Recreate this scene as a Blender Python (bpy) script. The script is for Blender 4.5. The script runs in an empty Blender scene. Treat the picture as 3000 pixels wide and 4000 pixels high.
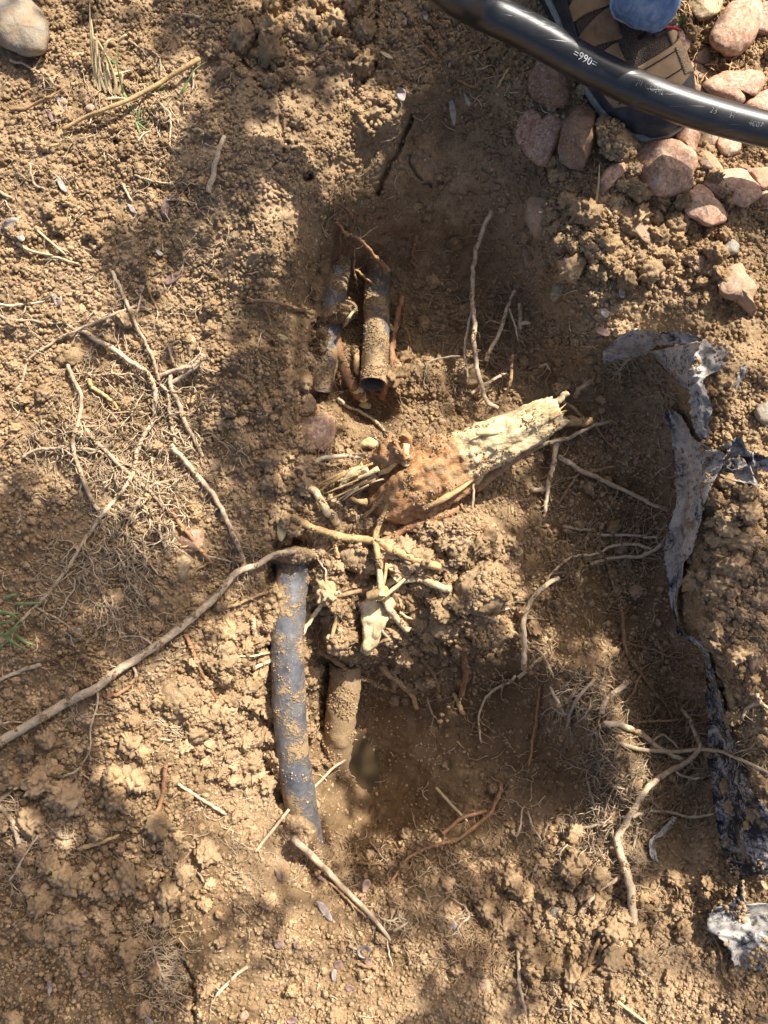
import bpy, bmesh, math, random
import numpy as np
from mathutils import Vector, Matrix, Quaternion

random.seed(7); rng = np.random.default_rng(7)
SC = bpy.context.scene
COL = SC.collection

# ------------------------------------------------------------------ camera, light, exposure
CAM_H = 0.95                 # metres above the undisturbed ground
S = 0.0003                   # metres on the z = 0 ground per photo pixel
cam_d = bpy.data.cameras.new('camera'); cam = bpy.data.objects.new('camera', cam_d); COL.objects.link(cam)
cam.location = (0, 0, CAM_H); cam.rotation_euler = (0, 0, 0)
cam_d.sensor_fit = 'AUTO'; cam_d.sensor_width = 36.0
cam_d.lens = 18.0 / (0.6 / CAM_H)
cam_d.clip_start = 0.01; cam_d.clip_end = 500
SC.camera = cam

SUN_EL = math.radians(41)
SUN_AZ = (0.60, 0.80)        # horizontal direction towards the sun
TO_SUN = Vector((SUN_AZ[0]*math.cos(SUN_EL), SUN_AZ[1]*math.cos(SUN_EL), math.sin(SUN_EL))).normalized()
world = bpy.data.worlds.new('World'); SC.world = world; world.use_nodes = True
wn = world.node_tree.nodes; wl = world.node_tree.links; wn.clear()
sky = wn.new('ShaderNodeTexSky'); sky.sky_type = 'NISHITA'; sky.sun_disc = False
sky.air_density = 0.6; sky.dust_density = 4.0; sky.ozone_density = 0.4; sky.sun_elevation = SUN_EL; sky.sun_rotation = math.atan2(SUN_AZ[0], SUN_AZ[1])
bg = wn.new('ShaderNodeBackground'); bg.inputs['Strength'].default_value = 0.11
wo = wn.new('ShaderNodeOutputWorld')
wl.new(sky.outputs['Color'], bg.inputs['Color']); wl.new(bg.outputs['Background'], wo.inputs['Surface'])
sun_d = bpy.data.lights.new('sun', 'SUN'); sun_d.energy = 5.0; sun_d.angle = math.radians(0.53); sun_d.color = (1.0, 0.945, 0.86)
sun = bpy.data.objects.new('sun', sun_d); COL.objects.link(sun)
sun.rotation_mode = 'QUATERNION'; sun.rotation_quaternion = (-TO_SUN).to_track_quat('-Z', 'Y'); sun.location = TO_SUN*8
SC.view_settings.view_transform = 'Standard'; SC.view_settings.look = 'None'
SC.view_settings.exposure = 0.90; SC.view_settings.gamma = 1.0; SC.view_settings.use_curve_mapping = False
SC.cycles.max_bounces = 6; SC.cycles.diffuse_bounces = 3

# ------------------------------------------------------------------ helpers
def P(px, py, z=0.0):
    """the point of the place at height z that lies on the sight line of photo pixel (px, py)"""
    k = S*(CAM_H - z)/CAM_H
    return Vector(((px - 1500)*k, -(py - 2000)*k, z))
def T(i, j, pts):            # tile readings: 1000 px tiles read at 1659 px
    return [(i*1000 + p[0]/1.659, j*1000 + p[1]/1.659) + tuple(p[2:]) for p in pts]
def C7(pts): return [(1200 + p[0]/2.95, 800 + p[1]/2.95) + tuple(p[2:]) for p in pts]
def C8(pts): return [(2300 + p[0]/2.37, 1250 + p[1]/2.37) + tuple(p[2:]) for p in pts]

def smooth01(t): t = np.clip(t, 0, 1); return t*t*(3 - 2*t)
def hash2(ix, iy, seed):
    h = (ix.astype(np.int64)*374761393 + iy.astype(np.int64)*668265263 + seed*974711) & 0xffffffff
    h = ((h ^ (h >> 13))*1274126177) & 0xffffffff
    h = ((h ^ (h >> 16))*2246822519) & 0xffffffff
    return ((h ^ (h >> 15)) & 0xffffff)/float(0x1000000)
def perlin(x, y, seed):
    ix = np.floor(x); iy = np.floor(y); fx = x - ix; fy = y - iy
    u = fx*fx*fx*(fx*(fx*6 - 15) + 10); v = fy*fy*fy*(fy*(fy*6 - 15) + 10)
    def g(dx, dy):
        a = hash2(ix + dx, iy + dy, seed)*2*math.pi
        return np.cos(a)*(fx - dx) + np.sin(a)*(fy - dy)
    a = g(0, 0); b = g(1, 0); c = g(0, 1); d = g(1, 1)
    return ((a + (b - a)*u) + ((c + (d - c)*u) - (a + (b - a)*u))*v)*1.5
def fbm(x, y, seed, n=4):
    s = 0; a = 1.0
    for k in range(n):
        s = s + a*perlin(x*2**k + 17.3*k, y*2**k - 9.1*k, seed + k); a *= 0.5
    return s
def lumps(x, y, cell, seed, dens=0.8, rmin=0.3, rmax=0.75):
    """height of rounded grains lying side by side (unit: cell)"""
    x = x/cell; y = y/cell
    w = 0.25
    x, y = x + w*perlin(x*1.7, y*1.7, seed + 50), y + w*perlin(x*1.7 + 31, y*1.7 + 8, seed + 51)
    ix = np.floor(x); iy = np.floor(y); h = np.zeros_like(x)
    for dx in (-1, 0, 1):
        for dy in (-1, 0, 1):
            cx = ix + dx; cy = iy + dy
            jx = cx + hash2(cx, cy, seed); jy = cy + hash2(cx, cy, seed + 1)
            r = rmin + (rmax - rmin)*hash2(cx, cy, seed + 2)**1.5
            on = hash2(cx, cy, seed + 3) < dens
            st = 0.7 + 0.6*hash2(cx, cy, seed + 4)
            d2 = (((x - jx)*st)**2 + ((y - jy)/st)**2)/(r*r)
            h = np.maximum(h, np.where(on, r*np.clip(1 - d2, 0, 1)**0.7, 0))
    return h*cell

def catmull(pts, sub):
    pts = [np.array(p, float) for p in pts]; n = len(pts)
    if n == 2: sub = max(sub, 3)
    out = []
    for i in range(n - 1):
        p0 = pts[max(i - 1, 0)]; p1 = pts[i]; p2 = pts[i + 1]; p3 = pts[min(i + 2, n - 1)]
        for k in range(sub):
            t = k/sub
            out.append(0.5*((2*p1) + (-p0 + p2)*t + (2*p0 - 5*p1 + 4*p2 - p3)*t*t + (-p0 + 3*p1 - 3*p2 + p3)*t**3))
    out.append(pts[-1])
    return out
def catmull_closed(pts, sub):
    pts = [np.array(p, float) for p in pts]; n = len(pts); out = []
    for i in range(n):
        p0 = pts[i - 1]; p1 = pts[i]; p2 = pts[(i + 1) % n]; p3 = pts[(i + 2) % n]
        for k in range(sub):
            t = k/sub
            out.append(0.5*((2*p1) + (-p0 + p2)*t + (2*p0 - 5*p1 + 4*p2 - p3)*t*t + (-p0 + 3*p1 - 3*p2 + p3)*t**3))
    return out

class MB:                     # mesh collector
    def __init__(s): s.v = []; s.f = []; s.a = {}
    def add(s, v, f):
        o = len(s.v); s.v.extend(v); s.f.extend([tuple(i + o for i in q) for q in f])
    def build(s, name, mat, parent=None, smooth=True):
        me = bpy.data.meshes.new(name); me.from_pydata([tuple(p) for p in s.v], [], s.f)
        if smooth: me.polygons.foreach_set('use_smooth', [True]*len(me.polygons))
        me.materials.append(mat); me.update()
        for k, vals in s.a.items():
            at = me.attributes.new(k, 'FLOAT', 'POINT'); at.data.foreach_set('value', vals)
        o = bpy.data.objects.new(name, me); COL.objects.link(o)
        if parent: o.parent = parent; o.matrix_parent_inverse = parent.matrix_world.inverted()
        return o
def tag(o, label=None, cat=None, group=None, kind=None):
    if label: o['label'] = label
    if cat: o['category'] = cat
    if group: o['group'] = group
    if kind: o['kind'] = kind
    return o
def empty(name, loc):
    o = bpy.data.objects.new(name, None); COL.objects.link(o); o.location = loc; o.empty_display_size = 0.02
    o.matrix_world = Matrix.Translation(loc)
    return o

def tube(path, radii, sides=8, cap=True, bump=0.0, seed=0, flat=1.0, ell=None):
    """skin a tube round a list of points; bump = relative lumpiness"""
    path = [Vector(p) for p in path]; n = len(path)
    rs = random.Random(seed)
    v = []; f = []
    t0 = (path[1] - path[0]).normalized()
    up = Vector((0, 0, 1)) if abs(t0.z) < 0.95 else Vector((1, 0, 0))
    nrm = (up - t0*up.dot(t0)).normalized()
    ph = [rs.uniform(0, 6.28) for _ in range(4)]
    for i, p in enumerate(path):
        t = (path[min(i + 1, n - 1)] - path[max(i - 1, 0)]).normalized()
        nrm = (nrm - t*nrm.dot(t))
        nrm = nrm.normalized() if nrm.length > 1e-9 else t.orthogonal().normalized()
        bi = t.cross(nrm)
        for k in range(sides):
            a = 2*math.pi*k/sides
            r = radii[i]
            if bump: r *= 1 + bump*(0.6*math.sin(i*0.9 + ph[0] + 2*a) + 0.5*math.sin(i*0.37 + ph[1] - a) + rs.uniform(-.6, .6))
            v.append(p + nrm*(math.cos(a)*r*flat) + bi*(math.sin(a)*r))
    for i in range(n - 1):
        for k in range(sides):
            a = i*sides + k; b = i*sides + (k + 1) % sides
            f.append((a, b, b + sides, a + sides))
    if cap:
        f.append(tuple(range(sides - 1, -1, -1))); f.append(tuple(range((n - 1)*sides, n*sides)))
    return v, f

# ------------------------------------------------------------------ materials
class NT:
    def __init__(s, name, rough=0.9, spec=0.3, world_co=False):
        s.m = bpy.data.materials.new(name); s.m.use_nodes = True
        s.n = s.m.node_tree.nodes; s.l = s.m.node_tree.links
        s.b = s.n['Principled BSDF']; s.b.inputs['Roughness'].default_value = rough
        s.b.inputs['Specular IOR Level'].default_value = spec
        s.tc = s.n.new('ShaderNodeTexCoord')
        s.co = s.tc.outputs['Object']
        if world_co: s.co = s.n.new('ShaderNodeNewGeometry').outputs['Position']
    def noise(s, scale, detail=4, rough=0.6, dist=0.0, co=None):
        n = s.n.new('ShaderNodeTexNoise'); n.inputs['Scale'].default_value = scale; n.inputs['Detail'].default_value = detail
        n.inputs['Roughness'].default_value = rough; n.inputs['Distortion'].default_value = dist
        s.l.new(co or s.co, n.inputs['Vector']); return n.outputs['Fac']
    def voro(s, scale, out='Distance', feature='F1', rand=1.0):
        n = s.n.new('ShaderNodeTexVoronoi'); n.feature = feature; n.inputs['Scale'].default_value = scale
        n.inputs['Randomness'].default_value = rand
        s.l.new(s.co, n.inputs['Vector']); return n.outputs[out]
    def ramp(s, fac, stops):
        r = s.n.new('ShaderNodeValToRGB'); e = r.color_ramp.elements
        e[0].position = stops[0][0]; e[0].color = tuple(stops[0][1]) + (1,)
        e[1].position = stops[-1][0]; e[1].color = tuple(stops[-1][1]) + (1,)
        for p, c in stops[1:-1]:
            q = e.new(p); q.color = tuple(c) + (1,)
        s.l.new(fac, r.inputs['Fac']); return r.outputs['Color']
    def val(s, fac, a, b):      # smooth threshold of a value to 0..1
        r = s.n.new('ShaderNodeMapRange'); r.inputs['From Min'].default_value = a; r.inputs['From Max'].default_value = b
        s.l.new(fac, r.inputs['Value']); return r.outputs['Result']
    def mix(s, fac, a, b, mode='MIX'):
        m = s.n.new('ShaderNodeMix'); m.data_type = 'RGBA'; m.blend_type = mode
        for sock, x in ((m.inputs['Factor'], fac), (m.inputs['A'], a), (m.inputs['B'], b)):
            if hasattr(x, 'is_linked'): s.l.new(x, sock)
            elif isinstance(x, (int, float)): sock.default_value = x
            else: sock.default_value = tuple(x) + (1,)
        return m.outputs['Result']
    def math(s, op, a, b=None):
        m = s.n.new('ShaderNodeMath'); m.operation = op
        for k, x in enumerate((a, b)):
            if x is None: continue
            if hasattr(x, 'is_linked'): s.l.new(x, m.inputs[k])
            else: m.inputs[k].default_value = x
        return m.outputs[0]
    def attr(s, name):
        n = s.n.new('ShaderNodeAttribute'); n.attribute_name = name; return n.outputs['Fac']
    def rnd(s): return s.n.new('ShaderNodeObjectInfo').outputs['Random']
    def color(s, c):
        if hasattr(c, 'is_linked'): s.l.new(c, s.b.inputs['Base Color'])
        else: s.b.inputs['Base Color'].default_value = tuple(c) + (1,)
    def roughness(s, r): s.l.new(r, s.b.inputs['Roughness'])
    def bump(s, h, dist, strength=1.0):
        b = s.n.new('ShaderNodeBump'); b.inputs['Distance'].default_value = dist; b.inputs['Strength'].default_value = strength
        s.l.new(h, b.inputs['Height'])
        if s.b.inputs['Normal'].is_linked:
            s.l.new(s.b.inputs['Normal'].links[0].from_socket, b.inputs['Normal'])
        s.l.new(b.outputs['Normal'], s.b.inputs['Normal'])

DRY = (0.415, 0.292, 0.172); MID = (0.295, 0.197, 0.105); DARK = (0.14, 0.087, 0.043); PALE = (0.52, 0.375, 0.24)
def soil_color(t, damp_shade=None):
    big = t.noise(7, 5, .6); mid = t.noise(45, 4, .6); fine = t.noise(420, 3, .7)
    v = t.math('ADD', t.math('MULTIPLY', big, .35), t.math('ADD', t.math('MULTIPLY', mid, .3), t.math('MULTIPLY', fine, .35)))
    c = t.ramp(v, [(.33, DARK), (.44, MID), (.55, DRY), (.70, PALE)])
    if damp_shade is not None: c = t.mix(damp_shade, c, t.mix(1.0, c, (.50, .46, .41), 'MULTIPLY'))  # damp and painted shade both darken the soil colour
    return c
def make_soil():
    t = NT('soil', 0.95, 0.15)
    t.color(soil_color(t, t.attr('damp_shade')))
    rough = t.attr('crumbly')
    h = t.math('ADD', t.noise(260, 5, .75), t.math('MULTIPLY', t.noise(900, 2, .6), .4))
    t.bump(h, .0028, .75)
    return t.m
def make_crumb():
    t = NT('crumb_soil', 0.95, 0.12, True)
    c2 = t.ramp(t.rnd(), [(0, (.78, .77, .75)), (.6, (1.02, 1.0, .98)), (.97, (1.2, 1.18, 1.12)), (1, (1.5, 1.5, 1.5))])
    t.color(t.mix(1.0, soil_color(t), c2, 'MULTIPLY')); t.bump(t.noise(900, 4, .7), .0015, .7)
    return t.m
def make_clod():
    t = NT('clod_soil', 0.95, 0.12)
    t.color(soil_color(t)); t.bump(t.noise(330, 5, .75), .003, .8)
    return t.m
def make_stone(name, a, b, c, speck=1.0, dusty=.45):
    t = NT(name, .72, .35)
    base = t.ramp(t.math('ADD', t.math('MULTIPLY', t.noise(38, 4, .6), .5), t.math('MULTIPLY', t.noise(330, 3, .7), .5)), [(.36, a), (.5, b), (.64, c)])
    cell = t.n.new('ShaderNodeTexVoronoi'); cell.inputs['Scale'].default_value = 300; t.l.new(t.co, cell.inputs['Vector'])
    bw = t.n.new('ShaderNodeRGBToBW'); t.l.new(cell.outputs['Color'], bw.inputs['Color'])
    base = t.mix(.55*min(1, speck), base, t.mix(1.0, base, t.ramp(bw.outputs[0], [(.15, (.42, .38, .36)), (.45, (.95, .93, .9)), (.7, (1.1, 1.1, 1.1)), (.9, (1.5, 1.55, 1.6))]), 'MULTIPLY'))
    sp = t.val(t.voro(420), .26, .14)
    base = t.mix(t.math('MULTIPLY', sp, .55*speck), base, (.06, .045, .04))
    sp2 = t.val(t.noise(240, 2, .5), .62, .68)
    base = t.mix(t.math('MULTIPLY', sp2, .5*speck), base, (.55, .45, .40))
    d = t.val(t.noise(26, 5, .7), .62 - .3*dusty, .78 - .2*dusty)
    base = t.mix(t.math('MULTIPLY', d, .85), base, (.33, .22, .115))
    t.color(base); t.bump(t.noise(220, 4, .7), .002, .6); t.bump(t.noise(45, 3, .6), .004, .5)
    return t.m
def make_root(name, a, b, dirt=.4):
    t = NT(name, .8, .25)
    c = t.ramp(t.noise(160, 4, .7), [(.35, a), (.62, b)])
    d = t.val(t.noise(85, 4, .7), .66 - .35*dirt, .78 - .3*dirt)
    c = t.mix(d, c, t.ramp(t.noise(500, 2), [(.3, MID), (.7, DRY)]))
    r = t.ramp(t.rnd(), [(0, (.72, .70, .68)), (1, (1.12, 1.1, 1.06))])
    t.color(t.mix(1.0, c, r, 'MULTIPLY')); t.bump(t.noise(420, 4, .7), .0015, .8)
    return t.m
def make_plastic(name, dirt, mud=(.34, .23, .12), rough=.38):
    t = NT(name, rough, .5)
    st = t.n.new('ShaderNodeMapping'); t.l.new(t.co, st.inputs['Vector'])
    blk = t.ramp(t.noise(70, 3), [(.3, (.030, .035, .046)), (.7, (.080, .091, .112))])
    d = t.math('ADD', t.math('MULTIPLY', t.noise(19, 6, .68), .68), t.math('MULTIPLY', t.noise(210, 3, .7), .32))
    m = t.val(d, .60 - dirt*.22, .64 - dirt*.20)
    film = t.val(d, .50 - dirt*.3, .70 - dirt*.2)
    c = t.mix(t.math('MULTIPLY', film, .55*min(1, dirt*2)), blk, (.33, .29, .24))
    c = t.mix(m, c, t.ramp(t.noise(380, 3, .7), [(.3, tuple(x*.7 for x in mud)), (.7, tuple(x*1.25 for x in mud))]))
    t.color(c); t.roughness(t.math('ADD', t.math('MULTIPLY', m, .55), rough))
    t.bump(t.math('MULTIPLY', t.math('ADD', m, t.math('MULTIPLY', t.noise(500, 3), .5)), m), .0022, .8)
    return t.m
def make_new_pipe():
    t = NT('black_polyethylene', .30, .7)
    mp = t.n.new('ShaderNodeMapping'); t.l.new(t.co, mp.inputs['Vector'])
    mp.inputs['Rotation'].default_value = (0, 0, math.radians(25)); mp.inputs['Scale'].default_value = (14, 700, 90)
    scr = t.val(t.noise(1.0, 2, .5, co=mp.outputs['Vector']), .66, .74)
    dust = t.val(t.noise(30, 5, .7), .5, .8)
    c = t.mix(t.math('MULTIPLY', scr, .22), (.016, .0165, .018), (.25, .25, .25))
    c = t.mix(t.math('MULTIPLY', dust, .10), c, (.30, .25, .20))
    t.color(c); t.roughness(t.math('ADD', t.math('MULTIPLY', t.noise(60, 4), .20), t.math('ADD', t.math('MULTIPLY', scr, .2), .23)))
    t.bump(scr, .0003, .5)
    return t.m
def make_fabric():
    t = NT('landscape_fabric', .85, .25)
    n1 = t.math('ADD', t.math('MULTIPLY', t.noise(17, 6, .72, 1.6), .65), t.math('MULTIPLY', t.noise(210, 3, .7), .35))
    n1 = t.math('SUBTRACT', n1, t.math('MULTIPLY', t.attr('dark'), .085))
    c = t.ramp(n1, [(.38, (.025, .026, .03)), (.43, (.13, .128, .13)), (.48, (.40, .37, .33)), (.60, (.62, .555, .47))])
    d = t.val(t.noise(15, 4, .7), .58, .68)
    c = t.mix(t.math('MULTIPLY', d, .6), c, (.33, .225, .12))
    t.color(c)
    w = t.n.new('ShaderNodeTexWave'); w.inputs['Scale'].default_value = 330; w.inputs['Distortion'].default_value = 2; t.l.new(t.co, w.inputs['Vector'])
    t.bump(t.math('ADD', w.outputs['Fac'], t.noise(150, 4, .7)), .0008, .6)
    return t.m
def make_plain(name, a, b, scale=200, rough=.8, bump=.0008, spec=.25):
    t = NT(name, rough, spec)
    t.color(t.ramp(t.noise(scale, 4, .7), [(.35, a), (.65, b)])); t.bump(t.noise(scale*2, 3, .7), bump, .6)
    return t.m

def make_stump():
    t = NT('torn_root_wood', .85, .2)
    bark = t.ramp(t.noise(120, 5, .75), [(.34, (.24, .105, .04)), (.5, (.42, .225, .10)), (.66, (.54, .34, .18))])
    mp = t.n.new('ShaderNodeMapping'); t.l.new(t.co, mp.inputs['Vector']); mp.inputs['Rotation'].default_value = (0, 0, math.radians(-26)); mp.inputs['Scale'].default_value = (40, 420, 300)
    wood = t.ramp(t.noise(1.0, 4, .7, co=mp.outputs['Vector']), [(.32, (.46, .29, .11)), (.48, (.70, .54, .29)), (.62, (.82, .69, .44))])
    pl = t.val(t.math('ADD', t.attr('peel'), t.math('MULTIPLY', t.noise(75, 5, .75), .9)), .78, .92)
    c = t.mix(pl, bark, wood)
    d = t.val(t.noise(60, 5, .72), .53, .62); c = t.mix(t.math('MULTIPLY', d, .85), c, t.ramp(t.noise(500, 2), [(.3, MID), (.7, DRY)]))
    t.color(c); t.bump(t.noise(1.0, 4, .7, co=mp.outputs['Vector']), .0016, .8); t.bump(t.noise(420, 4, .7), .0016, .8)
    return t.m
M = dict(soil=make_soil(), stump=make_stump(), hair=make_root('rootlet_fibre', (.46, .35, .22), (.62, .49, .34), .2), haird=make_root('brown_rootlet_fibre', (.30, .19, .10), (.50, .35, .21), .1), crumb=make_crumb(), clod=make_clod(),
    pink=make_stone('pink_granite', (.37, .19, .115), (.48, .285, .185), (.57, .42, .30), 1.0, .35),
    rose=make_stone('rose_granite', (.26, .135, .085), (.39, .235, .155), (.50, .37, .275), 1.3, .4),
    redbrown=make_stone('red_brown_stone', (.18, .095, .055), (.29, .165, .10), (.37, .235, .155), 1.1, .45),
    greyst=make_stone('grey_stone', (.17, .15, .115), (.25, .225, .18), (.33, .30, .245), .25, .6),
    dusty=make_stone('dusty_stone', (.27, .165, .11), (.37, .245, .165), (.45, .33, .24), .5, .8),
    tanst=make_stone('tan_stone', (.30, .21, .11), (.40, .29, .16), (.47, .36, .22), .8, .2),
    root=make_root('pale_root_bark', (.40, .30, .195), (.62, .49, .35), .32),
    rootd=make_root('brown_root_bark', (.22, .13, .065), (.40, .26, .15), .4),
    rootr=make_root('red_root_bark', (.25, .115, .055), (.42, .235, .125), .38),
    rooto=make_root('orange_root_bark', (.44, .28, .12), (.62, .44, .22), .3),
    rootc=make_root('cream_peeled_root', (.58, .44, .24), (.76, .62, .38), .25),
    rootg=make_root('grey_root_bark', (.44, .33, .21), (.66, .53, .37), .2),
    straw=make_plain('dry_straw', (.46, .34, .17), (.66, .52, .30), 120),
    stalk=make_plain('weathered_stalk', (.30, .24, .17), (.50, .42, .31), 200),
    grass=make_plain('green_grass', (.09, .15, .045), (.26, .30, .13), 60, .6),
    leaf=make_plain('dry_leaf', (.17, .105, .085), (.30, .20, .165), 150, .75),
    leafg=make_plain('grey_dead_leaf', (.26, .215, .19), (.44, .38, .33), 150, .75),
    wood=make_plain('fresh_wood', (.52, .40, .18), (.70, .58, .33), 90, .75),
    old=make_plastic('muddy_black_pipe', .47), oldm=make_plastic('mud_covered_pipe', 1.4, rough=.3), oldd=make_plastic('dusty_black_pipe', .60),
    bore=make_plain('pipe_bore', (.008, .008, .009), (.02, .02, .02), 60, .6),
    pipe=make_new_pipe(), print=make_plain('white_ink', (.45, .45, .44), (.62, .62, .60), 900, .7),
    fabric=make_fabric())
# ------------------------------------------------------------------ the ground
CTRL = [  # photo x, photo y, height in mm
 (0,0,0),(500,0,0),(1000,0,8),(1500,0,8),(2000,0,0),(2500,0,0),(3000,0,0),(0,500,0),(500,450,8),(900,500,26),(1200,450,24),(1470,430,4),(1620,330,-4),
 (1740,470,-50),(1900,330,-12),(2000,600,-60),(2100,400,-2),(2250,680,4),(2500,700,4),(2800,700,2),(3000,700,0),(780,280,16),(1100,200,20),
 (1320,620,6),(1220,760,14),(1430,740,-42),(1650,700,-95),(1800,820,-125),(1500,850,-120),(1620,960,-180),(1900,1000,-180),(1440,950,-165),
 (1500,1150,-225),(1650,1180,-215),(1900,1250,-195),(1700,1420,-185),(1900,1470,-165),(1400,1150,-245),(1385,1080,-240),(1560,1480,-170),
 (2060,960,-95),(2090,1180,-130),(2190,1000,-8),(2240,1250,-42),(2400,1000,8),(2300,1420,-80),(2700,1000,0),(2650,1250,-4),(2200,1500,-135),(2060,1450,-160),
 (1170,900,4),(1100,1050,2),(1260,1000,-120),(1225,1150,-118),(1130,1280,-30),(980,1250,-4),(880,1000,14),(1200,1470,-98),(1200,1720,-62),(1060,1500,-24),(700,1150,0),(730,1400,-8),
 (1330,1580,-120),(1450,1640,-95),(1700,1640,-88),(1900,1640,-95),(1500,2050,-66),(1200,2000,-55),(1050,1950,-42),(1100,2140,-56),(1600,2300,-70),(1850,2080,-55),(1950,2350,-62),(1780,1980,-80),
 (2160,1800,-118),(2400,1600,-105),(2400,1900,-105),(2550,2050,-98),(2250,2250,-115),(2500,2400,-115),(2640,2600,-95),(2520,2850,-118),(2680,3200,-85),(2150,2050,-110),(2100,2400,-105),
 (2730,1800,-20),(2700,1480,-14),(2790,2000,-12),(2900,2500,-8),(2780,2500,-26),(2950,3000,0),(3000,3500,0),(2900,1500,2),(3000,2000,0),(2560,1420,-55),(2540,1300,-20),
 (1390,2780,-222),(1370,3000,-232),(1440,3150,-222),(1260,2750,-150),(1290,2600,-165),(1600,2800,-200),(1700,3000,-182),(1950,2750,-165),(2000,3000,-150),(1900,3200,-130),(2120,2850,-125),(2250,3060,-100),
 (2230,2660,-42),(2330,2780,-45),(2420,2960,-52),(2450,3120,-66),(1560,2660,-165),(1800,2600,-120),(2050,2600,-95),(1400,2560,-125),(1500,2480,-90),
 (1600,3320,-120),(1420,3320,-165),(1700,3500,-66),(1450,3550,-60),(2000,3450,-66),(2300,3300,-70),(2400,3500,-45),(2560,3720,-6),(2000,3800,-20),(1500,3900,-4),(1000,3800,-4),(1150,3380,-70),(1270,3150,-150),(1290,3330,-160),(2650,3450,-40),(2780,3300,-25),(2750,3700,-12),(1960,3620,-60),
 (1020,2600,-62),(1040,2800,-88),(1070,3000,-98),(900,2500,-34),(1000,2380,-55),(700,2700,-14),(700,3000,-8),(830,3250,-30),(720,3480,-6),(0,3000,0),(500,2500,0),(300,2200,-4),(0,4000,20),(500,4000,12),(1210,2400,-92),(1225,2600,-98),(1120,3200,-95),
 (300,1500,-4),(0,1500,0),(500,1900,-8),(800,2000,-22),(800,1700,-25),(500,1300,0),(2900,3900,0),(2000,4000,-6)]
for q in range(-700, 3701, 550): CTRL += [(q, -700, 0), (q, 4700, 4)]
for q in range(-200, 4700, 600): CTRL += [(-700, q, 0), (3700, q, 0)]
CTRL = [(x, y, z*.74 if (y < 1560 and z < -60) else z) for x, y, z in CTRL]
ctrl = np.array(CTRL, float); cxy = ctrl[:, :2]/1000; cz = ctrl[:, 2]/1000
def tps_k(r2): return 0.5*r2*np.log(r2 + 1e-12)
def tps_fit():
    n = len(cxy); d2 = ((cxy[:, None] - cxy[None])**2).sum(-1)
    A = np.zeros((n + 3, n + 3)); A[:n, :n] = tps_k(d2) + np.eye(n)*0.002
    A[:n, n] = 1; A[:n, n+1:] = cxy; A[n, :n] = 1; A[n+1:, :n] = cxy.T
    return np.linalg.solve(A, np.concatenate([cz, np.zeros(3)]))
tw = tps_fit()
def axis(lo, hi, step):
    inner = np.arange(lo, hi + .01, step); g = []; s = step*1.5; x = 0
    while x < 90000:
        x += s; g.append(x); s *= 1.095
    g = np.array(g)
    return np.concatenate([lo - g[::-1], inner, hi + g])
UA = axis(-40, 3040, 4.2); VA = axis(-40, 4040, 4.2)
U, V = np.meshgrid(UA, VA)
Z = np.zeros_like(U)
near_u = (UA > -1200) & (UA < 4200); near_v = (VA > -1200) & (VA < 5200)
sub = np.ix_(near_v, near_u)
def tps_eval(x, y):
    out = tw[-3] + tw[-2]*x + tw[-1]*y
    for i in range(len(cxy)):
        out = out + tw[i]*tps_k((x - cxy[i, 0])**2 + (y - cxy[i, 1])**2)
    return out
Un, Vn = U[sub], V[sub]
zb = tps_eval(Un/1000, Vn/1000)
edge = np.maximum(np.maximum(-Un, Un - 3000), np.maximum(-Vn, Vn - 4000))
Z[sub] = zb*(1 - smooth01((edge - 150)/550))

def blob(cx, cy, rx, ry, rot=0, soft=.5):
    a = math.radians(rot); x = U - cx; y = V - cy
    d = np.sqrt(((x*math.cos(a) + y*math.sin(a))/rx)**2 + ((-x*math.sin(a) + y*math.cos(a))/ry)**2)
    return smooth01((1 + soft - d)/(2*soft))
# how crumbly (1) or pressed smooth (0) the soil is, and how cloddy
CR = np.full_like(U, .82)
for b, k in (((1720, 780, 330, 330, -30), .85), ((1150, 330, 260, 230, 20), .55), ((1000, 700, 250, 260, 0), .25), ((1800, 2960, 520, 330, 10), .85), ((700, 3500, 190, 330, 15), .6),
             ((760, 3560, 110, 170, 10), .6), ((330, 3480, 200, 170, 0), .45), ((2640, 1240, 240, 90, -15), .6), ((1250, 1150, 100, 260, 12), .5), ((1900, 1000, 160, 180, 0), .35), ((1420, 3150, 170, 160, 0), .8),
             ((1150, 3450, 200, 160, 0), .4), ((2250, 2800, 140, 240, -35), .35), ((130, 2230, 140, 150, 0), .5), ((1480, 480, 150, 130, -40), .5)):
    CR *= 1 - k*blob(*b)
CL = np.full_like(U, .28)      # clods
for b, k in (((1000, 2750, 250, 300), .8), ((1650, 2330, 420, 330), .8), ((1050, 1750, 300, 330), .5), ((2450, 950, 420, 260), .7), ((2900, 2200, 220, 600), .7), ((2250, 3600, 350, 350), .7),
             ((1750, 1480, 260, 160), .5), ((650, 3000, 250, 250), .35), ((2820, 3000, 200, 900), .5), ((2300, 2200, 350, 500), .35), ((380, 1500, 350, 500), .25), ((1250, 100, 400, 200), .5), ((700, 130, 250, 150), .4)):
    CL = np.maximum(CL, k*blob(*b))
CRB = CR.copy(); CR = CR*(.38 + .62*smooth01(fbm(U/210, V/210, 401, 3)*1.1 + .52))
CL *= 0.35 + 0.65*CR
far = smooth01((np.maximum(np.maximum(-U, U - 3000), np.maximum(-V, V - 4000)) - 300)/1500)
h = np.zeros_like(U)
h += .0075*fbm(U/430, V/430, 11, 4)
h += .0042*fbm(U/120, V/120, 21, 4)*(.5 + .5*CR)
m1 = smooth01(perlin(U/260, V/260, 31)*1.2 + .5)
big = lumps(U, V, 130, 41, .55, .28, .62)
h += big*S*1.15*CL*(.35 + .65*m1)
h += lumps(U, V, 62, 45, .7, .3, .68)*S*.9*np.clip(CL*1.1 + .10, 0, 1)*(.4 + .6*smooth01(perlin(U/200, V/200, 33)*1.3 + .55))
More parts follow.
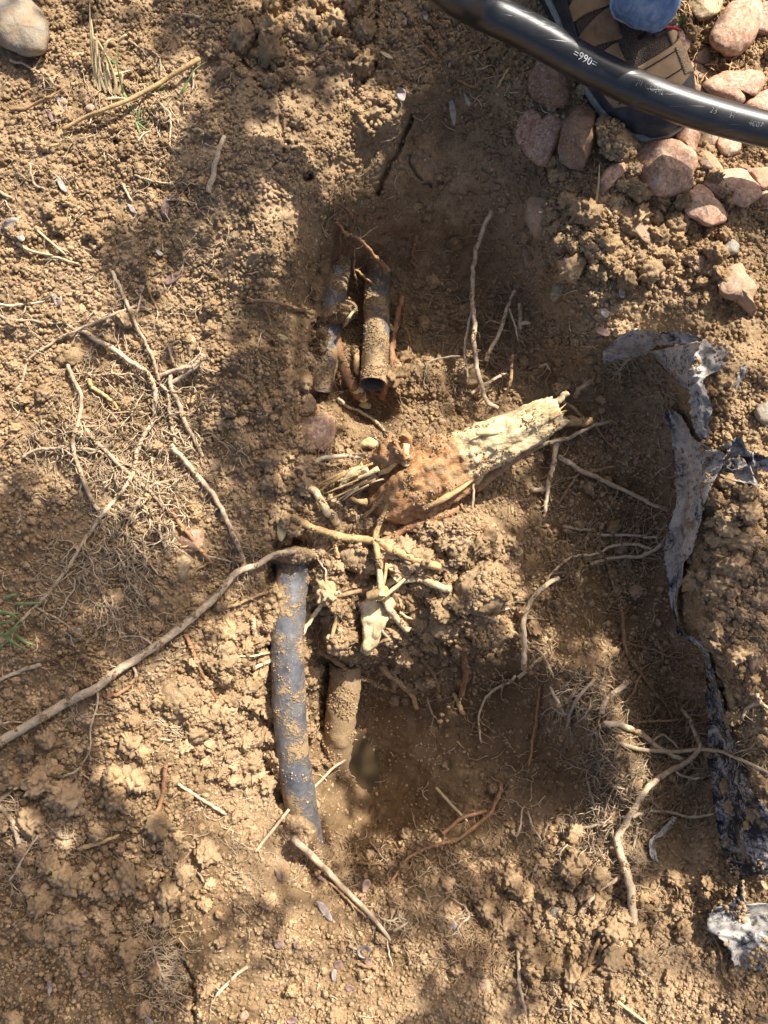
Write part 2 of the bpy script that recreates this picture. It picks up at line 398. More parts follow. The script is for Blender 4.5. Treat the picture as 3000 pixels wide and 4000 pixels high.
h += lumps(U, V, 32, 49, .7, .3, .7)*S*.6*CR
h += lumps(U, V, 15, 53, .8, .35, .72)*S*.42*(CR*.85 + .08)
h += .0026*CR*(.35 - abs(fbm(U/34, V/34, 55, 3)))*2
h += .0016*(CR*.8 + .2)*fbm(U/15, V/15, 57, 2)
h += .0011*perlin(U/11, V/11, 61)*(.35 + .65*CR)
h += .004*CR*np.minimum(0, perlin(U/38, V/38, 63) + .15)
sm = 1 - CR                   # pressed and scraped faces: shallow tool marks and hairline cracks
ca, sa = math.cos(.5), math.sin(.5); UR = U*ca + V*sa; VR = -U*sa + V*ca
h += .0020*sm*perlin(UR/16, VR/110, 65) + .0035*sm*fbm(U/75, V/75, 66, 4)
h -= .0045*sm*smooth01(1 - abs(perlin(U/95 + .6*perlin(U/40, V/40, 69), V/95, 67))/.045)*smooth01(perlin(U/170, V/170, 68)*2 + .5)
# stepped edge of the bank under the torn fabric
bank = np.array([(2640, 1330), (2600, 1420), (2680, 1560), (2700, 1700), (2690, 1900), (2665, 2150), (2680, 2420), (2740, 2500), (2800, 2640), (2820, 2800), (2850, 3000), (2890, 3250), (2920, 3450)], float)
bx = np.interp(V, bank[:, 1], bank[:, 0]) + 22*perlin(U/60, V/60, 71)
inb = smooth01((V - 1320)/120)*smooth01((3500 - V)/200)
h += inb*(.030*smooth01((U - bx)/55) - .022*smooth01((bx + 12 - U)/50)*smooth01((U - bx + 420)/260))*smooth01((3100 - U)/90)
out_ = smooth01((np.maximum(np.maximum(-U, U - 3000), np.maximum(-V, V - 4000)) - 120)/480)
Z += h*(1 - out_) + .008*perlin(U/420, V/420, 11)*out_*(1 - .9*smooth01((np.hypot(U - 1500, V - 2000) - 3000)/9000))
# cracks and holes
def carve(pts, w, depth):
    pts = catmull(pts, 5); pts = [p + np.array([random.uniform(-7, 7), random.uniform(-7, 7)]) for p in pts]
    best = None
    x0 = min(p[0] for p in pts) - 4*w; x1 = max(p[0] for p in pts) + 4*w; y0 = min(p[1] for p in pts) - 4*w; y1 = max(p[1] for p in pts) + 4*w
    iu = np.where((UA > x0) & (UA < x1))[0]; iv = np.where((VA > y0) & (VA < y1))[0]
    ss = np.ix_(iv, iu); X = U[ss]; Y = V[ss]; best = np.full(X.shape, 1e9)
    for a, b in zip(pts[:-1], pts[1:]):
        d = b - a; L = max((d**2).sum(), 1e-6)
        t = np.clip(((X - a[0])*d[0] + (Y - a[1])*d[1])/L, 0, 1)
        best = np.minimum(best, np.hypot(X - a[0] - t*d[0], Y - a[1] - t*d[1]))
    Z[ss] -= depth*smooth01(1.3 - best/w)
carve(T(1, 0, [(1010, 760), (960, 900), (900, 1010), (840, 1130), (790, 1260)]), 10, .012)
carve(T(1, 0, [(760, 110), (770, 250), (765, 420), (690, 520)]), 12, .010)
carve(T(0, 0, [(1520, 290), (1560, 370), (1620, 450)]), 8, .008)
carve(T(1, 0, [(150, 560), (165, 760), (170, 980)]), 8, .006)
carve(T(1, 0, [(990, 1000), (1030, 1120), (1140, 1210)]), 6, .006)
carve(T(0, 3, [(1190, 1270), (1240, 1370), (1255, 1500), (1250, 1659)]), 9, .014)
carve(T(0, 3, [(790, 620), (780, 760), (740, 960)]), 12, .010)
carve(T(1, 2, [(1300, 480), (1330, 390), (1390, 260)]), 13, .020)
carve(T(1, 0, [(0, 520), (70, 600), (100, 640)]), 7, .005)
for hx, hy, hr, hd in ((1202, 690, 20, .02), (1120, 560, 14, .012), (640, 3448, 20, .02), (690, 3700, 16, .014), (455, 555, 14, .014), (235, 3020, 13, .01), (600, 3600, 14, .012), (560, 3560, 10, .012)):
    d = np.hypot(U - hx, V - hy); Z -= hd*smooth01(1.35 - d/hr)
# the pipes lie in beds of their own
BED = []
def bed(path, r_px, drop):
    for a, b in zip(path[:-1], path[1:]):
        x0 = min(a[0], b[0]) - 3*r_px; x1 = max(a[0], b[0]) + 3*r_px; y0 = min(a[1], b[1]) - 3*r_px; y1 = max(a[1], b[1]) + 3*r_px
        iu = np.where((UA > x0) & (UA < x1))[0]; iv = np.where((VA > y0) & (VA < y1))[0]; ss = np.ix_(iv, iu)
        X = U[ss]; Y = V[ss]; dx = b[0] - a[0]; dy = b[1] - a[1]
        t = np.clip(((X - a[0])*dx + (Y - a[1])*dy)/(dx*dx + dy*dy), 0, 1)
        d = np.hypot(X - a[0] - t*dx, Y - a[1] - t*dy); zc = a[2] + (b[2] - a[2])*t - drop
        w = smooth01(1.9 - d/r_px); Z[ss] = np.where(Z[ss] > zc, Z[ss]*(1 - w) + zc*w, Z[ss])
PIPE_A = [(1147, 2195, -.078), (1134, 2320, -.068), (1125, 2450, -.062), (1124, 2600, -.060), (1132, 2800, -.066), (1150, 3000, -.080), (1178, 3160, -.100), (1208, 3330, -.140)]
PIPE_B = [(1352, 2590, -.140), (1343, 2700, -.150), (1325, 2850, -.172), (1310, 2960, -.205), (1295, 3060, -.255)]
PIPE_C = [(1478, 960, -.190), (1474, 1100, -.155), (1470, 1260, -.120), (1466, 1400, -.098), (1457, 1500, -.086)]
PIPE_D = [(1345, 880, -.158), (1325, 1000, -.136), (1302, 1130, -.118), (1280, 1280, -.103), (1262, 1400, -.094), (1240, 1520, -.104)]
bed(PIPE_A[:7], 62, .026); bed(PIPE_B[:3], 56, .020); bed(PIPE_C[2:], 52, .020); bed(PIPE_D[3:], 40, .012); bed([(1457, 1495, -.100), (1452, 1590, -.128)], 62, .018)
# soil slumped against and over parts of the pipes
HEAPN = .008*fbm(U/60, V/60, 77, 3) + lumps(U, V, 24, 79, .8, .3, .7)*S*.7 + lumps(U, V, 52, 83, .7, .3, .7)*S*.4
def heap(cx, cy, rx, ry, z, rot=0):
    b = blob(cx, cy, rx, ry, rot, .45); t = z + HEAPN
    global Z
    Z = np.maximum(Z, Z*(1 - b) + t*b)
heap(1205, 1140, 60, 260, -.082, 12)
heap(1318, 1225, 70, 44, -.074, -20)
heap(1190, 1440, 60, 90, -.072, 0)
heap(1120, 3255, 95, 110, -.085, 20)
heap(1150, 2170, 90, 40, -.040, 0)
heap(1065, 2380, 40, 110, -.045, 10)
heap(1075, 2950, 36, 120, -.075, -12)
heap(1210, 2300, 40, 130, -.075, 5)
heap(1380, 2520, 120, 70, -.085, 0)
heap(1300, 2950, 40, 90, -.178, 8)
heap(2760, 1900, 60, 260, -.006, 4)
heap(2790, 2250, 70, 200, -.002, 0)
heap(2920, 2650, 80, 260, .004, 0)
heap(1165, 3270, 75, 75, -.060, 20)
heap(1215, 3350, 60, 60, -.088, 0)
heap(1300, 3080, 60, 60, -.205, 0)
heap(1255, 1330, 34, 60, -.070, 10)
heap(2235, 2660, 110, 60, -.030, -45)
heap(2350, 2830, 70, 150, -.036, -28)
heap(2430, 3010, 60, 110, -.050, -15)
heap(1640, 1500, 130, 70, -.098, 10)
heap(1620, 330, 70, 60, .006, -30)
heap(1470, 440, 110, 80, .012, -40)
heap(1130, 120, 120, 60, .020, 0)
heap(1560, 2180, 150, 70, -.046, 0)
heap(1760, 2120, 160, 110, -.040, 0)
heap(1830, 2330, 140, 130, -.044, 0)
heap(1330, 2420, 60, 150, -.058, 0)
heap(1290, 2260, 60, 120, -.055, 0)

SOIL_SHADE = np.clip((-Z - .05)/.11, 0, 1)*.8*(.3 + .7*smooth01((V - 1500)/500)) + .30*smooth01(fbm(U/260, V/260, 91, 3)*1.3 + .4)  # soil darkened with depth: damp, and shade put into the colour
SOIL_SHADE = np.clip(SOIL_SHADE*(.65 + .35*(1 - CR)) + .10*(1 - CR) + .7*blob(300, 3500, 600, 750) + .4*blob(1750, 3500, 700, 300) + .3*blob(1200, 3800, 700, 300) + .3*blob(1100, 1700, 300, 350) + .45*blob(2300, 2200, 330, 700) + .35*blob(300, 2300, 500, 320, -15), 0, 1)  # shade painted in patches over the trench, left side and bottom
K = S*(CAM_H - Z)/CAM_H
co = np.stack([(U - 1500)*K, -(V - 2000)*K, Z], -1).reshape(-1, 3).astype(np.float32)
ny, nx = U.shape
idx = np.arange(ny*nx).reshape(ny, nx)
quads = np.stack([idx[:-1, :-1], idx[1:, :-1], idx[1:, 1:], idx[:-1, 1:]], -1).reshape(-1, 4).astype(np.int32)
me = bpy.data.meshes.new('ground')
me.vertices.add(len(co)); me.vertices.foreach_set('co', co.ravel())
me.loops.add(quads.size); me.loops.foreach_set('vertex_index', quads.ravel())
me.polygons.add(len(quads)); me.polygons.foreach_set('loop_start', np.arange(0, quads.size, 4, dtype=np.int32))
me.polygons.foreach_set('use_smooth', np.ones(len(quads), dtype=bool))
for nm, arr in (('damp_shade', SOIL_SHADE), ('crumbly', CR)):
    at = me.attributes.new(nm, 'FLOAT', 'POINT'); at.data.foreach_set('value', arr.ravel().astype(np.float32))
me.materials.append(M['soil']); me.update(); me.validate()
ground = bpy.data.objects.new('ground', me); COL.objects.link(ground); tag(ground, kind='structure')

def samp(A, px, py):
    fu = np.interp(px, UA, np.arange(len(UA))); fv = np.interp(py, VA, np.arange(len(VA)))
    i = np.clip(fu.astype(int) if hasattr(fu, 'astype') else int(fu), 0, len(UA) - 2); j = np.clip(fv.astype(int) if hasattr(fv, 'astype') else int(fv), 0, len(VA) - 2)
    a = fu - i; b = fv - j
    return (A[j, i]*(1 - a) + A[j, i + 1]*a)*(1 - b) + (A[j + 1, i]*(1 - a) + A[j + 1, i + 1]*a)*b
Zs = Z.copy()               # lightly smoothed height for things that bridge the crumbs
for _ in range(3):
    Zs[1:-1] = (Zs[:-2] + Zs[1:-1] + Zs[2:])/3; Zs[:, 1:-1] = (Zs[:, :-2] + Zs[:, 1:-1] + Zs[:, 2:])/3
U0 = int(np.argmin(abs(UA + 40))); V0 = int(np.argmin(abs(VA + 40)))
def fastsamp(A, px, py):
    if -40 <= px <= 3030 and -40 <= py <= 4030:
        a = U0 + (px + 40)/4.2; b = V0 + (py + 40)/4.2; i = int(a); j = int(b); a -= i; b -= j
        return float((A[j, i]*(1 - a) + A[j, i + 1]*a)*(1 - b) + (A[j + 1, i]*(1 - a) + A[j + 1, i + 1]*a)*b)
    return float(samp(A, float(px), float(py)))
def G(px, py): return fastsamp(Z, px, py)
def Gs(px, py): return fastsamp(Zs, px, py)

# ---- loose crumbs lying on the ground (uncountable: one object of instanced grains)
def crumbs(name, n, rmin, rmax, power, weight, mat='crumb', sink=.25, subdiv=2):
    n = int(n*1.35); xs = rng.uniform(-420, 3420, n*4); ys = rng.uniform(-420, 4420, n*4)
    w = samp(weight, xs, ys)*(1 - smooth01((np.maximum(np.maximum(-xs, xs - 3000), np.maximum(-ys, ys - 4000)) - 130)/280)); keep = rng.uniform(0, 1, n*4) < w
    xs = xs[keep][:n]; ys = ys[keep][:n]; k = len(xs)
    r = rmin*(rmax/rmin)**(rng.uniform(0, 1, k)**power)
    z = samp(Zs, xs, ys) + r*S*(1 - 2*sink)
    kk = S*(CAM_H - z)/CAM_H
    return grains(name, np.stack([(xs - 1500)*kk, -(ys - 2000)*kk, z], -1), r, mat, subdiv)
def crumbs_on(objs, per_m2, rmin, rmax, power=2.0, patchy=30, thr=.0, seed=0):
    """soil grains stuck to the upper side of things"""
    P_, R_ = [], []
    for o in objs:
        me_ = o.data; nv = len(me_.vertices); c = np.empty(nv*3); me_.vertices.foreach_get('co', c); c = c.reshape(-1, 3)
        me_.calc_loop_triangles(); t = np.empty(len(me_.loop_triangles)*3, dtype=np.int32); me_.loop_triangles.foreach_get('vertices', t); t = t.reshape(-1, 3)
        a_, b_, c_ = c[t[:, 0]], c[t[:, 1]], c[t[:, 2]]; nn = np.cross(b_ - a_, c_ - a_); ar = np.linalg.norm(nn, axis=1)/2; up = nn[:, 2]/np.maximum(2*ar, 1e-12)
        w = ar*np.clip(up*1.4 - .1, 0, 1); k = int(w.sum()*per_m2)
        if k < 1: continue
        i = rng.choice(len(t), k, p=w/w.sum()); u = rng.uniform(0, 1, k); v = rng.uniform(0, 1, k); fl = u + v > 1; u[fl] = 1 - u[fl]; v[fl] = 1 - v[fl]
        q = a_[i] + (b_[i] - a_[i])*u[:, None] + (c_[i] - a_[i])*v[:, None]
        keep = perlin(q[:, 0]*patchy, q[:, 1]*patchy, 300 + seed) > thr; q = q[keep]
        r = rmin*(rmax/rmin)**(rng.uniform(0, 1, len(q))**power); q[:, 2] += r*S*.4
        P_.append(q); R_.append(r)
    return grains('soil_crumbs', np.concatenate(P_), np.concatenate(R_), 'crumb', 2)
def grains(name, cov, r, mat, subdiv):
    k = len(r)
    m = bpy.data.meshes.new(name); m.vertices.add(k); m.vertices.foreach_set('co', cov.astype(np.float32).ravel())
    ro = m.attributes.new('rot', 'FLOAT_VECTOR', 'POINT'); ro.data.foreach_set('vector', rng.uniform(0, 6.28, k*3).astype(np.float32))
    s3 = (r*S)[:, None]*rng.uniform(.7, 1.25, (k, 3))
    sc = m.attributes.new('scl', 'FLOAT_VECTOR', 'POINT'); sc.data.foreach_set('vector', s3.astype(np.float32).ravel())
    m.update()
    o = bpy.data.objects.new(name, m); COL.objects.link(o); tag(o, kind='stuff'); m.materials.append(M[mat])
    g = bpy.data.node_groups.new(name + '_nodes', 'GeometryNodeTree')
    g.interface.new_socket('Geometry', in_out='INPUT', socket_type='NodeSocketGeometry'); g.interface.new_socket('Geometry', in_out='OUTPUT', socket_type='NodeSocketGeometry')
    N = g.nodes; L = g.links
    gi = N.new('NodeGroupInput'); go = N.new('NodeGroupOutput'); inst = N.new('GeometryNodeInstanceOnPoints')
    ginst = N.new('GeometryNodeGeometryToInstance')
    for q in range(4):
        ico = N.new('GeometryNodeMeshIcoSphere'); ico.inputs['Subdivisions'].default_value = subdiv; ico.inputs['Radius'].default_value = 1
        pos = N.new('GeometryNodeInputPosition'); nz = N.new('ShaderNodeTexNoise'); nz.noise_dimensions = '4D'; nz.inputs['Scale'].default_value = .95; nz.inputs['Detail'].default_value = 3
        nz.inputs['W'].default_value = q*7.7 + .3; L.new(pos.outputs[0], nz.inputs['Vector'])
        sb = N.new('ShaderNodeVectorMath'); sb.operation = 'SUBTRACT'; L.new(nz.outputs['Color'], sb.inputs[0]); sb.inputs[1].default_value = (.5, .5, .5)
        sl = N.new('ShaderNodeVectorMath'); sl.operation = 'SCALE'; L.new(sb.outputs[0], sl.inputs[0]); sl.inputs['Scale'].default_value = 1.5
        sp = N.new('GeometryNodeSetPosition'); L.new(ico.outputs['Mesh'], sp.inputs['Geometry']); L.new(sl.outputs[0], sp.inputs['Offset'])
        if subdiv > 2:        # bigger clods are themselves made of grains
            vo = N.new('ShaderNodeTexVoronoi'); vo.inputs['Scale'].default_value = 2.6; L.new(pos.outputs[0], vo.inputs['Vector'])
            mr = N.new('ShaderNodeMath'); mr.operation = 'MULTIPLY_ADD'; L.new(vo.outputs['Distance'], mr.inputs[0]); mr.inputs[1].default_value = -.75; mr.inputs[2].default_value = .32
            s2 = N.new('ShaderNodeVectorMath'); s2.operation = 'SCALE'; L.new(pos.outputs[0], s2.inputs[0]); L.new(mr.outputs[0], s2.inputs['Scale'])
            sp2 = N.new('GeometryNodeSetPosition'); L.new(sp.outputs[0], sp2.inputs['Geometry']); L.new(s2.outputs[0], sp2.inputs['Offset']); sp = sp2
        ss = N.new('GeometryNodeSetShadeSmooth'); L.new(sp.outputs[0], ss.inputs['Geometry'])
        sm = N.new('GeometryNodeSetMaterial'); sm.inputs['Material'].default_value = M[mat]; L.new(ss.outputs[0], sm.inputs['Geometry'])
        L.new(sm.outputs[0], ginst.inputs[0])
    L.new(gi.outputs[0], inst.inputs['Points']); L.new(ginst.outputs[0], inst.inputs['Instance']); inst.inputs['Pick Instance'].default_value = True
    for nm, sock in (('rot', 'Rotation'), ('scl', 'Scale')):
        na = N.new('GeometryNodeInputNamedAttribute'); na.data_type = 'FLOAT_VECTOR'; na.inputs['Name'].default_value = nm
        L.new(na.outputs['Attribute'], inst.inputs[sock])
    L.new(inst.outputs[0], go.inputs[0])
    md = o.modifiers.new('grains', 'NODES'); md.node_group = g
    return o
patch = .35 + .65*smooth01(perlin(U/150, V/150, 101)*1.4 + .5)
crumbs('soil_crumbs', 95000, 2.6, 9.5, 2.2, np.clip(CR*patch, .07, 1))
mid = np.clip(blob(1640, 2300, 330, 320), 0, 1); mid = np.maximum(mid, .9*blob(980, 2700, 260, 300)); mid = np.maximum(mid, .45*blob(2250, 3600, 330, 300)); mid = np.maximum(mid, .35*blob(400, 3300, 330, 500)); mid = np.maximum(mid, .5*blob(2880, 2250, 130, 420)); mid = np.maximum(mid, .35*blob(1150, 150, 350, 160)); mid = np.maximum(mid, .7*blob(2450, 900, 350, 170)); mid = np.maximum(mid, .7*blob(1640, 1480, 200, 80)); mid = np.maximum(mid, .5*blob(1150, 1800, 160, 260))
crumbs('soil_clods', 3400, 12, 52, 2.0, np.clip(mid, .0, 1), subdiv=4, sink=.3)
crumbs('soil_crumbs', 9000, 7, 16, 1.6, np.clip(mid + .12*CL, .0, 1), subdiv=3)
crumbs('soil_clods', 5200, 9, 34, 3.0, np.clip((CL*1.3 - .12)*patch, .02, 1), subdiv=4, sink=.35)
# ------------------------------------------------------------------ pipes
from mathutils import noise as mnoise
def nz3(p, f, seed=0): return mnoise.noise(Vector((p[0]*f + seed*3.1, p[1]*f - seed*1.7, p[2]*f + seed)))
def pipe_path(pts, sub=6): return [P(p[0], p[1], p[2]) for p in catmull(pts, sub)]
def crust(v, n_rings, sides, amt, f, seed, path):
    out = []
    for i in range(n_rings):
        for k in range(sides):
            p = Vector(v[i*sides + k]); c = path[i]; d = (p - c).normalized()
            n = nz3(p, f, seed) + .5*nz3(p, f*2.3, seed + 5)
            out.append(p + d*(max(0, n)*amt + .25*amt*max(0, nz3(p, f*7, seed + 9))))
    return out
def pipe_thing(name, pts, r, mat, label, dirt_amt, seed, open_end=None, cat='pipe'):
    path = pipe_path(pts, 14); sides = 40
    v, f = tube(path, [r]*len(path), sides, cap=False)
    v = crust(v, len(path), sides, dirt_amt, 55, seed, path)
    m = MB(); m.v = v; m.f = f
    o = m.build(name, M[mat]); tag(o, label, cat)
    def ring_end(at_end):
        p = path[-1] if at_end else path[0]; q = path[-2] if at_end else path[1]
        d = (p - q).normalized()
        b = MB()
        inner = [p + d*.0008 - d*x for x in (0, .004, .012, .022)]
        vv, ff = tube(inner, [r*.80, r*.79, r*.79, r*.79], 32, cap=False)
        b.add(vv, [tuple(reversed(q)) for q in ff] + [tuple(range(96, 128))]); b.build('bore', M['bore'], o)
        w = MB(); v1, _ = tube([p + d*.0008, p + d*.0016], [r*1.0, r*1.0], 32, cap=False); v2, _ = tube([p + d*.0008, p + d*.0016], [r*.80, r*.80], 32, cap=False)
        w.v = v1[:32] + v2[:32]; w.f = [(k, (k + 1) % 32, 32 + (k + 1) % 32, 32 + k) for k in range(32)]
        w.build('cut_rim', M['oldd'], o, smooth=False)
    if open_end == 'end': ring_end(True)
    if open_end == 'start': ring_end(False)
    return o, path
pa, _ = pipe_thing('old_pipe', PIPE_A, .0205, 'old', 'black water pipe with patches of dried mud, lying exposed below the tangle of cut roots', .0022, 3)
pb, _ = pipe_thing('old_pipe', PIPE_B, .0205, 'oldm', 'wet mud covered pipe sloping down into the water of the lower hole', .004, 8, 'start')
pd, _ = pipe_thing('old_pipe', PIPE_D, .0180, 'old', 'half buried black pipe on the left of the open ended pipe', .0016, 12)
pc, cpath = pipe_thing('old_pipe', PIPE_C, .0172, 'oldd', 'cut black pipe with its dark open end facing down the hole', .0016, 5, None)
# coupling with the open cut end
cp = [(1470, 1262, -.1775), (1468, 1330, -.163), (1463, 1420, -.145), (1455, 1512, -.127)]
path = pipe_path(cp, 12); sides = 40
v, f = tube(path, [.0193]*2 + [.0190]*(len(path) - 2), sides, cap=False); v = crust(v, len(path), sides, .0018, 70, 14, path)
m = MB(); m.v = v; m.f = f; coup = m.build('coupling', M['oldd'], pc)
p, q = path[-1], path[-2]; d = (p - q).normalized()
b = MB(); vv, ff = tube([p + d*.0006 - d*x for x in (0, .004, .04, .10)], [.0160]*4, 36, cap=False)
b.add(vv, [tuple(reversed(q)) for q in ff] + [tuple(range(108, 144))]); b.build('bore', M['bore'], coup)
w = MB(); v1, _ = tube([p + d*.0006, p + d*.001], [.0192]*2, 36, cap=False); v2, _ = tube([p + d*.0006, p + d*.001], [.0160]*2, 36, cap=False)
w.v = v1[:36] + v2[:36]; w.f = [(k, (k + 1) % 36, 36 + (k + 1) % 36, 36 + k) for k in range(36)]; w.build('cut_rim', M['old'], coup, smooth=False)
v1, f1 = tube([path[0] - d*.001, path[0] - d*.0002, path[0] + d*.002], [.0174, .0196, .0196], 36, cap=False)
m = MB(); m.add(v1, f1); m.build('coupling_lip', M['oldd'], coup)

# new pipe
NEWP = [(1250, -420, .21), (1500, -230, .195), (1750, -40, .172), (1870, 32, .146), (2010, 98, .132), (2120, 156, .123), (2262, 238, .112), (2380, 296, .104), (2500, 352, .097), (2630, 402, .090), (2760, 444, .084), (2880, 478, .079), (3000, 508, .074), (3200, 552, .064), (3500, 610, .048), (4000, 700, .030)]
npath = pipe_path(NEWP, 8); NR = .0178
v, f = tube(npath, [NR]*len(npath), 56, cap=True); m = MB(); m.add(v, f)
newpipe = m.build('new_pipe', M['pipe']); tag(newpipe, 'clean glossy black plastic pipe running over the boot, printed with white figures', 'pipe')
cum = [0]
for a, b_ in zip(npath[:-1], npath[1:]): cum.append(cum[-1] + (b_ - a).length)
def on_pipe(s, a, lift=.0004):
    i = max(0, min(len(cum) - 2, int(np.searchsorted(cum, s)) - 1)); t = (s - cum[i])/(cum[i + 1] - cum[i])
    c = npath[i].lerp(npath[i + 1], t); d = (npath[min(i + 2, len(npath) - 1)] - npath[max(i - 1, 0)]).normalized()
    up = Vector((0, 0, 1)); up = (up - d*up.dot(d)).normalized(); side = up.cross(d)   # side points up the picture
    return c + (up*math.cos(a) + side*math.sin(a))*(NR + lift)
def s_at(px, py):
    return min(range(len(npath)), key=lambda i: (npath[i] - P(px, py, npath[i].z)).length)
def lettering(text, s0, a0, size, name='lettering', mat='print', keep=1.0):
    cu = bpy.data.curves.new('text', 'FONT'); cu.body = text; cu.size = size; cu.resolution_u = 2
    to = bpy.data.objects.new('text', cu); COL.objects.link(to); bpy.context.view_layer.update()
    me_ = bpy.data.meshes.new_from_object(to.evaluated_get(bpy.context.evaluated_depsgraph_get()))
    bpy.data.objects.remove(to); b = bmesh.new(); b.from_mesh(me_); bpy.data.meshes.remove(me_)
    bmesh.ops.subdivide_edges(b, edges=[e for e in b.edges if e.calc_length() > size*.2], cuts=2)
    if keep < 1:
        rs = random.Random(5); bmesh.ops.delete(b, geom=[f_ for f_ in b.faces if rs.random() > keep], context='FACES')
    for q in b.verts: q.co = on_pipe(s0 + q.co.x, a0 + q.co.y/NR)
    me_ = bpy.data.meshes.new(name); b.to_mesh(me_); b.free(); me_.materials.append(M[mat])
    o = bpy.data.objects.new(name, me_); COL.objects.link(o); o.parent = newpipe; return o
mid_s = cum[s_at(2262, 238)]
lettering('=990=', mid_s - .0135, -.52, .0105)
M['print2'] = make_plain('worn_white_ink', (.10, .10, .10), (.30, .30, .29), 900, .7)
lettering('JII CONL', cum[s_at(2500, 352)] - .012, -.38, .0085, mat='print2', keep=.75)
lettering('23', cum[s_at(2750, 441)], -.42, .008, mat='print2', keep=.7)
lettering('H', cum[s_at(2800, 455)] + .004, -.42, .008, mat='print2', keep=.75)
lettering('4007', cum[s_at(2890, 481)], -.52, .008, mat='print2', keep=.75)

# ------------------------------------------------------------------ stones and clods
def body(name, pts, mat, hfac=.42, base=0.0, seed=0, cuts=2, rough=.06, tilt=(0, 0), sub=5, deep=.8, smooth=True, dz=None, sharp=.62, grain=0.0):
    """closed lump whose widest outline is the given one"""
    ol = catmull_closed([p[:2] for p in pts], sub); n = len(ol); rs = random.Random(seed*13 + 5)
    cx = sum(p[0] for p in ol)/n; cy = sum(p[1] for p in ol)/n
    area = abs(sum(ol[i][0]*ol[(i + 1) % n][1] - ol[(i + 1) % n][0]*ol[i][1] for i in range(n)))/2
    R = math.sqrt(area/math.pi); H = R*S*hfac*1.35
    z0 = (Gs(cx, cy) if dz is None else dz) + base - (.004 if name in ('stone', 'boulder') else 0)
    rings = [(math.radians(a)) for a in ((90, 74, 60, 47, 35, 24, 13, 3, -8, -22, -40, -60, -90) if not grain else (90, 84, 77, 70, 63, 56, 49, 42, 36, 30, 24, 18, 12, 6, 0, -6, -14, -24, -40, -90))]
    v = []; f = []
    planes = [(Vector((rs.uniform(-1, 1), rs.uniform(-1, 1), rs.uniform(.5, 1.6))).normalized(), rs.uniform(.60, .82)) for _ in range(cuts)]
    for a in rings:
        sc = max(0.001, math.cos(a))**sharp; zz = math.copysign(abs(math.sin(a))**.95, a)
        for p in ol:
            lx = (p[0] - cx)*sc; ly = (p[1] - cy)*sc
            if grain:
                rl = math.hypot(lx, ly); bl = (1 - sc)**.7; k_ = (rl*(1 - bl) + R*sc*.95*bl)/max(rl, 1e-6); lx *= k_; ly *= k_
            q = Vector((lx/R, -ly/R, zz))
            for pn, pd in planes:
                e = q.dot(pn) - pd
                if e > 0 and zz > -.1: q -= pn*e*.85
            nn = q*1.0
            dsp = 1 + rough*(mnoise.noise(nn*1.7 + Vector((seed*3.7, 1, 2))) + .5*mnoise.noise(nn*3.9 + Vector((seed, 5, 1))) + .25*mnoise.noise(nn*9 + Vector((2, seed, 1))))
            if grain:
                g3 = Vector((q.x*R, q.y*R, q.z*R)); w1 = mnoise.voronoi(g3/26 + Vector((seed, 0, 3)))[0][0]; w2 = mnoise.voronoi(g3/11 + Vector((0, seed, 3)))[0][0]
                dsp += grain*((.5 - w1)*26*1.1 + (.5 - w2)*11*1.2)/R*3 + grain*.8*mnoise.noise(nn*2.6 + Vector((seed, 4, 3)))
            q *= dsp
            z = z0 + (q.z*H if q.z > 0 else q.z*H*deep) + tilt[0]*q.x*H + tilt[1]*q.y*H
            v.append(P(cx + q.x*R, cy - q.y*R, z))
    for i in range(len(rings) - 1):
        for k in range(n):
            a = i*n + k; b_ = i*n + (k + 1) % n
            f.append((a, a + n, b_ + n, b_))
    m = MB(); m.add(v, f); return m.build(name, M[mat], smooth=smooth)
def stone(pts, mat, label, hfac=.42, base=.006, cuts=2, name='stone', cat='stone', **kw):
    stone.k += 1; kw.setdefault('rough', .10); cuts = cuts + 1 if cuts else 0
    return tag(body(name, pts, mat, hfac, base, stone.k, cuts, **kw), label, cat)
stone.k = 0
Z0 = lambda pts: T(2, 0, pts)
stone(Z0([(20,820),(60,740),(120,708),(165,722),(185,768),(225,740),(270,715),(322,740),(342,800),(322,880),(280,970),(240,1050),(190,1075),(130,1040),(60,960)]), 'rose', 'heart shaped speckled granite stone at the edge of the hole', .40, .010, 1)
stone(Z0([(300,960),(330,830),(380,730),(430,692),(500,688),(548,720),(545,790),(532,900),(500,1020),(440,1112),(380,1100),(310,1040)]), 'redbrown', 'oval red brown stone standing between the heart shaped stone and a clod', .5, .014, 1)
stone(Z0([(105,540),(140,430),(180,385),(350,440),(378,560),(380,640),(330,690),(200,675),(120,625)]), 'redbrown', 'rounded brown granite stone tucked under the new black pipe', .45, .006, 1)
stone(Z0([(765,1050),(790,1010),(830,950),(930,905),(1050,900),(1150,950),(1195,1010),(1192,1080),(1172,1140),(1172,1200),(1150,1250),(1040,1280),(940,1270),(840,1180)]), 'pink', 'large pink stone below the boot toe, half in the pipe shadow', .42, .012, 2)
stone(Z0([(1060,880),(1080,815),(1200,830),(1222,890),(1200,960),(1192,1030),(1140,950),(1080,910)]), 'pink', 'pink stone wedged under the black pipe right of the boot toe', .5, .004, 2)
stone(Z0([(1200,1000),(1240,968),(1290,990),(1370,1090),(1330,1125),(1220,1080)]), 'rose', 'narrow pink stone right of the large shadowed stone', .42, .004, 1)
stone(Z0([(1250,1190),(1310,1130),(1400,1095),(1500,1100),(1600,1200),(1612,1270),(1530,1335),(1450,1325),(1370,1290),(1300,1250)]), 'pink', 'broad pink speckled stone with a clod against its lower side', .40, .010, 2)
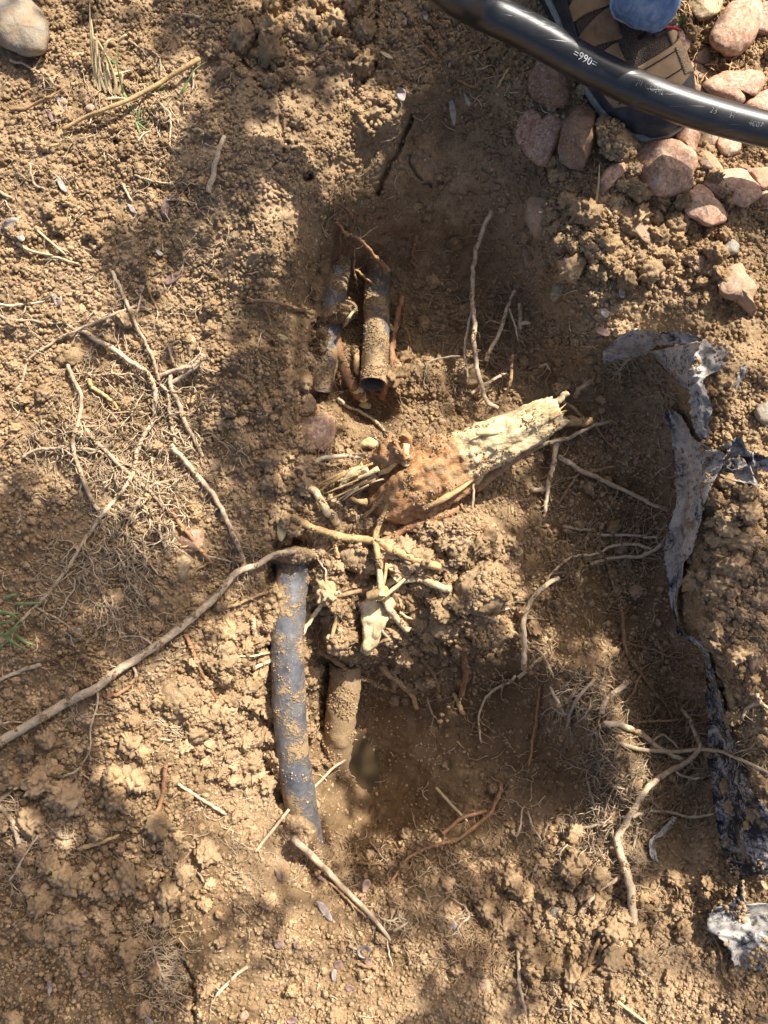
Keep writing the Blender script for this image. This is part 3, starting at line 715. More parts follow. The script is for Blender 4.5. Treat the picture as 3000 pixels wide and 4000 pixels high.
stone(Z0([(1120,1290),(1180,1210),(1250,1205),(1340,1300),(1392,1390),(1372,1445),(1290,1470),(1200,1430),(1120,1370)]), 'pink', 'blunt pink stone standing upright among the crumbs', .55, .010, 2)
stone(Z0([(580,1360),(640,1280),(780,1300),(850,1420),(960,1500),(980,1570),(920,1610),(820,1540),(660,1490),(590,1430)]), 'dusty', 'long dusty pink stone half sunk in loose soil', .34, .001, 2, rough=.16)
stone(Z0([(90,1350),(130,1270),(220,1280),(330,1390),(322,1480),(230,1560),(150,1540),(90,1440)]), 'dusty', 'dusty stone stuck in the right lip of the upper hole', .40, -.002, 3, rough=.14)
stone(Z0([(70,1590),(108,1500),(140,1600),(150,1720),(110,1780),(80,1700)]), 'dusty', 'small dusty stone below the one in the lip of the hole', .42, .000, 2)
stone(Z0([(570,1160),(640,1070),(740,1058),(748,1100),(680,1170),(600,1250),(578,1220)]), 'pink', 'small pale pink stone left of the large shadowed stone', .5, .006, 2)
stone(Z0([(1275,240),(1310,160),(1380,60),(1460,0),(1600,0),(1615,120),(1570,260),(1480,345),(1380,362),(1300,315)]), 'pink', 'big egg shaped pink stone near the top right corner', .52, .016, 0)
stone(Z0([(1110,0),(1230,-60),(1360,-20),(1350,70),(1250,128),(1190,115),(1150,60)]), 'tanst', 'buff stone cut by the top edge right of the trousers', .5, .010, 2)
stone(Z0([(1005,150),(1080,80),(1160,56),(1178,120),(1110,180),(1010,200)]), 'tanst', 'flat buff stone beside the boot laces with a green sprig on it', .35, .004, 1)
stone(Z0([(975,200),(1060,168),(1140,200),(1172,300),(1120,345),(1040,290)]), 'rose', 'knobbly pale pink stone right of the boot', .45, .004, 2, rough=.16)
stone(Z0([(1065,540),(1090,490),(1170,475),(1200,530),(1262,590),(1240,620),(1130,575)]), 'rose', 'small mauve stone touching the upper side of the pipe', .5, .006, 1)
stone(Z0([(1225,550),(1340,480),(1400,460),(1560,452),(1635,500),(1612,580),(1560,622),(1512,585),(1515,650),(1460,682),(1380,645),(1290,612)]), 'pink', 'kidney shaped smooth pink stone above the pipe', .42, .010, 0)
stone(Z0([(1495,690),(1540,630),(1640,580),(1720,600),(1740,720),(1640,770),(1560,715)]), 'pink', 'smooth pink stone at the right edge just above the pipe', .5, .010, 0)
stone(Z0([(1550,190),(1590,60),(1640,10),(1720,40),(1730,200),(1640,225)]), 'rose', 'mauve stone on the right edge beside the egg shaped stone', .42, .006, 1)
stone(Z0([(1165,360),(1220,310),(1290,320),(1312,380),(1250,412),(1180,402)]), 'dusty', 'small buff pebble below the egg shaped stone', .5, .004, 1)
stone(Z0([(1050,425),(1130,385),(1210,405),(1272,470),(1240,530),(1180,490),(1080,462)]), 'dusty', 'brown stone partly hidden under the dry litter right of the boot toe', .4, .002, 1)
stone(Z0([(1240,885),(1290,850),(1340,870),(1330,930),(1290,952),(1242,922)]), 'rose', 'dark pink pebble in the shade under the pipe', .5, .003, 1)
stone(Z0([(1330,905),(1410,870),(1485,905),(1475,980),(1400,1012),(1338,965)]), 'pink', 'red pink stone in the shade under the right end of the pipe', .5, .004, 2)
stone(Z0([(1505,1100),(1580,1088),(1680,1090),(1700,1180),(1610,1232),(1556,1140)]), 'pink', 'pale pink stone at the right edge below the pipe', .42, .006, 1)
stone(Z0([(1595,1255),(1640,1235),(1720,1260),(1700,1350),(1622,1345)]), 'pink', 'pink stone cut by the right edge below the pale one', .45, .004, 1)
stone(Z0([(1420,1345),(1480,1322),(1570,1370),(1572,1412),(1500,1432),(1430,1385)]), 'dusty', 'low flat stone dusted with soil below the broad pink stone', .35, .001, 1)
stone(Z0([(1368,1600),(1420,1548),(1472,1590),(1452,1645),(1385,1648)]), 'greyst', 'small rounded grey pebble in the crumbs on the right', .6, .003, 0, 'pebble', 'pebble')
stone(Z0([(585,1480),(640,1540),(700,1560),(670,1500)]), 'dusty', 'sliver of stone poking out of the crumbs', .3, .001, 1, 'pebble', 'pebble')
Z1 = lambda pts: T(2, 1, pts)
stone(Z1([(1340,200),(1400,80),(1450,50),(1500,70),(1530,120),(1582,200),(1562,280),(1592,360),(1560,388),(1460,300),(1370,265)]), 'dusty', 'upright knobbly stone caked in soil near the right edge', .6, .006, 3, rough=.15)
stone(Z1([(1130,30),(1180,-5),(1262,8),(1268,60),(1195,100)]), 'pink', 'small pink stone alone on the crumbs, lit on its right', .6, .004, 1)
stone(Z1([(1572,1010),(1610,960),(1680,945),(1710,1040),(1660,1095),(1600,1072)]), 'greyst', 'smooth grey brown stone at the right edge beside the torn fabric', .5, .008, 0)
stone(Z1([(783,1330),(800,1318),(832,1326),(826,1340),(798,1348)]), 'rose', 'tiny pink chip on the trench floor', .5, .002, 1, 'pebble', 'pebble', sub=3)
stone(Z1([(548,1000),(575,982),(606,996),(590,1022),(560,1018)]), 'rose', 'mauve chip right of the peeled stump end', .5, .002, 1, 'pebble', 'pebble', sub=3)
stone(T(0, 0, [(-170,60),(-60,-80),(80,-80),(190,-10),(270,70),(312,170),(316,270),(285,350),(200,368),(100,335),(0,290),(-110,200)]), 'greyst', 'large smooth grey boulder in the top left corner', .40, .012, 0, 'boulder', 'boulder', rough=.08)
stone(T(0, 0, [(95,360),(130,335),(175,350),(188,385),(150,408),(105,395)]), 'redbrown', 'small red brown stone below the grey boulder', .5, .004, 1)
stone(T(0, 0, [(555,690),(585,672),(612,690),(600,720),(565,718)]), 'dusty', 'dust coloured pebble above the straight twig', .6, .003, 0, 'pebble', 'pebble')
stone(T(0, 0, [(440,480),(450,410),(480,395),(505,430),(505,500),(470,520)]), 'dusty', 'tan lump left of the dry grass tuft', .5, .000, 1)
stone(T(1, 1, [(255,1115),(300,1060),(380,1035),(500,1040),(516,1120),(490,1210),(430,1272),(350,1232),(270,1205)]), 'rose', 'angular cracked pink brown stone left of the split stump', .48, .012, 3)
stone(T(1, 1, [(508,1190),(520,1178),(530,1192),(518,1208)]), 'tanst', 'tiny buff chip beside the cracked stone', .5, .002, 0, 'pebble', 'pebble', sub=3)
stone(T(0, 2, [(1140,185),(1220,112),(1318,122),(1320,200),(1272,262),(1160,252)]), 'redbrown', 'dull brown stone sunk in the shaded soil', .42, .004, 2)
stone(T(0, 2, [(1130,335),(1180,285),(1236,312),(1216,400),(1182,452),(1140,420)]), 'tanst', 'tan pebble with black specks below the dull brown stone', .5, .005, 0)
stone(T(0, 3, [(1548,1605),(1590,1568),(1612,1610),(1572,1645)]), 'pink', 'pale pink pebble close to the bottom edge', .6, .003, 1, 'pebble', 'pebble')
stone(T(2, 2, [(1528,900),(1560,850),(1620,840),(1690,890),(1640,1000),(1560,1055),(1530,960)]), 'dusty', 'half buried stone at the right edge in the shade of the fabric bank', .4, .002, 1)
stone(T(2, 3, [(605,1250),(640,1235),(662,1262),(640,1282),(612,1275)]), 'dusty', 'pale stone chip among the lower right clods', .6, .003, 1, 'pebble', 'pebble')
stone(T(2, 3, [(245,930),(285,900),(320,930),(310,965),(262,975)]), 'greyst', 'pale crusted stone left of the thick right root', .5, .003, 2, 'pebble', 'pebble')
stone(T(1, 3, [(1400,1500),(1440,1390),(1500,1365),(1530,1420),(1500,1500),(1440,1560)]), 'dusty', 'slanted stone face showing through the soil at the bottom', .35, -.001, 2)
stone(T(0, 3, [(188,280),(200,273),(220,278),(214,290),(196,292)]), 'greyst', 'white chip on the dark lower left soil', .6, .002, 0, 'pebble', 'pebble', sub=3)
stone(T(0, 3, [(712,765),(722,757),(735,763),(730,772),(718,773)]), 'greyst', 'white grit chip in the crack of the lower left slab', .6, .002, 0, 'pebble', 'pebble', sub=3)
stone(T(0, 1, [(1170,545),(1205,510),(1245,502),(1278,540),(1270,600),(1240,652),(1200,610),(1205,570)]), 'tanst', 'pale clay lump beside the bundle of snapped roots', .4, .002, 1)
stone(T(1, 3, [(1460,1345),(1480,1335),(1500,1350),(1485,1368)]), 'greyst', 'pale chip beside the fine root mat', .6, .002, 0, 'pebble', 'pebble', sub=3)

def clod(pts, label, hfac=.6, base=.006):
    stone.k += 1; seed = stone.k
    ol = catmull_closed([p[:2] for p in pts], 6); n = len(ol); cx = sum(p[0] for p in ol)/n; cy = sum(p[1] for p in ol)/n
    area = abs(sum(ol[i][0]*ol[(i + 1) % n][1] - ol[(i + 1) % n][0]*ol[i][1] for i in range(n)))/2; R = math.sqrt(area/math.pi); H = R*hfac*1.25
    an = sorted((math.atan2(p[1] - cy, p[0] - cx), math.hypot(p[0] - cx, p[1] - cy)) for p in ol); xa = [q[0] for q in an]; ra = [q[1] for q in an]
    xa = [xa[-1] - 2*math.pi] + xa + [xa[0] + 2*math.pi]; ra = [ra[-1]] + ra + [ra[0]]
    b = bmesh.new(); bmesh.ops.create_icosphere(b, subdivisions=5 if R > 75 else 4, radius=1); z0 = Gs(cx, cy) + base - .004; off = Vector((seed*3.1, seed*1.7, 0))
    for q in b.verts:
        d = q.co.normalized(); hz = math.hypot(d.x, d.y); ro = float(np.interp(math.atan2(d.y, d.x), xa, ra))*hz**1.2 + R*(1 - hz**1.2)
        g3 = Vector((d.x*ro, d.y*ro, d.z*H))
        f1 = mnoise.noise(g3/55 + off)*13 + mnoise.noise(g3/24 + off)*6
        w1 = mnoise.voronoi(g3/21 + off)[0][0]; w2 = mnoise.voronoi(g3/9 + off)[0][0]
        g3 += d*(f1 + (.45 - w1)*15 + (.45 - w2)*6.5)
        q.co = P(cx + g3.x, cy + g3.y, z0 + g3.z*S)
    me_ = bpy.data.meshes.new('soil_clod'); bmesh.ops.reverse_faces(b, faces=b.faces); b.to_mesh(me_); b.free(); me_.polygons.foreach_set('use_smooth', [True]*len(me_.polygons)); me_.materials.append(M['clod'])
    o = bpy.data.objects.new('soil_clod', me_); COL.objects.link(o); return tag(o, label, 'clod')
clod(Z0([(545,810),(590,730),(640,760),(720,790),(775,860),(815,950),(765,1050),(680,1062),(600,1000),(545,900)]), 'brown clod of earth against the tip of the boot', .6, .010)
clod(Z0([(1330,1240),(1390,1200),(1455,1240),(1465,1300),(1400,1320),(1345,1290)]), 'clod resting against the broad pink stone', .6, .006)
clod(T(1, 2, [(540,260),(640,220),(680,180),(740,200),(772,310),(700,382),(610,372),(550,320)]), 'lumpy clod below the crossing thick root', .6, .010)
clod(T(1, 2, [(1290,470),(1400,360),(1520,320),(1620,380),(1652,480),(1620,600),(1500,660),(1380,640),(1300,580)]), 'big crumbly clod at the right end of the cut root cluster', .5, .010)
clod(T(1, 2, [(1150,110),(1290,20),(1430,40),(1500,130),(1490,200),(1400,262),(1250,240)]), 'broad clod mound below the red root', .4, .006)
clod(T(1, 2, [(1360,700),(1490,660),(1620,680),(1642,780),(1550,872),(1420,870)]), 'clod below the big crumbly clod', .5, .006)
clod(T(1, 2, [(1130,700),(1230,660),(1320,720),(1310,800),(1210,830),(1130,780)]), 'clod between the cream peg and the long thin root', .55, .006)
clod(T(1, 2, [(460,830),(520,780),(590,800),(600,880),(540,920),(470,900)]), 'clod above the mud covered pipe', .6, .006)
clod(T(0, 2, [(1010,1200),(1080,1090),(1200,1060),(1300,1150),(1312,1260),(1240,1352),(1120,1362),(1030,1290)]), 'large sunlit clod in the lower left pocket', .5, .010)
clod(T(0, 2, [(840,1190),(880,1130),(940,1130),(930,1200),(880,1262),(850,1250)]), 'narrow clod left of the large sunlit clod', .6, .006)
clod(T(0, 2, [(1350,1040),(1420,1010),(1480,1060),(1460,1130),(1380,1130)]), 'clod beside the black pipe', .6, .006)
clod(T(0, 1, [(1340,1060),(1390,1010),(1470,1020),(1502,1080),(1450,1132),(1370,1122)]), 'round clod in the shade right of the root tangle', .55, .006)
clod(T(0, 1, [(340,640),(420,590),(520,610),(542,680),(440,722),(350,700)]), 'clod at the upper end of the left curved root', .5, .006)
clod(T(1, 1, [(80,880),(150,830),(230,850),(240,930),(160,990),(90,960)]), 'shaded clod left of the cracked stone', .5, .006)
clod(T(1, 1, [(230,930),(300,890),(390,930),(382,1010),(290,1032)]), 'shaded clod just above the cracked stone', .5, .006)
clod(T(2, 1, [(262,850),(340,790),(412,800),(392,872),(290,902)]), 'clod above the peeled end of the stump', .6, .006)
clod(T(2, 2, [(175,790),(230,742),(275,790),(252,842),(200,845)]), 'round clod on the trench floor near the pale curved root', .55, .004)
clod(T(2, 1, [(1200,860),(1290,820),(1330,880),(1260,920),(1210,905)]), 'clod right of the torn fabric strip', .6, .006)
clod(T(2, 0, [(1130,1560),(1200,1500),(1260,1560),(1200,1620)]), 'clod below the blunt pink stone', .6, .004)
clod(T(0, 0, [(1310,830),(1370,740),(1450,750),(1480,840),(1420,910),(1340,890)]), 'clod at the upper end of the soil caked twig', .5, .004)
clod(T(1, 3, [(1390,780),(1480,760),(1530,830),(1450,900),(1380,860)]), 'crumbly clod by the lower rim of the deep hole', .5, .004)
clod(T(1, 0, [(130,150),(220,95),(320,110),(380,180),(330,260),(220,270),(150,230)]), 'sunlit crumbly clod at the top left of the hole', .4, .004)

# ------------------------------------------------------------------ torn landscaping fabric
def fabric(left, right, label, lift=.006, amp=.006, seed=0, nx=14, ny=46, rag=5, dark=0.0):
    """ruled sheet between two edge lines; third value = lift in mm"""
    rs = random.Random(seed)
    def line(pts):
        c = catmull([p if len(p) > 2 else tuple(p) + (0,) for p in pts], 8); L = [0]
        for a, b in zip(c[:-1], c[1:]): L.append(L[-1] + math.hypot(*(b - a)[:2]))
        return lambda t: np.array([np.interp(t*L[-1], L, [q[k] for q in c]) for k in range(3)])
    A = line(left); B = line(right); v = []; f = []
    for j in range(ny + 1):
        t = j/ny; a = A(t); b = B(t)
        ja = rs.uniform(-rag, rag); jb = rs.uniform(-rag, rag); d = b - a; dl = max(math.hypot(d[0], d[1]), 1); a = a - d/dl*ja; b = b + d/dl*jb
        for i in range(nx + 1):
            u = i/nx; q = a*(1 - u) + b*u
            e = rs.uniform(-rag, rag) if j in (0, ny) else 0
            px, py = q[0], q[1] + e
            z = Gs(px, py) + lift + q[2]*1.35/1000 + amp*(mnoise.noise(Vector((px/70, py/70, seed))) + .5*mnoise.noise(Vector((px/28, py/28, seed + 3))))
            v.append([px, py, z])
    # a sheet is stiff: smooth its height, keep it above the soil
    arr = np.array(v).reshape(ny + 1, nx + 1, 3)
    for _ in range(6):
        zz = arr[:, :, 2].copy(); zz[1:-1] = (zz[:-2] + 2*zz[1:-1] + zz[2:])/4; zz[:, 1:-1] = (zz[:, :-2] + 2*zz[:, 1:-1] + zz[:, 2:])/4
        arr[:, :, 2] = zz
    top = []
    for j in range(ny + 1):
        for i in range(nx + 1):
            px, py, z = arr[j, i]; u_ = i/nx
            z += amp*1.1*(.5 - abs(mnoise.noise(Vector((u_*2.2 + seed, j*.11, seed))))*2) + (.010 if amp > .005 else .003)*max(0, .3 - u_)/.3*(.5 + mnoise.noise(Vector((j*.13, seed, 5))))
            z = max(z + amp*.5*mnoise.noise(Vector((px/24, py/24, seed + 9))), Gs(px, py) + .002)
            top.append(P(px, py, z))
    n = len(top); bot = [p - Vector((0, 0, .0007)) for p in top]; W = nx + 1
    for j in range(ny):
        for i in range(nx):
            a = j*W + i; f.append((a, a + W, a + W + 1, a + 1)); f.append((a + n, a + 1 + n, a + W + 1 + n, a + W + n))
    for j in range(ny):
        a = j*W; f.append((a, a + n, a + W + n, a + W)); a = j*W + nx; f.append((a, a + W, a + W + n, a + n))
    for i in range(nx):
        f.append((i, i + 1, i + 1 + n, i + n)); a = ny*W + i; f.append((a, a + n, a + 1 + n, a + 1))
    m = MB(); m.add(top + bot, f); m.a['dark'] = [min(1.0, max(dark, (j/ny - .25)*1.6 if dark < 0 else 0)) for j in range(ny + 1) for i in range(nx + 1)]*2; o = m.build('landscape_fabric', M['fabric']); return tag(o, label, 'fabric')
fabric(C8([(130, 270, 5), (260, 170, 10), (400, 90, 22), (620, 112, 30), (870, 108, 34), (1062, 178, 36)]), C8([(138, 395, 0), (380, 352, 4), (520, 312, 10), (640, 232, 20), (760, 232, 26), (1050, 190, 34)]), 'upper torn fabric flap sticking out of the bank like a small roof', .012, .004, 1, 10, 40)
fabric(C8([(560, 290, 2), (690, 450, 0), (840, 590, 0), (912, 640, 4)]), C8([(1040, 200, 30), (990, 330, 26), (930, 470, 20), (918, 640, 8)]), 'dark brown triangle of fabric hanging under the upper flap', .006, .003, 2, 12, 24, 2)
fabric(C8([(1060, 180, 34), (1000, 300, 32), (930, 480, 28), (930, 650, 24), (945, 850, 20), (970, 1000, 14), (1085, 1150, 6)]), C8([(1250, 215, 10), (1330, 310, 10), (1240, 440, 12), (1062, 560, 16), (1140, 790, 10), (1112, 950, 8), (1130, 1140, 4)]), 'pale creased fabric strip twisting down from the flap', .008, .010, 3, 12, 60, 6)
fabric(C8([(705, 840), (700, 920), (760, 1010)]) + C8([(770, 1130), (795, 1280), (802, 1500), (805, 1700)]) + T(2, 2, [(1005, 150, 4), (990, 300, 6), (1010, 430, 6), (1020, 560, 8), (1058, 720, 10), (1075, 790, 12), (1170, 850, 12), (1235, 900, 10), (1258, 1050, 6), (1250, 1160, 4), (1268, 1350, 2), (1270, 1500, 0)]) + T(2, 3, [(1275, -20), (1300, 150), (1320, 300), (1350, 450), (1400, 620), (1440, 700)]),
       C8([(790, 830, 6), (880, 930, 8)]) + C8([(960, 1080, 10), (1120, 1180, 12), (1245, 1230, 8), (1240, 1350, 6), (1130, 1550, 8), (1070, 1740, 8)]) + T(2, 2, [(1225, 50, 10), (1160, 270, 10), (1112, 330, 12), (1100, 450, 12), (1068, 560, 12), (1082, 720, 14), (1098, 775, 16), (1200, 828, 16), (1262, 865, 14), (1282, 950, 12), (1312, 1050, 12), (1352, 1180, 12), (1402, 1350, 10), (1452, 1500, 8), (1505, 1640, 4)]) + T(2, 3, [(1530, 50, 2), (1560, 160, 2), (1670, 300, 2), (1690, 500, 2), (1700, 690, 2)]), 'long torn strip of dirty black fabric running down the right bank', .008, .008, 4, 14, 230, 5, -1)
fabric(C8([(1235, 1290, 6), (1290, 1220, 8), (1345, 1140, 10)]), C8([(1250, 1330, 2), (1310, 1240, 4), (1390, 1140, 8)]), 'short pale fabric finger pointing right from the long strip', .008, .003, 8, 6, 16, 3)
fabric(T(2, 1, [(1340, 1240, 4), (1480, 1178, 10), (1520, 1250, 10), (1600, 1290, 10), (1690, 1310, 8)]), T(2, 1, [(1385, 1310, 0), (1490, 1300, 4), (1580, 1445, 4), (1605, 1380, 6), (1690, 1430, 4)]), 'pale fabric scrap at the right edge beside the strip', .008, .006, 5, 10, 36, 6)
fabric(T(2, 1, [(1385, 1310, 0), (1350, 1390, 0), (1380, 1450, 0)]), T(2, 1, [(1490, 1310, 2), (1560, 1400, 2), (1590, 1490, 2)]), 'grey brown fabric piece shaded below the pale scrap', .004, .003, 9, 10, 16, 4)
fabric(T(2, 1, [(1480, 720, 10), (1470, 770, 8), (1430, 850, 3)]), T(2, 1, [(1525, 712, 10), (1500, 790, 8), (1450, 860, 3)]), 'small dark fabric tongue at the right of the pale crease', .006, .003, 11, 5, 12, 3)
fabric(T(2, 3, [(1480, 742, 8), (1430, 800, 4), (1440, 840, 4), (1300, 920, 4), (1265, 1035, 3), (1335, 1095, 2), (1400, 1170, 2), (1440, 1280, 0)]), T(2, 3, [(1498, 735, 10), (1508, 830, 8), (1520, 872, 8), (1680, 890, 8), (1700, 1030, 6), (1700, 1150, 4), (1700, 1240, 2), (1690, 1330, 0)]), 'ragged pale fabric piece with a pointed tip at the lower right', .008, .007, 6, 20, 50, 6, .25)
fabric(T(2, 3, [(1040, 310, 4), (980, 390, 4), (900, 460, 4), (890, 500, 2), (900, 590, 0)]), T(2, 3, [(1070, 330, 4), (1000, 420, 4), (930, 470, 6), (925, 510, 4), (950, 610, 0)]), 'little grey fabric shred half buried in the trench floor', .005, .004, 7, 5, 24, 3)
# ------------------------------------------------------------------ roots
def lay(pts, r0, r1, sub=7, wob=2.2, seed=0, stiff=3, lift=.35):
    """rest a root on the ground: pts are photo points (x, y[, lift in mm])"""
    rs = random.Random(seed*7 + 1)
    c = catmull([tuple(p[:2]) + ((p[2] if len(p) > 2 else 0),) for p in pts], sub)
    # split long segments evenly
    fine = [c[0]]
    for a, b in zip(c[:-1], c[1:]):
        k = max(1, int(math.hypot(*(b - a)[:2])/26))
        for q in range(1, k + 1): fine.append(a + (b - a)*q/k)
    n = len(fine); r = [r0 + (r1 - r0)*i/(n - 1) for i in range(n)]
    w1 = w2 = 0; xy = []
    for i, p in enumerate(fine):
        w1 += rs.uniform(-wob, wob) - .25*w1; w2 += rs.uniform(-wob, wob) - .25*w2
        e = min(1, i/3, (n - 1 - i)/3 + .2)
        xy.append((p[0] + w1*e, p[1] + w2*e, p[2]))
    z = [Gs(x, y) for x, y, _ in xy]
    for _ in range(stiff):
        zz = z[:]
        for i in range(1, n - 1): zz[i] = (z[i-1] + z[i]*2 + z[i+1])/4
        z = [max(a, Gs(x, y) - .2*rr*S) for a, (x, y, _), rr in zip(zz, xy, r)]
    path = []; rad = []
    for (x, y, l), zz, rr in zip(xy, z, r):
        h = zz + rr*S*lift*2 + l/1000 + .0012
        path.append(P(x, y, h)); rad.append(max(rr*S*(CAM_H - h)/CAM_H, .00022))
    return path, rad, xy
def hairs(m, xy, count, length, r=2.0, seed=0, spread=1.0, lift=2.0):
    rs = random.Random(seed*11 + 3)
    for _ in range(count):
        i = rs.randrange(len(xy)); x, y, l = xy[i]
        j = min(i + 1, len(xy) - 1); ang = math.atan2(xy[j][1] - xy[i-1][1], xy[j][0] - xy[i-1][0]) + rs.choice((-1, 1))*rs.uniform(.5, 1.5)*spread
        strand(m, x, y, ang, length*rs.uniform(.35, 1.3), r*rs.uniform(.7, 1.7), rs, l/1000, lift)
def strand(m, x, y, ang, length, r, rs, z0=0, lift=2.0, depth=0):
    n = max(5, int(length/10)); st = length/n; pts = []; rad = []
    turn = rs.uniform(-.12, .12); up = rs.uniform(0, lift)/1000
    for k in range(n + 1):
        g = Gs(x, y); h = max(g, G(x, y)) + .0018 + z0*(1 - k/n) + up*math.sin(math.pi*min(1, k/n*1.15))
        pts.append(P(x, y, h)); rad.append(r*(1 - .65*k/n)*S)
        ang += turn + rs.uniform(-.5, .5); x += math.cos(ang)*st; y += math.sin(ang)*st
        if depth < 1 and k > 1 and rs.random() < .22: strand(m, x, y, ang + rs.choice((-1, 1))*rs.uniform(.5, 1.1), length*rs.uniform(.2, .5), r*.75, rs, z0*(1 - k/n), lift, depth + 1)
    v, f = tube(pts, rad, 3, cap=False); m.add(v, f)
def root(mat, pts, r0, r1, label, nh=0, hl=70, sides_=(), name='root', cat='root', lift=.35, bump=.10, wob=2.2, stiff=3, part='side_root'):
    root.k += 1; k = root.k
    path, rad, xy = lay(pts, r0, r1, seed=k, lift=lift, wob=wob*1.25, stiff=stiff)
    if r1 < 8: rad[-1] *= .4; rad[-2] *= .75
    if r0 < 6: rad[0] *= .45; rad[1] *= .8
    v, f = tube(path, rad, 9 if r0 > 7 else 7, bump=bump, seed=k); m = MB(); m.add(v, f)
    o = m.build(name, M[mat]); tag(o, label, cat)
    for s in sides_:
        p2, r2, xy2 = lay(s[0], s[1], s[2], seed=k*31 + len(xy), lift=lift, stiff=stiff)
        r2[-1] *= .4; r2[-2] *= .75
        v, f = tube(p2, r2, 6, bump=bump, seed=k + 500); mm = MB(); mm.add(v, f); mm.build(part, M[mat], o); xy = xy + xy2
    if nh:
        h = MB(); hairs(h, xy, int(nh*1.6), hl*1.45, 2.1, k); tag(h.build('rootlets', M['hair' if mat in ('root', 'rootg', 'rootc') else 'haird'], o), kind='stuff')
    return o
root.k = 0
t01 = lambda p: T(0, 1, p); t02 = lambda p: T(0, 2, p); t00 = lambda p: T(0, 0, p); t10 = lambda p: T(1, 0, p); t11 = lambda p: T(1, 1, p)
t12 = lambda p: T(1, 2, p); t13 = lambda p: T(1, 3, p); t21 = lambda p: T(2, 1, p); t22 = lambda p: T(2, 2, p); t23 = lambda p: T(2, 3, p); t03 = lambda p: T(0, 3, p)

# --- left tangle
root('root', t01([(970,350),(900,330),(820,345,6),(700,390,6),(530,465,4),(380,540),(240,630),(180,700),(140,800),(80,920)]), 6, 5, 'thin bowed root arching over the left end of the root tangle', 6)
root('root', t01([(525,480),(620,545,3),(740,610,5),(860,690,8),(940,750,8),(985,830,6),(1005,900,4),(1000,1000,3),(980,1090,3),(930,1170,4),(890,1270,6),(870,1380,6),(830,1470,4),(760,1560,3),(690,1640,2)]) + t02([(640,50),(540,190),(430,370),(300,530),(200,640),(130,720)]), 10.5, 6, 'longest S shaped root of the left tangle, ending at the green grass', 60, 90)
root('root', t01([(440,705,6),(470,800,6),(520,910,5),(515,1050,5),(480,1160,6),(475,1260,7),(510,1380,6),(560,1510,4),(640,1650,2)]), 8, 8, 'wavy root on the left side of the tangle', 26, 80)
root('root', t01([(725,100),(770,190),(830,330,8),(880,430,8),(930,540,6),(980,640,6),(1020,750,8),(1030,810,6)]), 7.5, 6, 'straightish root running down from the top of the left tangle', 10, 60, [(t01([(910,240),(900,320,4),(872,395,6)]), 4, 4)])
root('root', t01([(1320,640,14),(1250,705,12),(1100,745,9),(1030,775,6)]), 10, 7, 'frayed snapped root sticking out right of the tangle', 12, 40, [(t01([(1325,655,12),(1230,742,10),(1110,828,8)]), 9, 8), (t01([(1300,630,16),(1240,690,14),(1150,730,10)]), 4, 4)])
root('root', t01([(1160,545,8),(1100,600,8),(1135,715,8)]), 4, 5, 'short bent rootlet above the frayed snapped root', 3, 40)
root('root', t01([(1105,770,8),(1110,850,8),(1150,940,6),(1190,1060,5),(1240,1150,5),(1280,1220,4),(1315,1300,2)]), 9, 8, 'smooth pale root slanting down the right side of the tangle', 14, 60)
root('root', t01([(1040,830,6),(1080,900,5),(1100,1020,4),(1120,1130,4),(1140,1220,4)]), 6, 6, 'knotted root in the middle of the tangle', 40, 70)
root('root', t01([(1110,1225,8),(1200,1320,8),(1280,1420,7),(1370,1530,6)]) + t02([(1440,0,5),(1490,80,5),(1530,190,4),(1570,280,4),(1595,400,6)]), 10.5, 9, 'thick sunlit root leading from the tangle down to the long diagonal root', 30, 80)
root('root', t01([(550,1105),(620,1190,3),(700,1280,5),(800,1380,5),(900,1460,4),(1000,1550,3),(1070,1640,2)]), 8.5, 7, 'diagonal root through the bottom of the left tangle', 34, 90)
root('root', t01([(145,1305,2),(230,1260,4),(350,1250,4),(500,1250,5),(640,1275,4),(760,1330,4),(870,1380,4),(960,1440,2)]), 6, 5, 'thin level root crossing the left tangle low down', 24, 80)
root('rooto', t01([(582,798,4),(600,850,4),(680,905,3),(730,950,2),(800,1045)]), 9, 5, 'short broken root with a pale split tip inside the tangle', 6, 50)
root('rootd', t01([(940,110),(960,200,2),(990,290,2),(1025,358)]), 5, 4, 'short brown root beside the pinkish dead leaf', 0)
root('root', t01([(-10,385),(70,415),(200,420),(330,435),(430,445),(485,475)]), 6, 4, 'thin root coming in from the left edge', 6, 50)
root('root', t01([(520,750,4),(640,770,4),(760,770,4),(880,775,5),(950,805,4)]), 3, 3, 'hair thin root hanging across the tangle', 20, 60)
root('root', t01([(990,1255,4),(982,1330,4),(992,1400,4),(985,1480,2)]), 4.5, 3.5, 'short upright rootlet low in the tangle', 4, 40)
root('root', t01([(1230,1400,3),(1130,1450,4),(960,1500,4),(900,1590,4),(860,1659,4)]) + t02([(820,100,4),(815,200,4),(832,400,3),(800,600),(778,700)]), 6, 2, 'thin root trailing straight down from the tangle', 20, 80)
root('rootd', t01([(-10,1285),(50,1200),(150,1150)]), 6, 5, 'brown root bowed against the left edge', 2)
root('rootd', t01([(590,1400,3),(650,1320,4),(790,1210,2)]), 7, 5, 'brown root slanting behind the tangle', 4)
root('root', t02([(700,260,2),(720,340,2),(800,370),(900,440),(930,570),(1000,670),(1060,710)]), 4, 2, 'meandering thin root below the tangle', 14, 60)
root('root', t02([(1025,70,4),(1040,140,4),(1070,230,3)]), 5, 6, 'short pale root end pointing down under the tangle', 4, 40)
root('rootr', t02([(1100,-20,6),(1180,90,6),(1280,220,5),(1382,340,3)]), 8, 7.5, 'straight pinkish root stick at the right foot of the tangle', 3, 40)
root('root', t02([(850,180,3),(930,290,3),(1022,405,1)]), 4.5, 4, 'straight rootlet left of the tan pebble', 0)
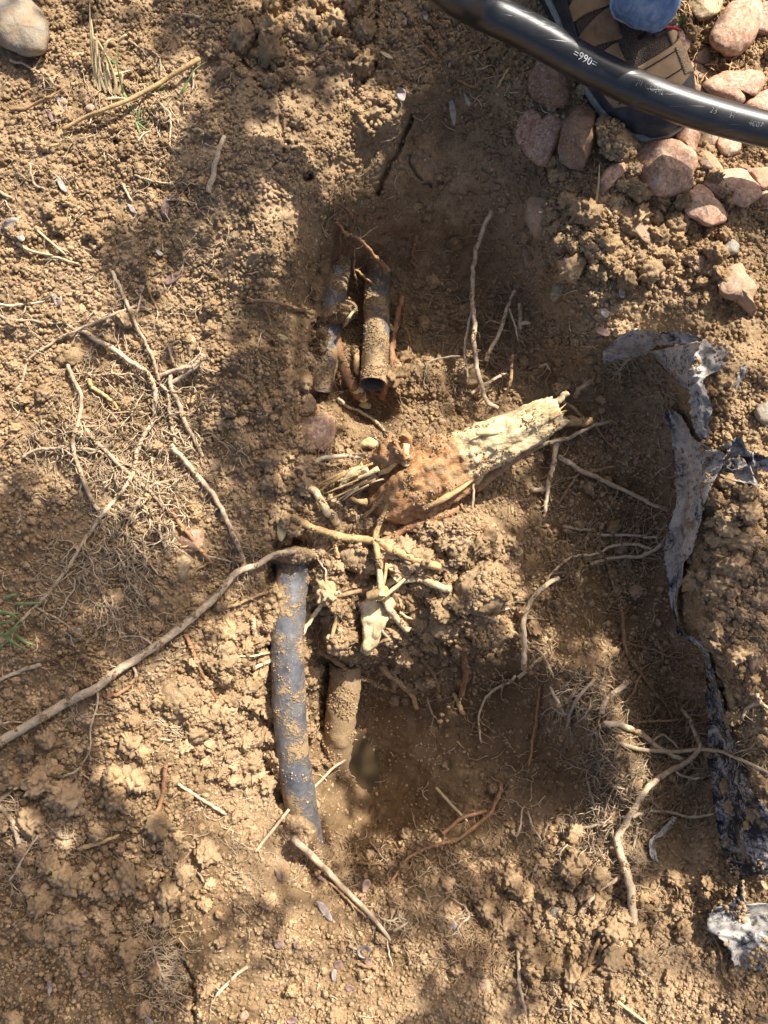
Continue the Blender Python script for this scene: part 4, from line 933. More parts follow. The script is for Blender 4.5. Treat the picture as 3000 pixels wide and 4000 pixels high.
root('root', t02([(520,355,2),(600,405),(655,440)]), 4, 3, 'pale rootlet splinter in the shade below the tangle', 6, 50)
# --- long diagonal root
root('rootg', t12([(258,252,6),(180,262,8),(100,290,9)]) + t02([(1659,350,10),(1560,380,10),(1490,440,8),(1400,550,7),(1300,640,7),(1180,740,6),(1050,840,6),(900,940,5),(750,1040,5),(620,1140,4),(480,1210,4),(300,1310,3),(150,1400,3),(-40,1520,3)]), 11, 19, 'long grey diagonal root reaching the left edge', 16, 70, [(t02([(865,1005,6),(880,1060,5),(850,1110,3),(790,1160,1)]), 6, 4), (t02([(990,865,6),(920,820,4),(850,810,2),(780,822)]), 4, 3), (t02([(628,1140,4),(632,1250,2),(592,1400),(580,1550),(510,1659)]), 5, 3)], bump=.05, wob=1.2, lift=.45)
root('root', t02([(-10,1095),(120,1030),(265,982)]), 7, 9, 'pale stub of root at the left edge below the grass', 3)
root('root', t02([(235,620,2),(330,660),(430,730),(460,800),(492,892)]), 4, 2.5, 'thin curly root right of the green grass', 4, 50)
root('rootd', t02([(600,995,2),(700,1000),(790,1010,2),(860,1030,4)]), 6, 5, 'dark root lying just above the diagonal root', 10, 50)
root('rootr', t02([(700,1195,2),(760,1185,3),(830,1140,4),(880,1060,6)]), 8, 6, 'reddish root lump under the diagonal root', 6, 50)
root('rootr', t02([(1200,790,5),(1230,850,4),(1270,960,2),(1310,1050,2),(1370,1150,2),(1425,1250)]), 8, 6, 'reddish root winding down the lower left pocket', 14, 60)
root('rootd', t02([(1430,622,3),(1540,600,5),(1659,540,6)]) + t12([(60,520,4)]), 7, 6, 'brown root joining the upper end of the black pipe', 8, 60)
root('root', t02([(1300,280,3),(1420,310,3),(1560,350,4)]), 4.5, 3, 'rootlet over the end of the pinkish stick', 6, 60)
root('rootd', t02([(1235,430),(1290,370,2),(1360,325,3)]), 5, 5, 'brown curved rootlet right of the tan pebble', 2)
root('root', t02([(-10,1385),(70,1358),(185,1358)]), 5, 3, 'thin root above the left end of the diagonal root', 2)
root('root', t02([(1635,690,5),(1650,780,5)]) + t12([(10,900,3)]), 11, 8, 'pale stub against the left side of the black pipe', 0)
# --- top left
root('rooto', t00([(405,838,4),(560,760,8),(700,700,10),(850,640,10),(1000,560,8),(1150,470,8),(1292,382,8)]), 7, 10, 'long straight orange twig beside the dry grass tuft', 3, 40, name='twig', cat='twig', bump=.04, wob=.8, lift=.5)
root('rootd', t00([(70,712),(180,690,3),(260,650,5),(320,622,8),(345,612,8)]), 7, 5, 'brown twig with a frayed tip left of the straight twig', 6, 40, name='twig', cat='twig')
root('rootg', t00([(1455,885,3),(1400,1050,4),(1370,1180,4),(1352,1245,2)]), 9, 12, 'soil caked stubby twig on the upper slope', 2, 30, name='twig', cat='twig', lift=.4)
root('root', t00([(870,1135,3),(960,1165,3),(1060,1185,2),(1132,1178)]), 5, 3, 'thin branching rootlet right of centre in the upper left', 6, 50)
root('root', t00([(65,390,3),(160,420,4),(230,460,4),(300,490,4),(350,550,3)]), 6, 4, 'forked grey rootlet below the boulder', 10, 50, [(t00([(215,455,4),(240,410,6),(250,380,6)]), 4, 2), (t00([(290,490,4),(285,540,3),(290,580,2)]), 4, 2)])
root('root', t00([(830,258,2),(920,320,3),(1010,350,4),(1040,430,4),(1042,545,2)]), 4.5, 3, 'thin crooked rootlet above the straight twig', 10, 50)
root('root', t00([(190,1060),(210,1140,2),(240,1200,2),(295,1232)]), 5, 4, 'little pale root on the left slope', 4)
root('root', t00([(1240,430,4),(1250,500,4),(1240,590,2)]), 4, 3, 'short rootlet hanging under the upper end of the straight twig', 4, 40)
root('root', t00([(1020,650,2),(1100,740,3),(1105,860,2),(1095,975)]), 5, 3, 'pale thread of root on the sunlit hump', 8, 50)
root('straw', t00([(110,1570,2),(200,1625,5),(345,1655,6)]), 7, 5, 'pale dry stalk by the crumpled leaves at the left', 0, name='straw_stalk', cat='stalk', bump=.02, wob=.5)
root('straw', t00([(240,1490,2),(330,1570,3),(432,1657,2)]), 5, 4, 'slender straw stalk above the root tangle', 0, name='straw_stalk', cat='stalk', bump=.02, wob=.5)
root('rootg', t00([(-10,1238,3),(80,1285,3)]), 7, 6, 'grey stick end at the left edge', 0, name='twig', cat='twig')
root('root', t00([(1080,1300),(1150,1300,2),(1290,1325)]), 4.5, 3, 'pale rootlet beside the purple brown leaf', 4)
root('rootg', t00([(780,1180,2),(820,1240,2),(855,1310)]), 6, 4, 'grey fibre pointing at the grey leaf', 2, 30)
root('straw', t00([(1260,845,4),(1290,840,6),(1320,860,5),(1300,872,4)]), 6, 5, 'curled straw shaving right of the sunlit hump', 0, name='straw_stalk', cat='stalk')
root('rootg', t00([(1180,95,3),(1250,105,3),(1310,105,2)]), 6, 5, 'short grey twig near the top edge', 0, name='twig', cat='twig')
root('rooto', t00([(320,950,3),(385,932,3)]), 6, 5, 'stubby tan twig piece on the left slope', 0, name='twig', cat='twig')
root('rootg', t01([(290,-5,4),(400,20,4),(510,55,2)]), 6, 4, 'pale stalk over the bark scrap on the left', 0, name='straw_stalk', cat='stalk')
root('rootg', t01([(0,315,3),(120,312,3),(280,295,2)]), 6, 4, 'grey stick lying level at the left edge', 3, name='twig', cat='twig')
# --- upper hole
root('rootr', t10([(1040,195,4),(1070,260,4),(1110,320,3),(1172,382,3)]), 6, 5, 'reddish rootlet above the small sunlit patch', 2)
root('rooto', t10([(1640,440,5),(1600,520,4),(1560,565,2)]), 5, 4, 'thin orange root below the black pipe', 0)
root('rootr', t10([(1300,515,3),(1410,560,3),(1480,500,3)]), 3.5, 3, 'hook shaped rootlet on the upper wall', 2)
root('rootr', t10([(510,1210,3),(512,1330,4),(500,1440,4)]), 3.5, 3, 'fine root hanging at the corner of the upper hole', 10, 70)
root('rootr', t10([(575,1190,3),(580,1330,3),(615,1410,3),(675,1400,2)]), 3.5, 3, 'fine J shaped root on the wall of the upper hole', 4)
root('rootr', C7([(330,190,6),(440,320,16),(560,370,34),(690,470,46),(780,590,44),(870,680,36),(940,770,30)]), 6, 9, 'brown root hanging over the top of the open ended pipe', 8, 60, stiff=30)
root('rootr', C7([(390,290,10),(385,450,14),(348,600,14),(335,750,14),(240,900,8)]), 4, 3, 'fine root dangling over the half buried pipe', 8, 60, stiff=10)
root('rootr', C7([(540,480,40),(540,750,46),(580,930,40)]), 4.5, 3, 'dark fine root hanging in the gap between the two upper pipes', 4, 40, stiff=30)
root('rooto', C7([(550,745,46),(650,815,46),(805,955,40)]), 5, 4, 'thin orange root resting on the open ended pipe', 4, 40, stiff=30)
root('rooto', C7([(740,1220,46),(850,1320,48),(930,1395,40),(1010,1465,20)]), 9, 10, 'stout root stub across the seam of the open ended pipe', 2, 40, stiff=30)
root('rootr', C7([(1092,1050,44),(1060,1180,40),(1020,1350,26),(990,1550,18),(972,1700,16),(970,1900,16),(915,2100,12),(880,2212,8)]), 10, 14, 'knobbly reddish root standing right of the open ended pipe', 14, 50, stiff=20, bump=.25)
root('rootr', C7([(1135,1110,30),(1110,1350,22),(1160,1500,16),(1200,1650,10),(1222,1820,4)]), 4.5, 4, 'forked thin red root on the wall right of the open ended pipe', 12, 60)
root('rootr', C7([(1265,360,3),(1230,500,3),(1200,620,3),(1160,690,2)]), 6, 3, 'small root poking from the clay wall', 6, 40)
root('straw', C7([(552,1205,36),(480,1310,32),(410,1412,22)]), 6, 6, 'straw piece standing between the upper pipes', 0, name='straw_stalk', cat='stalk', stiff=20)
root('straw', C7([(372,1765,16),(312,1920,14),(270,2045,8)]), 8, 8, 'straw stub at the lower end of the half buried pipe', 4, 60, name='straw_stalk', cat='stalk', stiff=20)
root('rootr', C7([(330,1500,24),(385,1700,20),(440,1900,18),(510,2060,14),(600,2190,8)]), 17, 24, 'thick red brown root left of the open pipe end', 14, 70, stiff=20)
root('rooto', C7([(540,1640,36),(560,1780,32),(590,1960,24)]), 16, 9, 'pale cone of root beside the coupling', 6, 50, stiff=20, bump=.2)
root('rootc', C7([(555,2110,14),(610,2170,8),(650,2230,4)]), 22, 16, 'creamy peeled root knob under the open pipe end', 0, bump=.2)
root('rootd', t11([(-60,270,5),(0,292,6),(120,300,7),(230,330,7),(365,372,4)]), 6, 8, 'grey brown root lying left of the half buried pipe', 8, 60, [(t11([(40,300,5),(80,380,4),(100,470,2)]), 5, 4)])
root('rootd', t11([(380,440,6),(440,405,10),(520,370,14),(560,340,14)]), 4, 3, 'thin root leaning on the half buried pipe', 6, 50)
root('root', [(1922, 826, 8), (1892, 880, 14), (1868, 952, 24), (1855, 1010, 36), (1848, 1072, 44), (1850, 1168, 56), (1856, 1259, 58), (1853, 1349, 56), (1862, 1434, 44), (1880, 1512, 34), (1904, 1566, 30), (1946, 1596, 30)], 9, 9, 'long pale root hanging down the right wall of the upper hole', 34, 45, [([(1844, 1211, 56), (1826, 1301, 46), (1814, 1373, 40), (1826, 1452, 30), (1829, 1506, 20)], 6, 4), ([(1808, 1392, 36), (1723, 1401, 26), (1669, 1416, 18), (1657, 1458, 8)], 5, 4)], stiff=30)
root('root', [(2012, 1136, 12), (2000, 1163, 16), (1970, 1241, 36), (1940, 1325, 36), (1904, 1386, 26), (1898, 1410, 20)], 6, 9, 'branching sunlit root right of the long hanging root', 90, 55, [([(1985, 1200, 24), (2010, 1270, 22), (2022, 1330, 18)], 5, 3), ([(1960, 1265, 30), (1920, 1250, 28), (1895, 1262, 26)], 5, 3)], stiff=20)
root('rootg', t11([(1396,892,24),(1480,832,28),(1622,763,30)]), 7, 6, 'pale straight root piece crossing the long hanging root', 3, 40, stiff=20)
root('rooto', t11([(1665,640,26),(1645,820,26),(1610,900,20),(1556,957,14)]), 7, 6, 'thin root dropping onto the top of the stump', 4, 40, stiff=20)
root('root', T(2, 1, [(50,310,10),(48,430,14),(42,555,8)]), 8, 7, 'short cream root with a side knob on the right wall', 10, 40, [(T(2, 1, [(50,438,14),(120,436,14)]), 8, 8)])
root('root', t21([(410,912,16),(440,858,20),(512,806,22)]), 9, 8, 'whitish root stub above the peeled stump end', 6, 40)
root('root', t21([(180,715,6),(220,708,8),(250,740,6)]), 6, 4, 'small hooked root on the right wall of the upper hole', 2)
# --- stump zone
root('rootg', t11([(370,1338,14),(440,1310,16),(560,1298,18),(722,1302,20)]), 9, 9, 'pale root reaching left from the split stump', 6, 50, [(t11([(410,1330,14),(440,1350,8)]), 6, 4)], stiff=10)
root('rooto', t11([(395,1535,6),(500,1460,18),(645,1376,26)]), 5, 8, 'thin splintered root left of the split stump', 2, 40, stiff=20)
root('rootg', t11([(530,918,4),(580,970,6),(700,1020,6),(780,1070,6),(832,1132,6)]), 6, 7, 'slim grey root above the split stump', 4, 40)
root('rootc', t11([(345,1497,8),(410,1560,10),(462,1659,8)]) + t12([(490,10,6),(522,70,2)]), 14, 17, 'cream tipped root peg below the cracked stone', 6, 50, stiff=8)
root('rooto', t11([(1080,1310,40),(960,1400,44),(870,1500,36),(800,1590,24)]) + t12([(700,30,8)]), 8, 8, 'straight tan root laid over the stump, left of its twin', 4, 60, stiff=30)
root('rooto', t11([(985,1390,42),(900,1510,36),(845,1640,24)]) + t12([(800,80,16),(782,180,14),(795,280,12),(812,400,10),(800,480,8)]), 9, 13, 'tan root running from the stump down into the star of roots', 10, 60, stiff=30)
root('rootg', t11([(1393,1280,46),(1400,1400,50),(1412,1540,44),(1393,1635,30)]), 5, 6, 'bare upright twig in front of the stump', 3, 20, name='twig', cat='twig', stiff=40)
root('rootr', t11([(1330,1625,6)]) + t12([(1240,0,8),(1130,50,8),(960,120,6),(815,195,4)]), 18, 17, 'thick red brown root under the stump', 6, 50)
root('rooto', t12([(230,30,6),(350,95,10),(450,130,12),(600,165,14),(760,190,16),(900,255,14),(1020,300,12),(1185,355,8)]), 14, 16, 'thick tan root crossing in front of the stump', 24, 40, bump=.14, stiff=8)
root('rootc', t12([(830,490,8),(880,445,12),(960,440,14),(1060,438,14),(1150,478,12),(1265,497,8)]), 14, 15, 'cream root of the star pointing right', 4, 50)
root('rootc', t12([(820,540,16),(840,600,18),(880,650,16),(930,715,12),(985,765,8)]), 14, 13, 'cream root of the star pointing down right', 8, 60, [(t12([(1000,750,8),(1060,792,6),(1130,832,4)]), 5, 3), (t12([(930,650,10),(1000,690,8),(1090,680,6)]), 6, 4)])
root('rootd', t12([(505,552,8),(600,535,10),(700,512,12),(795,478,14)]), 8, 11, 'brown root of the star pointing left', 20, 60)
root('rootc', t12([(548,520,10),(470,560,10),(400,640,12),(340,740,14),(290,820,22),(210,890,28),(100,960,22),(-20,1025,8)]), 9, 7, 'whitish root curving across the black pipe', 4, 50, [(t12([(170,905,26),(90,918,22),(0,930,10)]) + t02([(1560,940,6),(1440,945,3)]), 6, 3)], stiff=14)
root('rootd', t12([(405,900,10),(480,950,18),(560,1010,24),(650,1060,24),(750,1105,18),(855,1148,10)]), 11, 9, 'brown root bridging the top of the mud covered pipe', 6, 60, stiff=20)
root('rooto', t12([(820,1002,6),(880,1060,8),(940,1110,8),(1000,1180,8),(1045,1268,4)]), 14, 9, 'orange broken root sticking over the lower hole', 6, 50)
root('rootd', t12([(1070,948,4),(1120,1010,5),(1160,1080,5),(1182,1165,3)]), 8, 8, 'brown root stub right of the orange broken root', 8, 50)
root('rootr', t12([(1340,878,6),(1357,960,8),(1360,1060,8),(1328,1195,5)]), 13, 12, 'upright pinkish root peg at the rim of the lower hole', 4, 50)
root('rooto', t12([(1278,1175,3),(1310,1240,4),(1342,1315,3)]), 8, 10, 'short orange root tip below the pinkish peg', 6, 40)
root('root', t12([(1112,1200,3),(1128,1280,4),(1172,1342,2)]), 4, 3, 'tiny white root on the wall of the lower hole', 2)
root('root', t12([(1060,360,6),(1160,460,6),(1240,560,6),(1330,620,8),(1440,660,8),(1560,710,8),(1659,770,8)]) + t22([(100,840,10),(180,900,10),(230,970,8),(272,1075,4)]), 5, 4.5, 'long thin pale root stretching right to the trench', 8, 60, [(t12([(1440,657,8),(1540,645,8),(1645,625,6)]), 5, 4)], stiff=8)
root('rootg', t22([(20,1065,8)]) + t12([(1640,1100,8),(1560,1140,8),(1480,1220,10),(1450,1320,8),(1460,1500,3)]), 6, 4, 'bowed root hanging into the lower hole', 8, 60, stiff=10)
root('root', t12([(1090,375,10),(960,450,18),(895,525,12)]), 5, 4, 'thin straight rootlet across the star of roots', 0, stiff=20)
root('rootd', t12([(165,1320,24),(250,1370,28),(365,1425,16)]), 5, 5, 'dark twig lying on the black pipe', 6, 40, name='twig', cat='twig', stiff=20)
root('rootg', t12([(612,1578,22),(560,1622,26)]) + t13([(500,0,28),(380,120,26),(240,240,16),(110,400,8),(-5,545,3)]), 5, 7, 'grey stalk leaning over the lower end of the black pipe', 0, name='straw_stalk', cat='stalk', bump=.02, wob=.5, stiff=30)
root('rooto', t12([(515,570,4),(515,700,4),(490,820,3)]), 9, 8, 'tan root stub sunk between the pipe and the peeled chunk', 6, 40)
root('root', t12([(670,590,22),(700,680,20),(725,770,14)]), 8, 6, 'pale root over the peeled chunk', 0)
root('root', t12([(395,300,5),(450,380,5),(448,500,4)]), 4, 4, 'thin grey bent rootlet left of the lumpy clod', 0)
root('rooto', t12([(490,160,8),(520,230,8),(535,300,4)]), 8, 8, 'tan root fork under the thick crossing root', 4, 40)
root('root', t12([(790,750,12),(840,790,10),(890,850,6)]), 5, 6, 'small root with a cut cream tip below the peeled chunk', 0)
root('root', t12([(1210,190,6),(1300,175,8),(1380,190,8),(1300,270,6),(1240,330,4)]), 4, 3, 'wiry rootlet looped over the broad clod mound', 8, 60)
# --- right trench
root('rootg', t21([(110,1245,14),(280,1200,24),(400,1160,24),(520,1100,18),(650,1065,8)]), 9, 6, 'pale branch root running right from under the stump', 26, 45, stiff=16)
root('rootg', t21([(300,1300,16),(400,1360,14),(550,1430,10),(700,1510,8),(860,1590,6),(1010,1655,3)]), 10, 7, 'straight root slanting across the trench to the fabric', 10, 60, stiff=16)
root('rootg', t21([(290,1200,16),(280,1320,14),(250,1420,10),(225,1560,6),(213,1665,3)]), 11, 7, 'root hanging straight down right of the stump', 18, 45, stiff=16)
root('rootd', t21([(330,945,20),(420,1010,20),(500,1085,18)]), 8, 7, 'root strand over the broken tip beside the stump', 2, 40, [(t21([(535,1105,8),(600,1180,4),(685,1265,2)]), 5, 4)], stiff=10)
root('rootc', t21([(268,962,34),(310,925,36),(362,883,36)]), 14, 12, 'cream peg sticking out of the peeled stump end', 0, stiff=20, bump=.06)
root('rooto', t21([(280,1060,26),(340,1070,22),(430,1085,22),(520,1062,16)]), 26, 14, 'broken orange root tip right of the peeled stump end', 14, 60, stiff=20, bump=.25)
root('rootd', t21([(430,1400,5),(540,1392,8),(672,1365,6)]), 8, 6, 'short root branch lying on the trench floor', 16, 50, [(t21([(430,1405,5),(360,1500,4),(305,1592,2)]), 6, 7)])
root('root', t21([(128,1515,5),(230,1510,5)]), 10, 9, 'stubby pale root piece under the stump', 2)
root('root', t21([(800,475,26),(795,540,22),(778,605,12)]), 9, 8, 'tan root hanging over the upper fabric flap', 4, 40)
root('root', t21([(770,650,14),(720,700,12),(690,760,8)]), 9, 5, 'bushy cluster of tiny pale roots below the fabric flap', 26, 45)
root('rootg', t22([(330,90,3),(430,103,3),(522,116,2)]), 6, 5, 'straight rootlet at the top of the trench floor', 14, 60)
root('rootg', t22([(580,150,3),(750,145,4),(870,160,4),(940,170,3)]), 6, 5, 'thin root lying level beside the long fabric strip', 14, 60)
root('rootg', t22([(220,450,2),(300,360,3),(400,290,4),(540,270,5),(640,225,6),(740,212,6),(840,225,5),(902,240,4)]), 4, 7, 'arched upper root of the pair leading to the fabric strip', 22, 60)
root('rootg', t22([(505,342,3),(650,300,4),(800,292,5),(900,260,5),(972,213,5)]), 7, 8, 'lower root of the pair leading to the fabric strip', 22, 60)
root('rootd', t22([(552,220,6),(590,290,6),(630,360,4),(650,450,3),(692,545,2)]), 7, 6, 'brown root crossing under the pair of trench roots', 14, 50)
root('rootg', t22([(302,428,8),(200,490,12),(130,560,14),(90,650,14),(75,750,14),(80,900,12),(75,1015,8)]), 9, 11, 'pale hooked root rising over the edge of the trench', 4, 60, stiff=8)
root('rootd', t22([(700,590,6),(725,740,8),(730,850,8),(770,950,7),(830,1040,7),(920,1160,5),(1000,1260,3),(1042,1385,2)]), 10, 6, 'main dark root running down the middle of the trench', 60, 60, [(t22([(735,842,8),(850,880,5),(950,905,3),(1030,940,2),(1112,945,1)]), 5, 3), (t22([(832,1055,6),(790,1160,4),(715,1250,2)]), 6, 5), (t22([(722,740,8),(715,660,6),(690,610,5)]), 8, 6)])
root('rootg', t22([(742,1103,18),(660,1170,14),(610,1230,10),(578,1305,6)]), 12, 11, 'smooth stout root stub pointing up from the right rim', 4, 50)
root('rootd', t22([(545,985,4),(620,1010,5),(655,1090,5),(672,1180,4),(676,1335,2)]), 5, 4, 'thin bent root in the trench above the stout stub', 4, 50)
root('rooto', t22([(775,1362,3),(920,1360,4),(1085,1338,2)]), 6, 4, 'level tan rootlet left of the fabric strip', 4, 50)
root('rootg', t22([(595,1370,14),(700,1390,16),(820,1430,16),(930,1510,14),(1040,1580,12),(1110,1612,10)]), 12, 9, 'pale knobbly root lying along the right rim', 50, 70, [(t22([(690,1500,8),(880,1540,12),(1060,1555,14),(1210,1535,16),(1330,1545,16),(1450,1590,16),(1600,1659,14)]) + t23([(1680,40,10)]), 9, 6), (t22([(900,1500,12),(980,1440,16),(1080,1540,14)]), 6, 4)], stiff=12)
root('rootg', t22([(1098,1278,14),(1160,1360,18),(1190,1450,20),(1218,1500,20),(1210,1550,20),(1150,1610,18)]) + t23([(1080,0,16),(980,50,14),(900,110,14),(840,180,14),(800,260,12),(740,350,10),(690,440,10),(690,530,10),(730,640,10),(770,780,8),(787,1010,4)]), 7, 17, 'thickest root on the right, forked at its top', 110, 80, [(t23([(1060,25,16),(1130,55,12),(1210,70,8),(1250,62,6)]), 6, 4), (t23([(780,320,12),(830,300,12),(855,300,10)]), 8, 6), (t23([(810,380,6),(800,460,4),(770,560,2),(780,620,1)]), 6, 4)], stiff=8)
root('rootg', t22([(535,1085,10),(450,1180,12),(390,1280,10),(350,1410,5)]), 7, 6, 'forked whitish root on the sunlit rim', 34, 50, [(t22([(250,1135,5),(300,1230,8),(342,1305,6)]), 6, 5), (t22([(258,1262,5),(310,1300,7),(365,1310,6)]), 6, 5)])
root('rootr', t22([(180,1140,6),(165,1280,6),(140,1450,5),(105,1650,3)]), 6, 6, 'straight red brown root on the shaded wall of the lower hole', 4, 40)
root('rootg', t22([(1590,1180,8),(1620,1240,8),(1690,1300,6)]), 8, 6, 'pale root at the right edge above the fabric', 6, 50, [(t22([(1605,1240,8),(1530,1270,6),(1495,1345,3)]), 7, 6)])
# --- lower right
root('rootg', t23([(702,700,10),(600,770,8),(520,850,6),(428,955,3)]), 7, 7, 'side root slanting left from the thickest root', 14, 50)
root('rootd', t23([(602,965,4),(580,1090,6),(530,1190,7),(480,1320,5),(428,1405,3)]), 7, 11, 'soil caked root at the lower right', 16, 60, [(t23([(620,1125,5),(572,1195,6),(560,1270,5),(500,1308,4)]), 6, 5)])
root('rootg', t23([(52,1078,4),(40,1240,5),(48,1420,5),(88,1580,3)]), 8, 7, 'upright pale stick at the bottom centre right', 2, 40, [(t23([(60,1470,5),(90,1465,4)]), 5, 4)], name='twig', cat='twig')
root('root', t23([(183,1178,3),(220,1290,4),(265,1435,2)]), 5, 4, 'forked rootlet right of the upright pale stick', 6, 60)
root('root', t23([(488,78,6),(520,190,6),(570,335,4)]), 5, 4, 'thin root on the shaded slope left of the thickest root', 4, 50)
root('rootg', t23([(650,350,10),(500,380,6),(378,412,3)]), 7, 5, 'root reaching left from the knot of the thickest root', 24, 60)
root('root', t23([(900,278,10),(1050,290,6),(1180,315,6),(1310,293,5)]), 6, 5, 'thin root bridging from the thickest root to the fabric', 10, 60)
root('rootd', t23([(1213,945,3),(1290,1060,4),(1350,1180,4),(1372,1340,4),(1442,1425,2)]), 4.5, 5, 'dark bowed stem left of the ragged fabric piece', 0)
root('straw', t23([(608,1458,3),(720,1540,5),(880,1662,4)]), 6, 6, 'straw stalk cut by the bottom edge at the right', 0, name='straw_stalk', cat='stalk', bump=.02, wob=.6)
root('root', t23([(100,278,4),(140,370,5),(192,470,3)]), 5, 4, 'rootlet on the smooth wall of the lower hole', 2)
root('root', t23([(-5,410,4),(30,440,5),(55,350,5),(60,270,4),(90,242,3)]), 5, 3, 'wiry angled rootlet on the smooth wall', 3)
root('root', t23([(140,668,3),(200,600,4)]), 6, 5, 'short white rootlet on the lower rim', 3)
root('root', t23([(348,1460,3),(375,1560,4),(370,1650,3)]), 5, 4, 'rootlet running down to the bottom edge', 6, 50)
# --- bottom
root('rootg', t13([(248,462,6),(330,540,14),(430,640,14),(540,750,12),(640,850,10),(720,930,8),(790,1010,5),(872,1118,2)]), 15, 7, 'thick weathered twig lying below the black pipe', 10, 50, [(t13([(890,1058,3),(985,1003,8)]), 6, 6)], name='twig', cat='twig', bump=.07, wob=1, part='branch')
root('rootd', t13([(470,740,4),(560,830,5),(640,900,5),(720,968,3)]), 5, 5, 'thin reddish root beside the weathered twig', 2)
root('rootr', t13([(860,765,2),(960,610,5),(1080,530,6),(1200,490,6),(1300,460,6),(1430,375,7),(1520,290,7),(1570,170,6),(1590,95,3)]), 5, 9, 'long red brown root draped around the lower hole', 24, 50, [(t13([(1210,430,6),(1270,370,6),(1360,310,7),(1495,283,6)]), 8, 8)])
root('straw', t13([(1168,128,4),(1260,230,8),(1372,345,6)]), 6, 5, 'straight straw over the red brown root', 2, 30, name='straw_stalk', cat='stalk', bump=.02, wob=.5)
root('rooto', t13([(648,615,2),(740,618,4),(830,626,2)]), 5, 5, 'level tan rootlet at the lower end of the lower hole', 3)
root('root', t13([(735,478,3),(790,540,4),(855,612,2)]), 4, 3, 'pale thin rootlet on the shaded lower slope', 3)
root('root', t13([(800,970,3),(860,985,5),(930,965,5)]), 5, 3, 'whitish rootlet fan near the twig tip', 14, 50)
root('rootg', t13([(838,1098,3),(860,1190,3),(886,1282,2)]), 4, 3, 'thin grey stem below the twig tip', 0)
root('root', t13([(1350,890,4),(1380,960,4),(1310,1040,4),(1330,1090,3)]), 5, 4, 'pale rootlet above the fine root mat', 10, 60)
root('root', t13([(600,1150,2),(650,1180,2)]), 6, 5, 'white root stub beside the dead leaf', 0)
root('rootd', t13([(660,1270,3),(720,1290,4),(800,1290,2)]), 7, 6, 'tan root bit under the dark leaf pair', 2)
root('rootg', t03([(288,-5,3),(340,45,4),(400,55,5),(460,35,5),(525,-5,3)]), 6, 5, 'U shaped pale root at the lower left', 0, bump=.03)
root('root', t03([(-10,245,4),(60,320,5),(100,420,5),(120,495,3)]), 9, 9, 'pale root stick at the left edge low down', 14, 60)
root('root', t03([(-10,235,3),(90,140,4),(220,83,2)]), 4, 3, 'thin root fork at the lower left edge', 14, 60, [(t03([(60,730,3),(140,600,4),(245,440,3)]), 5, 4)])
root('rootr', t03([(1075,-20,5),(1062,120,5),(1030,240,4),(970,330,3),(915,400,2)]), 9, 8, 'curved pinkish root in the lower left pocket', 6, 50)
root('rootg', t03([(1155,103,4),(1260,170,6),(1360,230,6),(1465,302,3)]), 6, 6, 'pale stick left of the lower end of the black pipe', 3, 40, name='twig', cat='twig')
root('rooto', t03([(515,527,2),(620,490,4),(700,460,5),(775,432,4)]), 10, 6, 'frayed tan root on the bottom left slope', 14, 45)
root('root', t03([(1072,478,3),(1060,560,4),(980,672,2)]), 4, 3, 'thin rootlet across the bottom crack', 3)
root('root', t03([(178,868,2),(260,920,3),(370,960,3),(412,1032,2)]), 5, 3, 'thin wavy root at the bottom left', 8, 60)
root('rootg', t03([(1605,1288,4),(1500,1370,4),(1395,1485,2)]), 7, 6, 'thin stick at the bottom below the twig', 2)
root('root', t03([(990,1150,3),(1030,1280,4),(1075,1395,2)]), 5, 4, 'pale root thread in the bottom hollow', 30, 70)
root('root', t03([(345,405,2),(410,460,4),(480,440,3)]), 5, 3, 'forked pale rootlet on the lower left soil', 10, 50)
root('rooto', t03([(1445,445,3),(1500,380,4)]), 5, 4, 'straw bit on the smooth lower slab', 0)
root('root', t03([(1280,675,3),(1325,740,2)]), 5, 4, 'tiny pale root on the smooth lower slab', 0)

# ------------------------------------------------------------------ big severed root (stump)
st = [(2168, 1612, -.030), (2085, 1655, -.034), (1990, 1700, -.040), (1900, 1745, -.048), (1810, 1790, -.056), (1720, 1835, -.062), (1620, 1890, -.066), (1530, 1945, -.080), (1470, 1985, -.10)]
def lump_tube(name, pts, rad_px, mat, parent=None, sub=8, sides=40, amt=.16, f=38, seed=0, cap=True, fine=.05):
    path = [P(*p) for p in catmull(pts, sub)]
    rr = [np.interp(i/(len(path) - 1), np.linspace(0, 1, len(rad_px)), rad_px)*S for i in range(len(path))]
    v, fa = tube(path, rr, sides, cap=cap); out = []
    for i in range(len(path)):
        for k in range(sides):
            p = Vector(v[i*sides + k]); c = path[i]; d = p - c
            q = 1 + amt*(nz3(p, f, seed) + .5*nz3(p, f*2.2, seed + 3)) + fine*(nz3(p, f*6, seed + 7) + .7*abs(nz3(p, f*13, seed + 2)))
            out.append(c + d*q)
    m = MB(); m.add(out, fa); return m.build(name, M[mat], parent)
M['bark'] = make_root('soil_covered_bark', (.30, .14, .06), (.54, .31, .15), .42)
M['peel'] = make_root('peeled_cream_wood', (.52, .36, .17), (.76, .62, .37), .45)
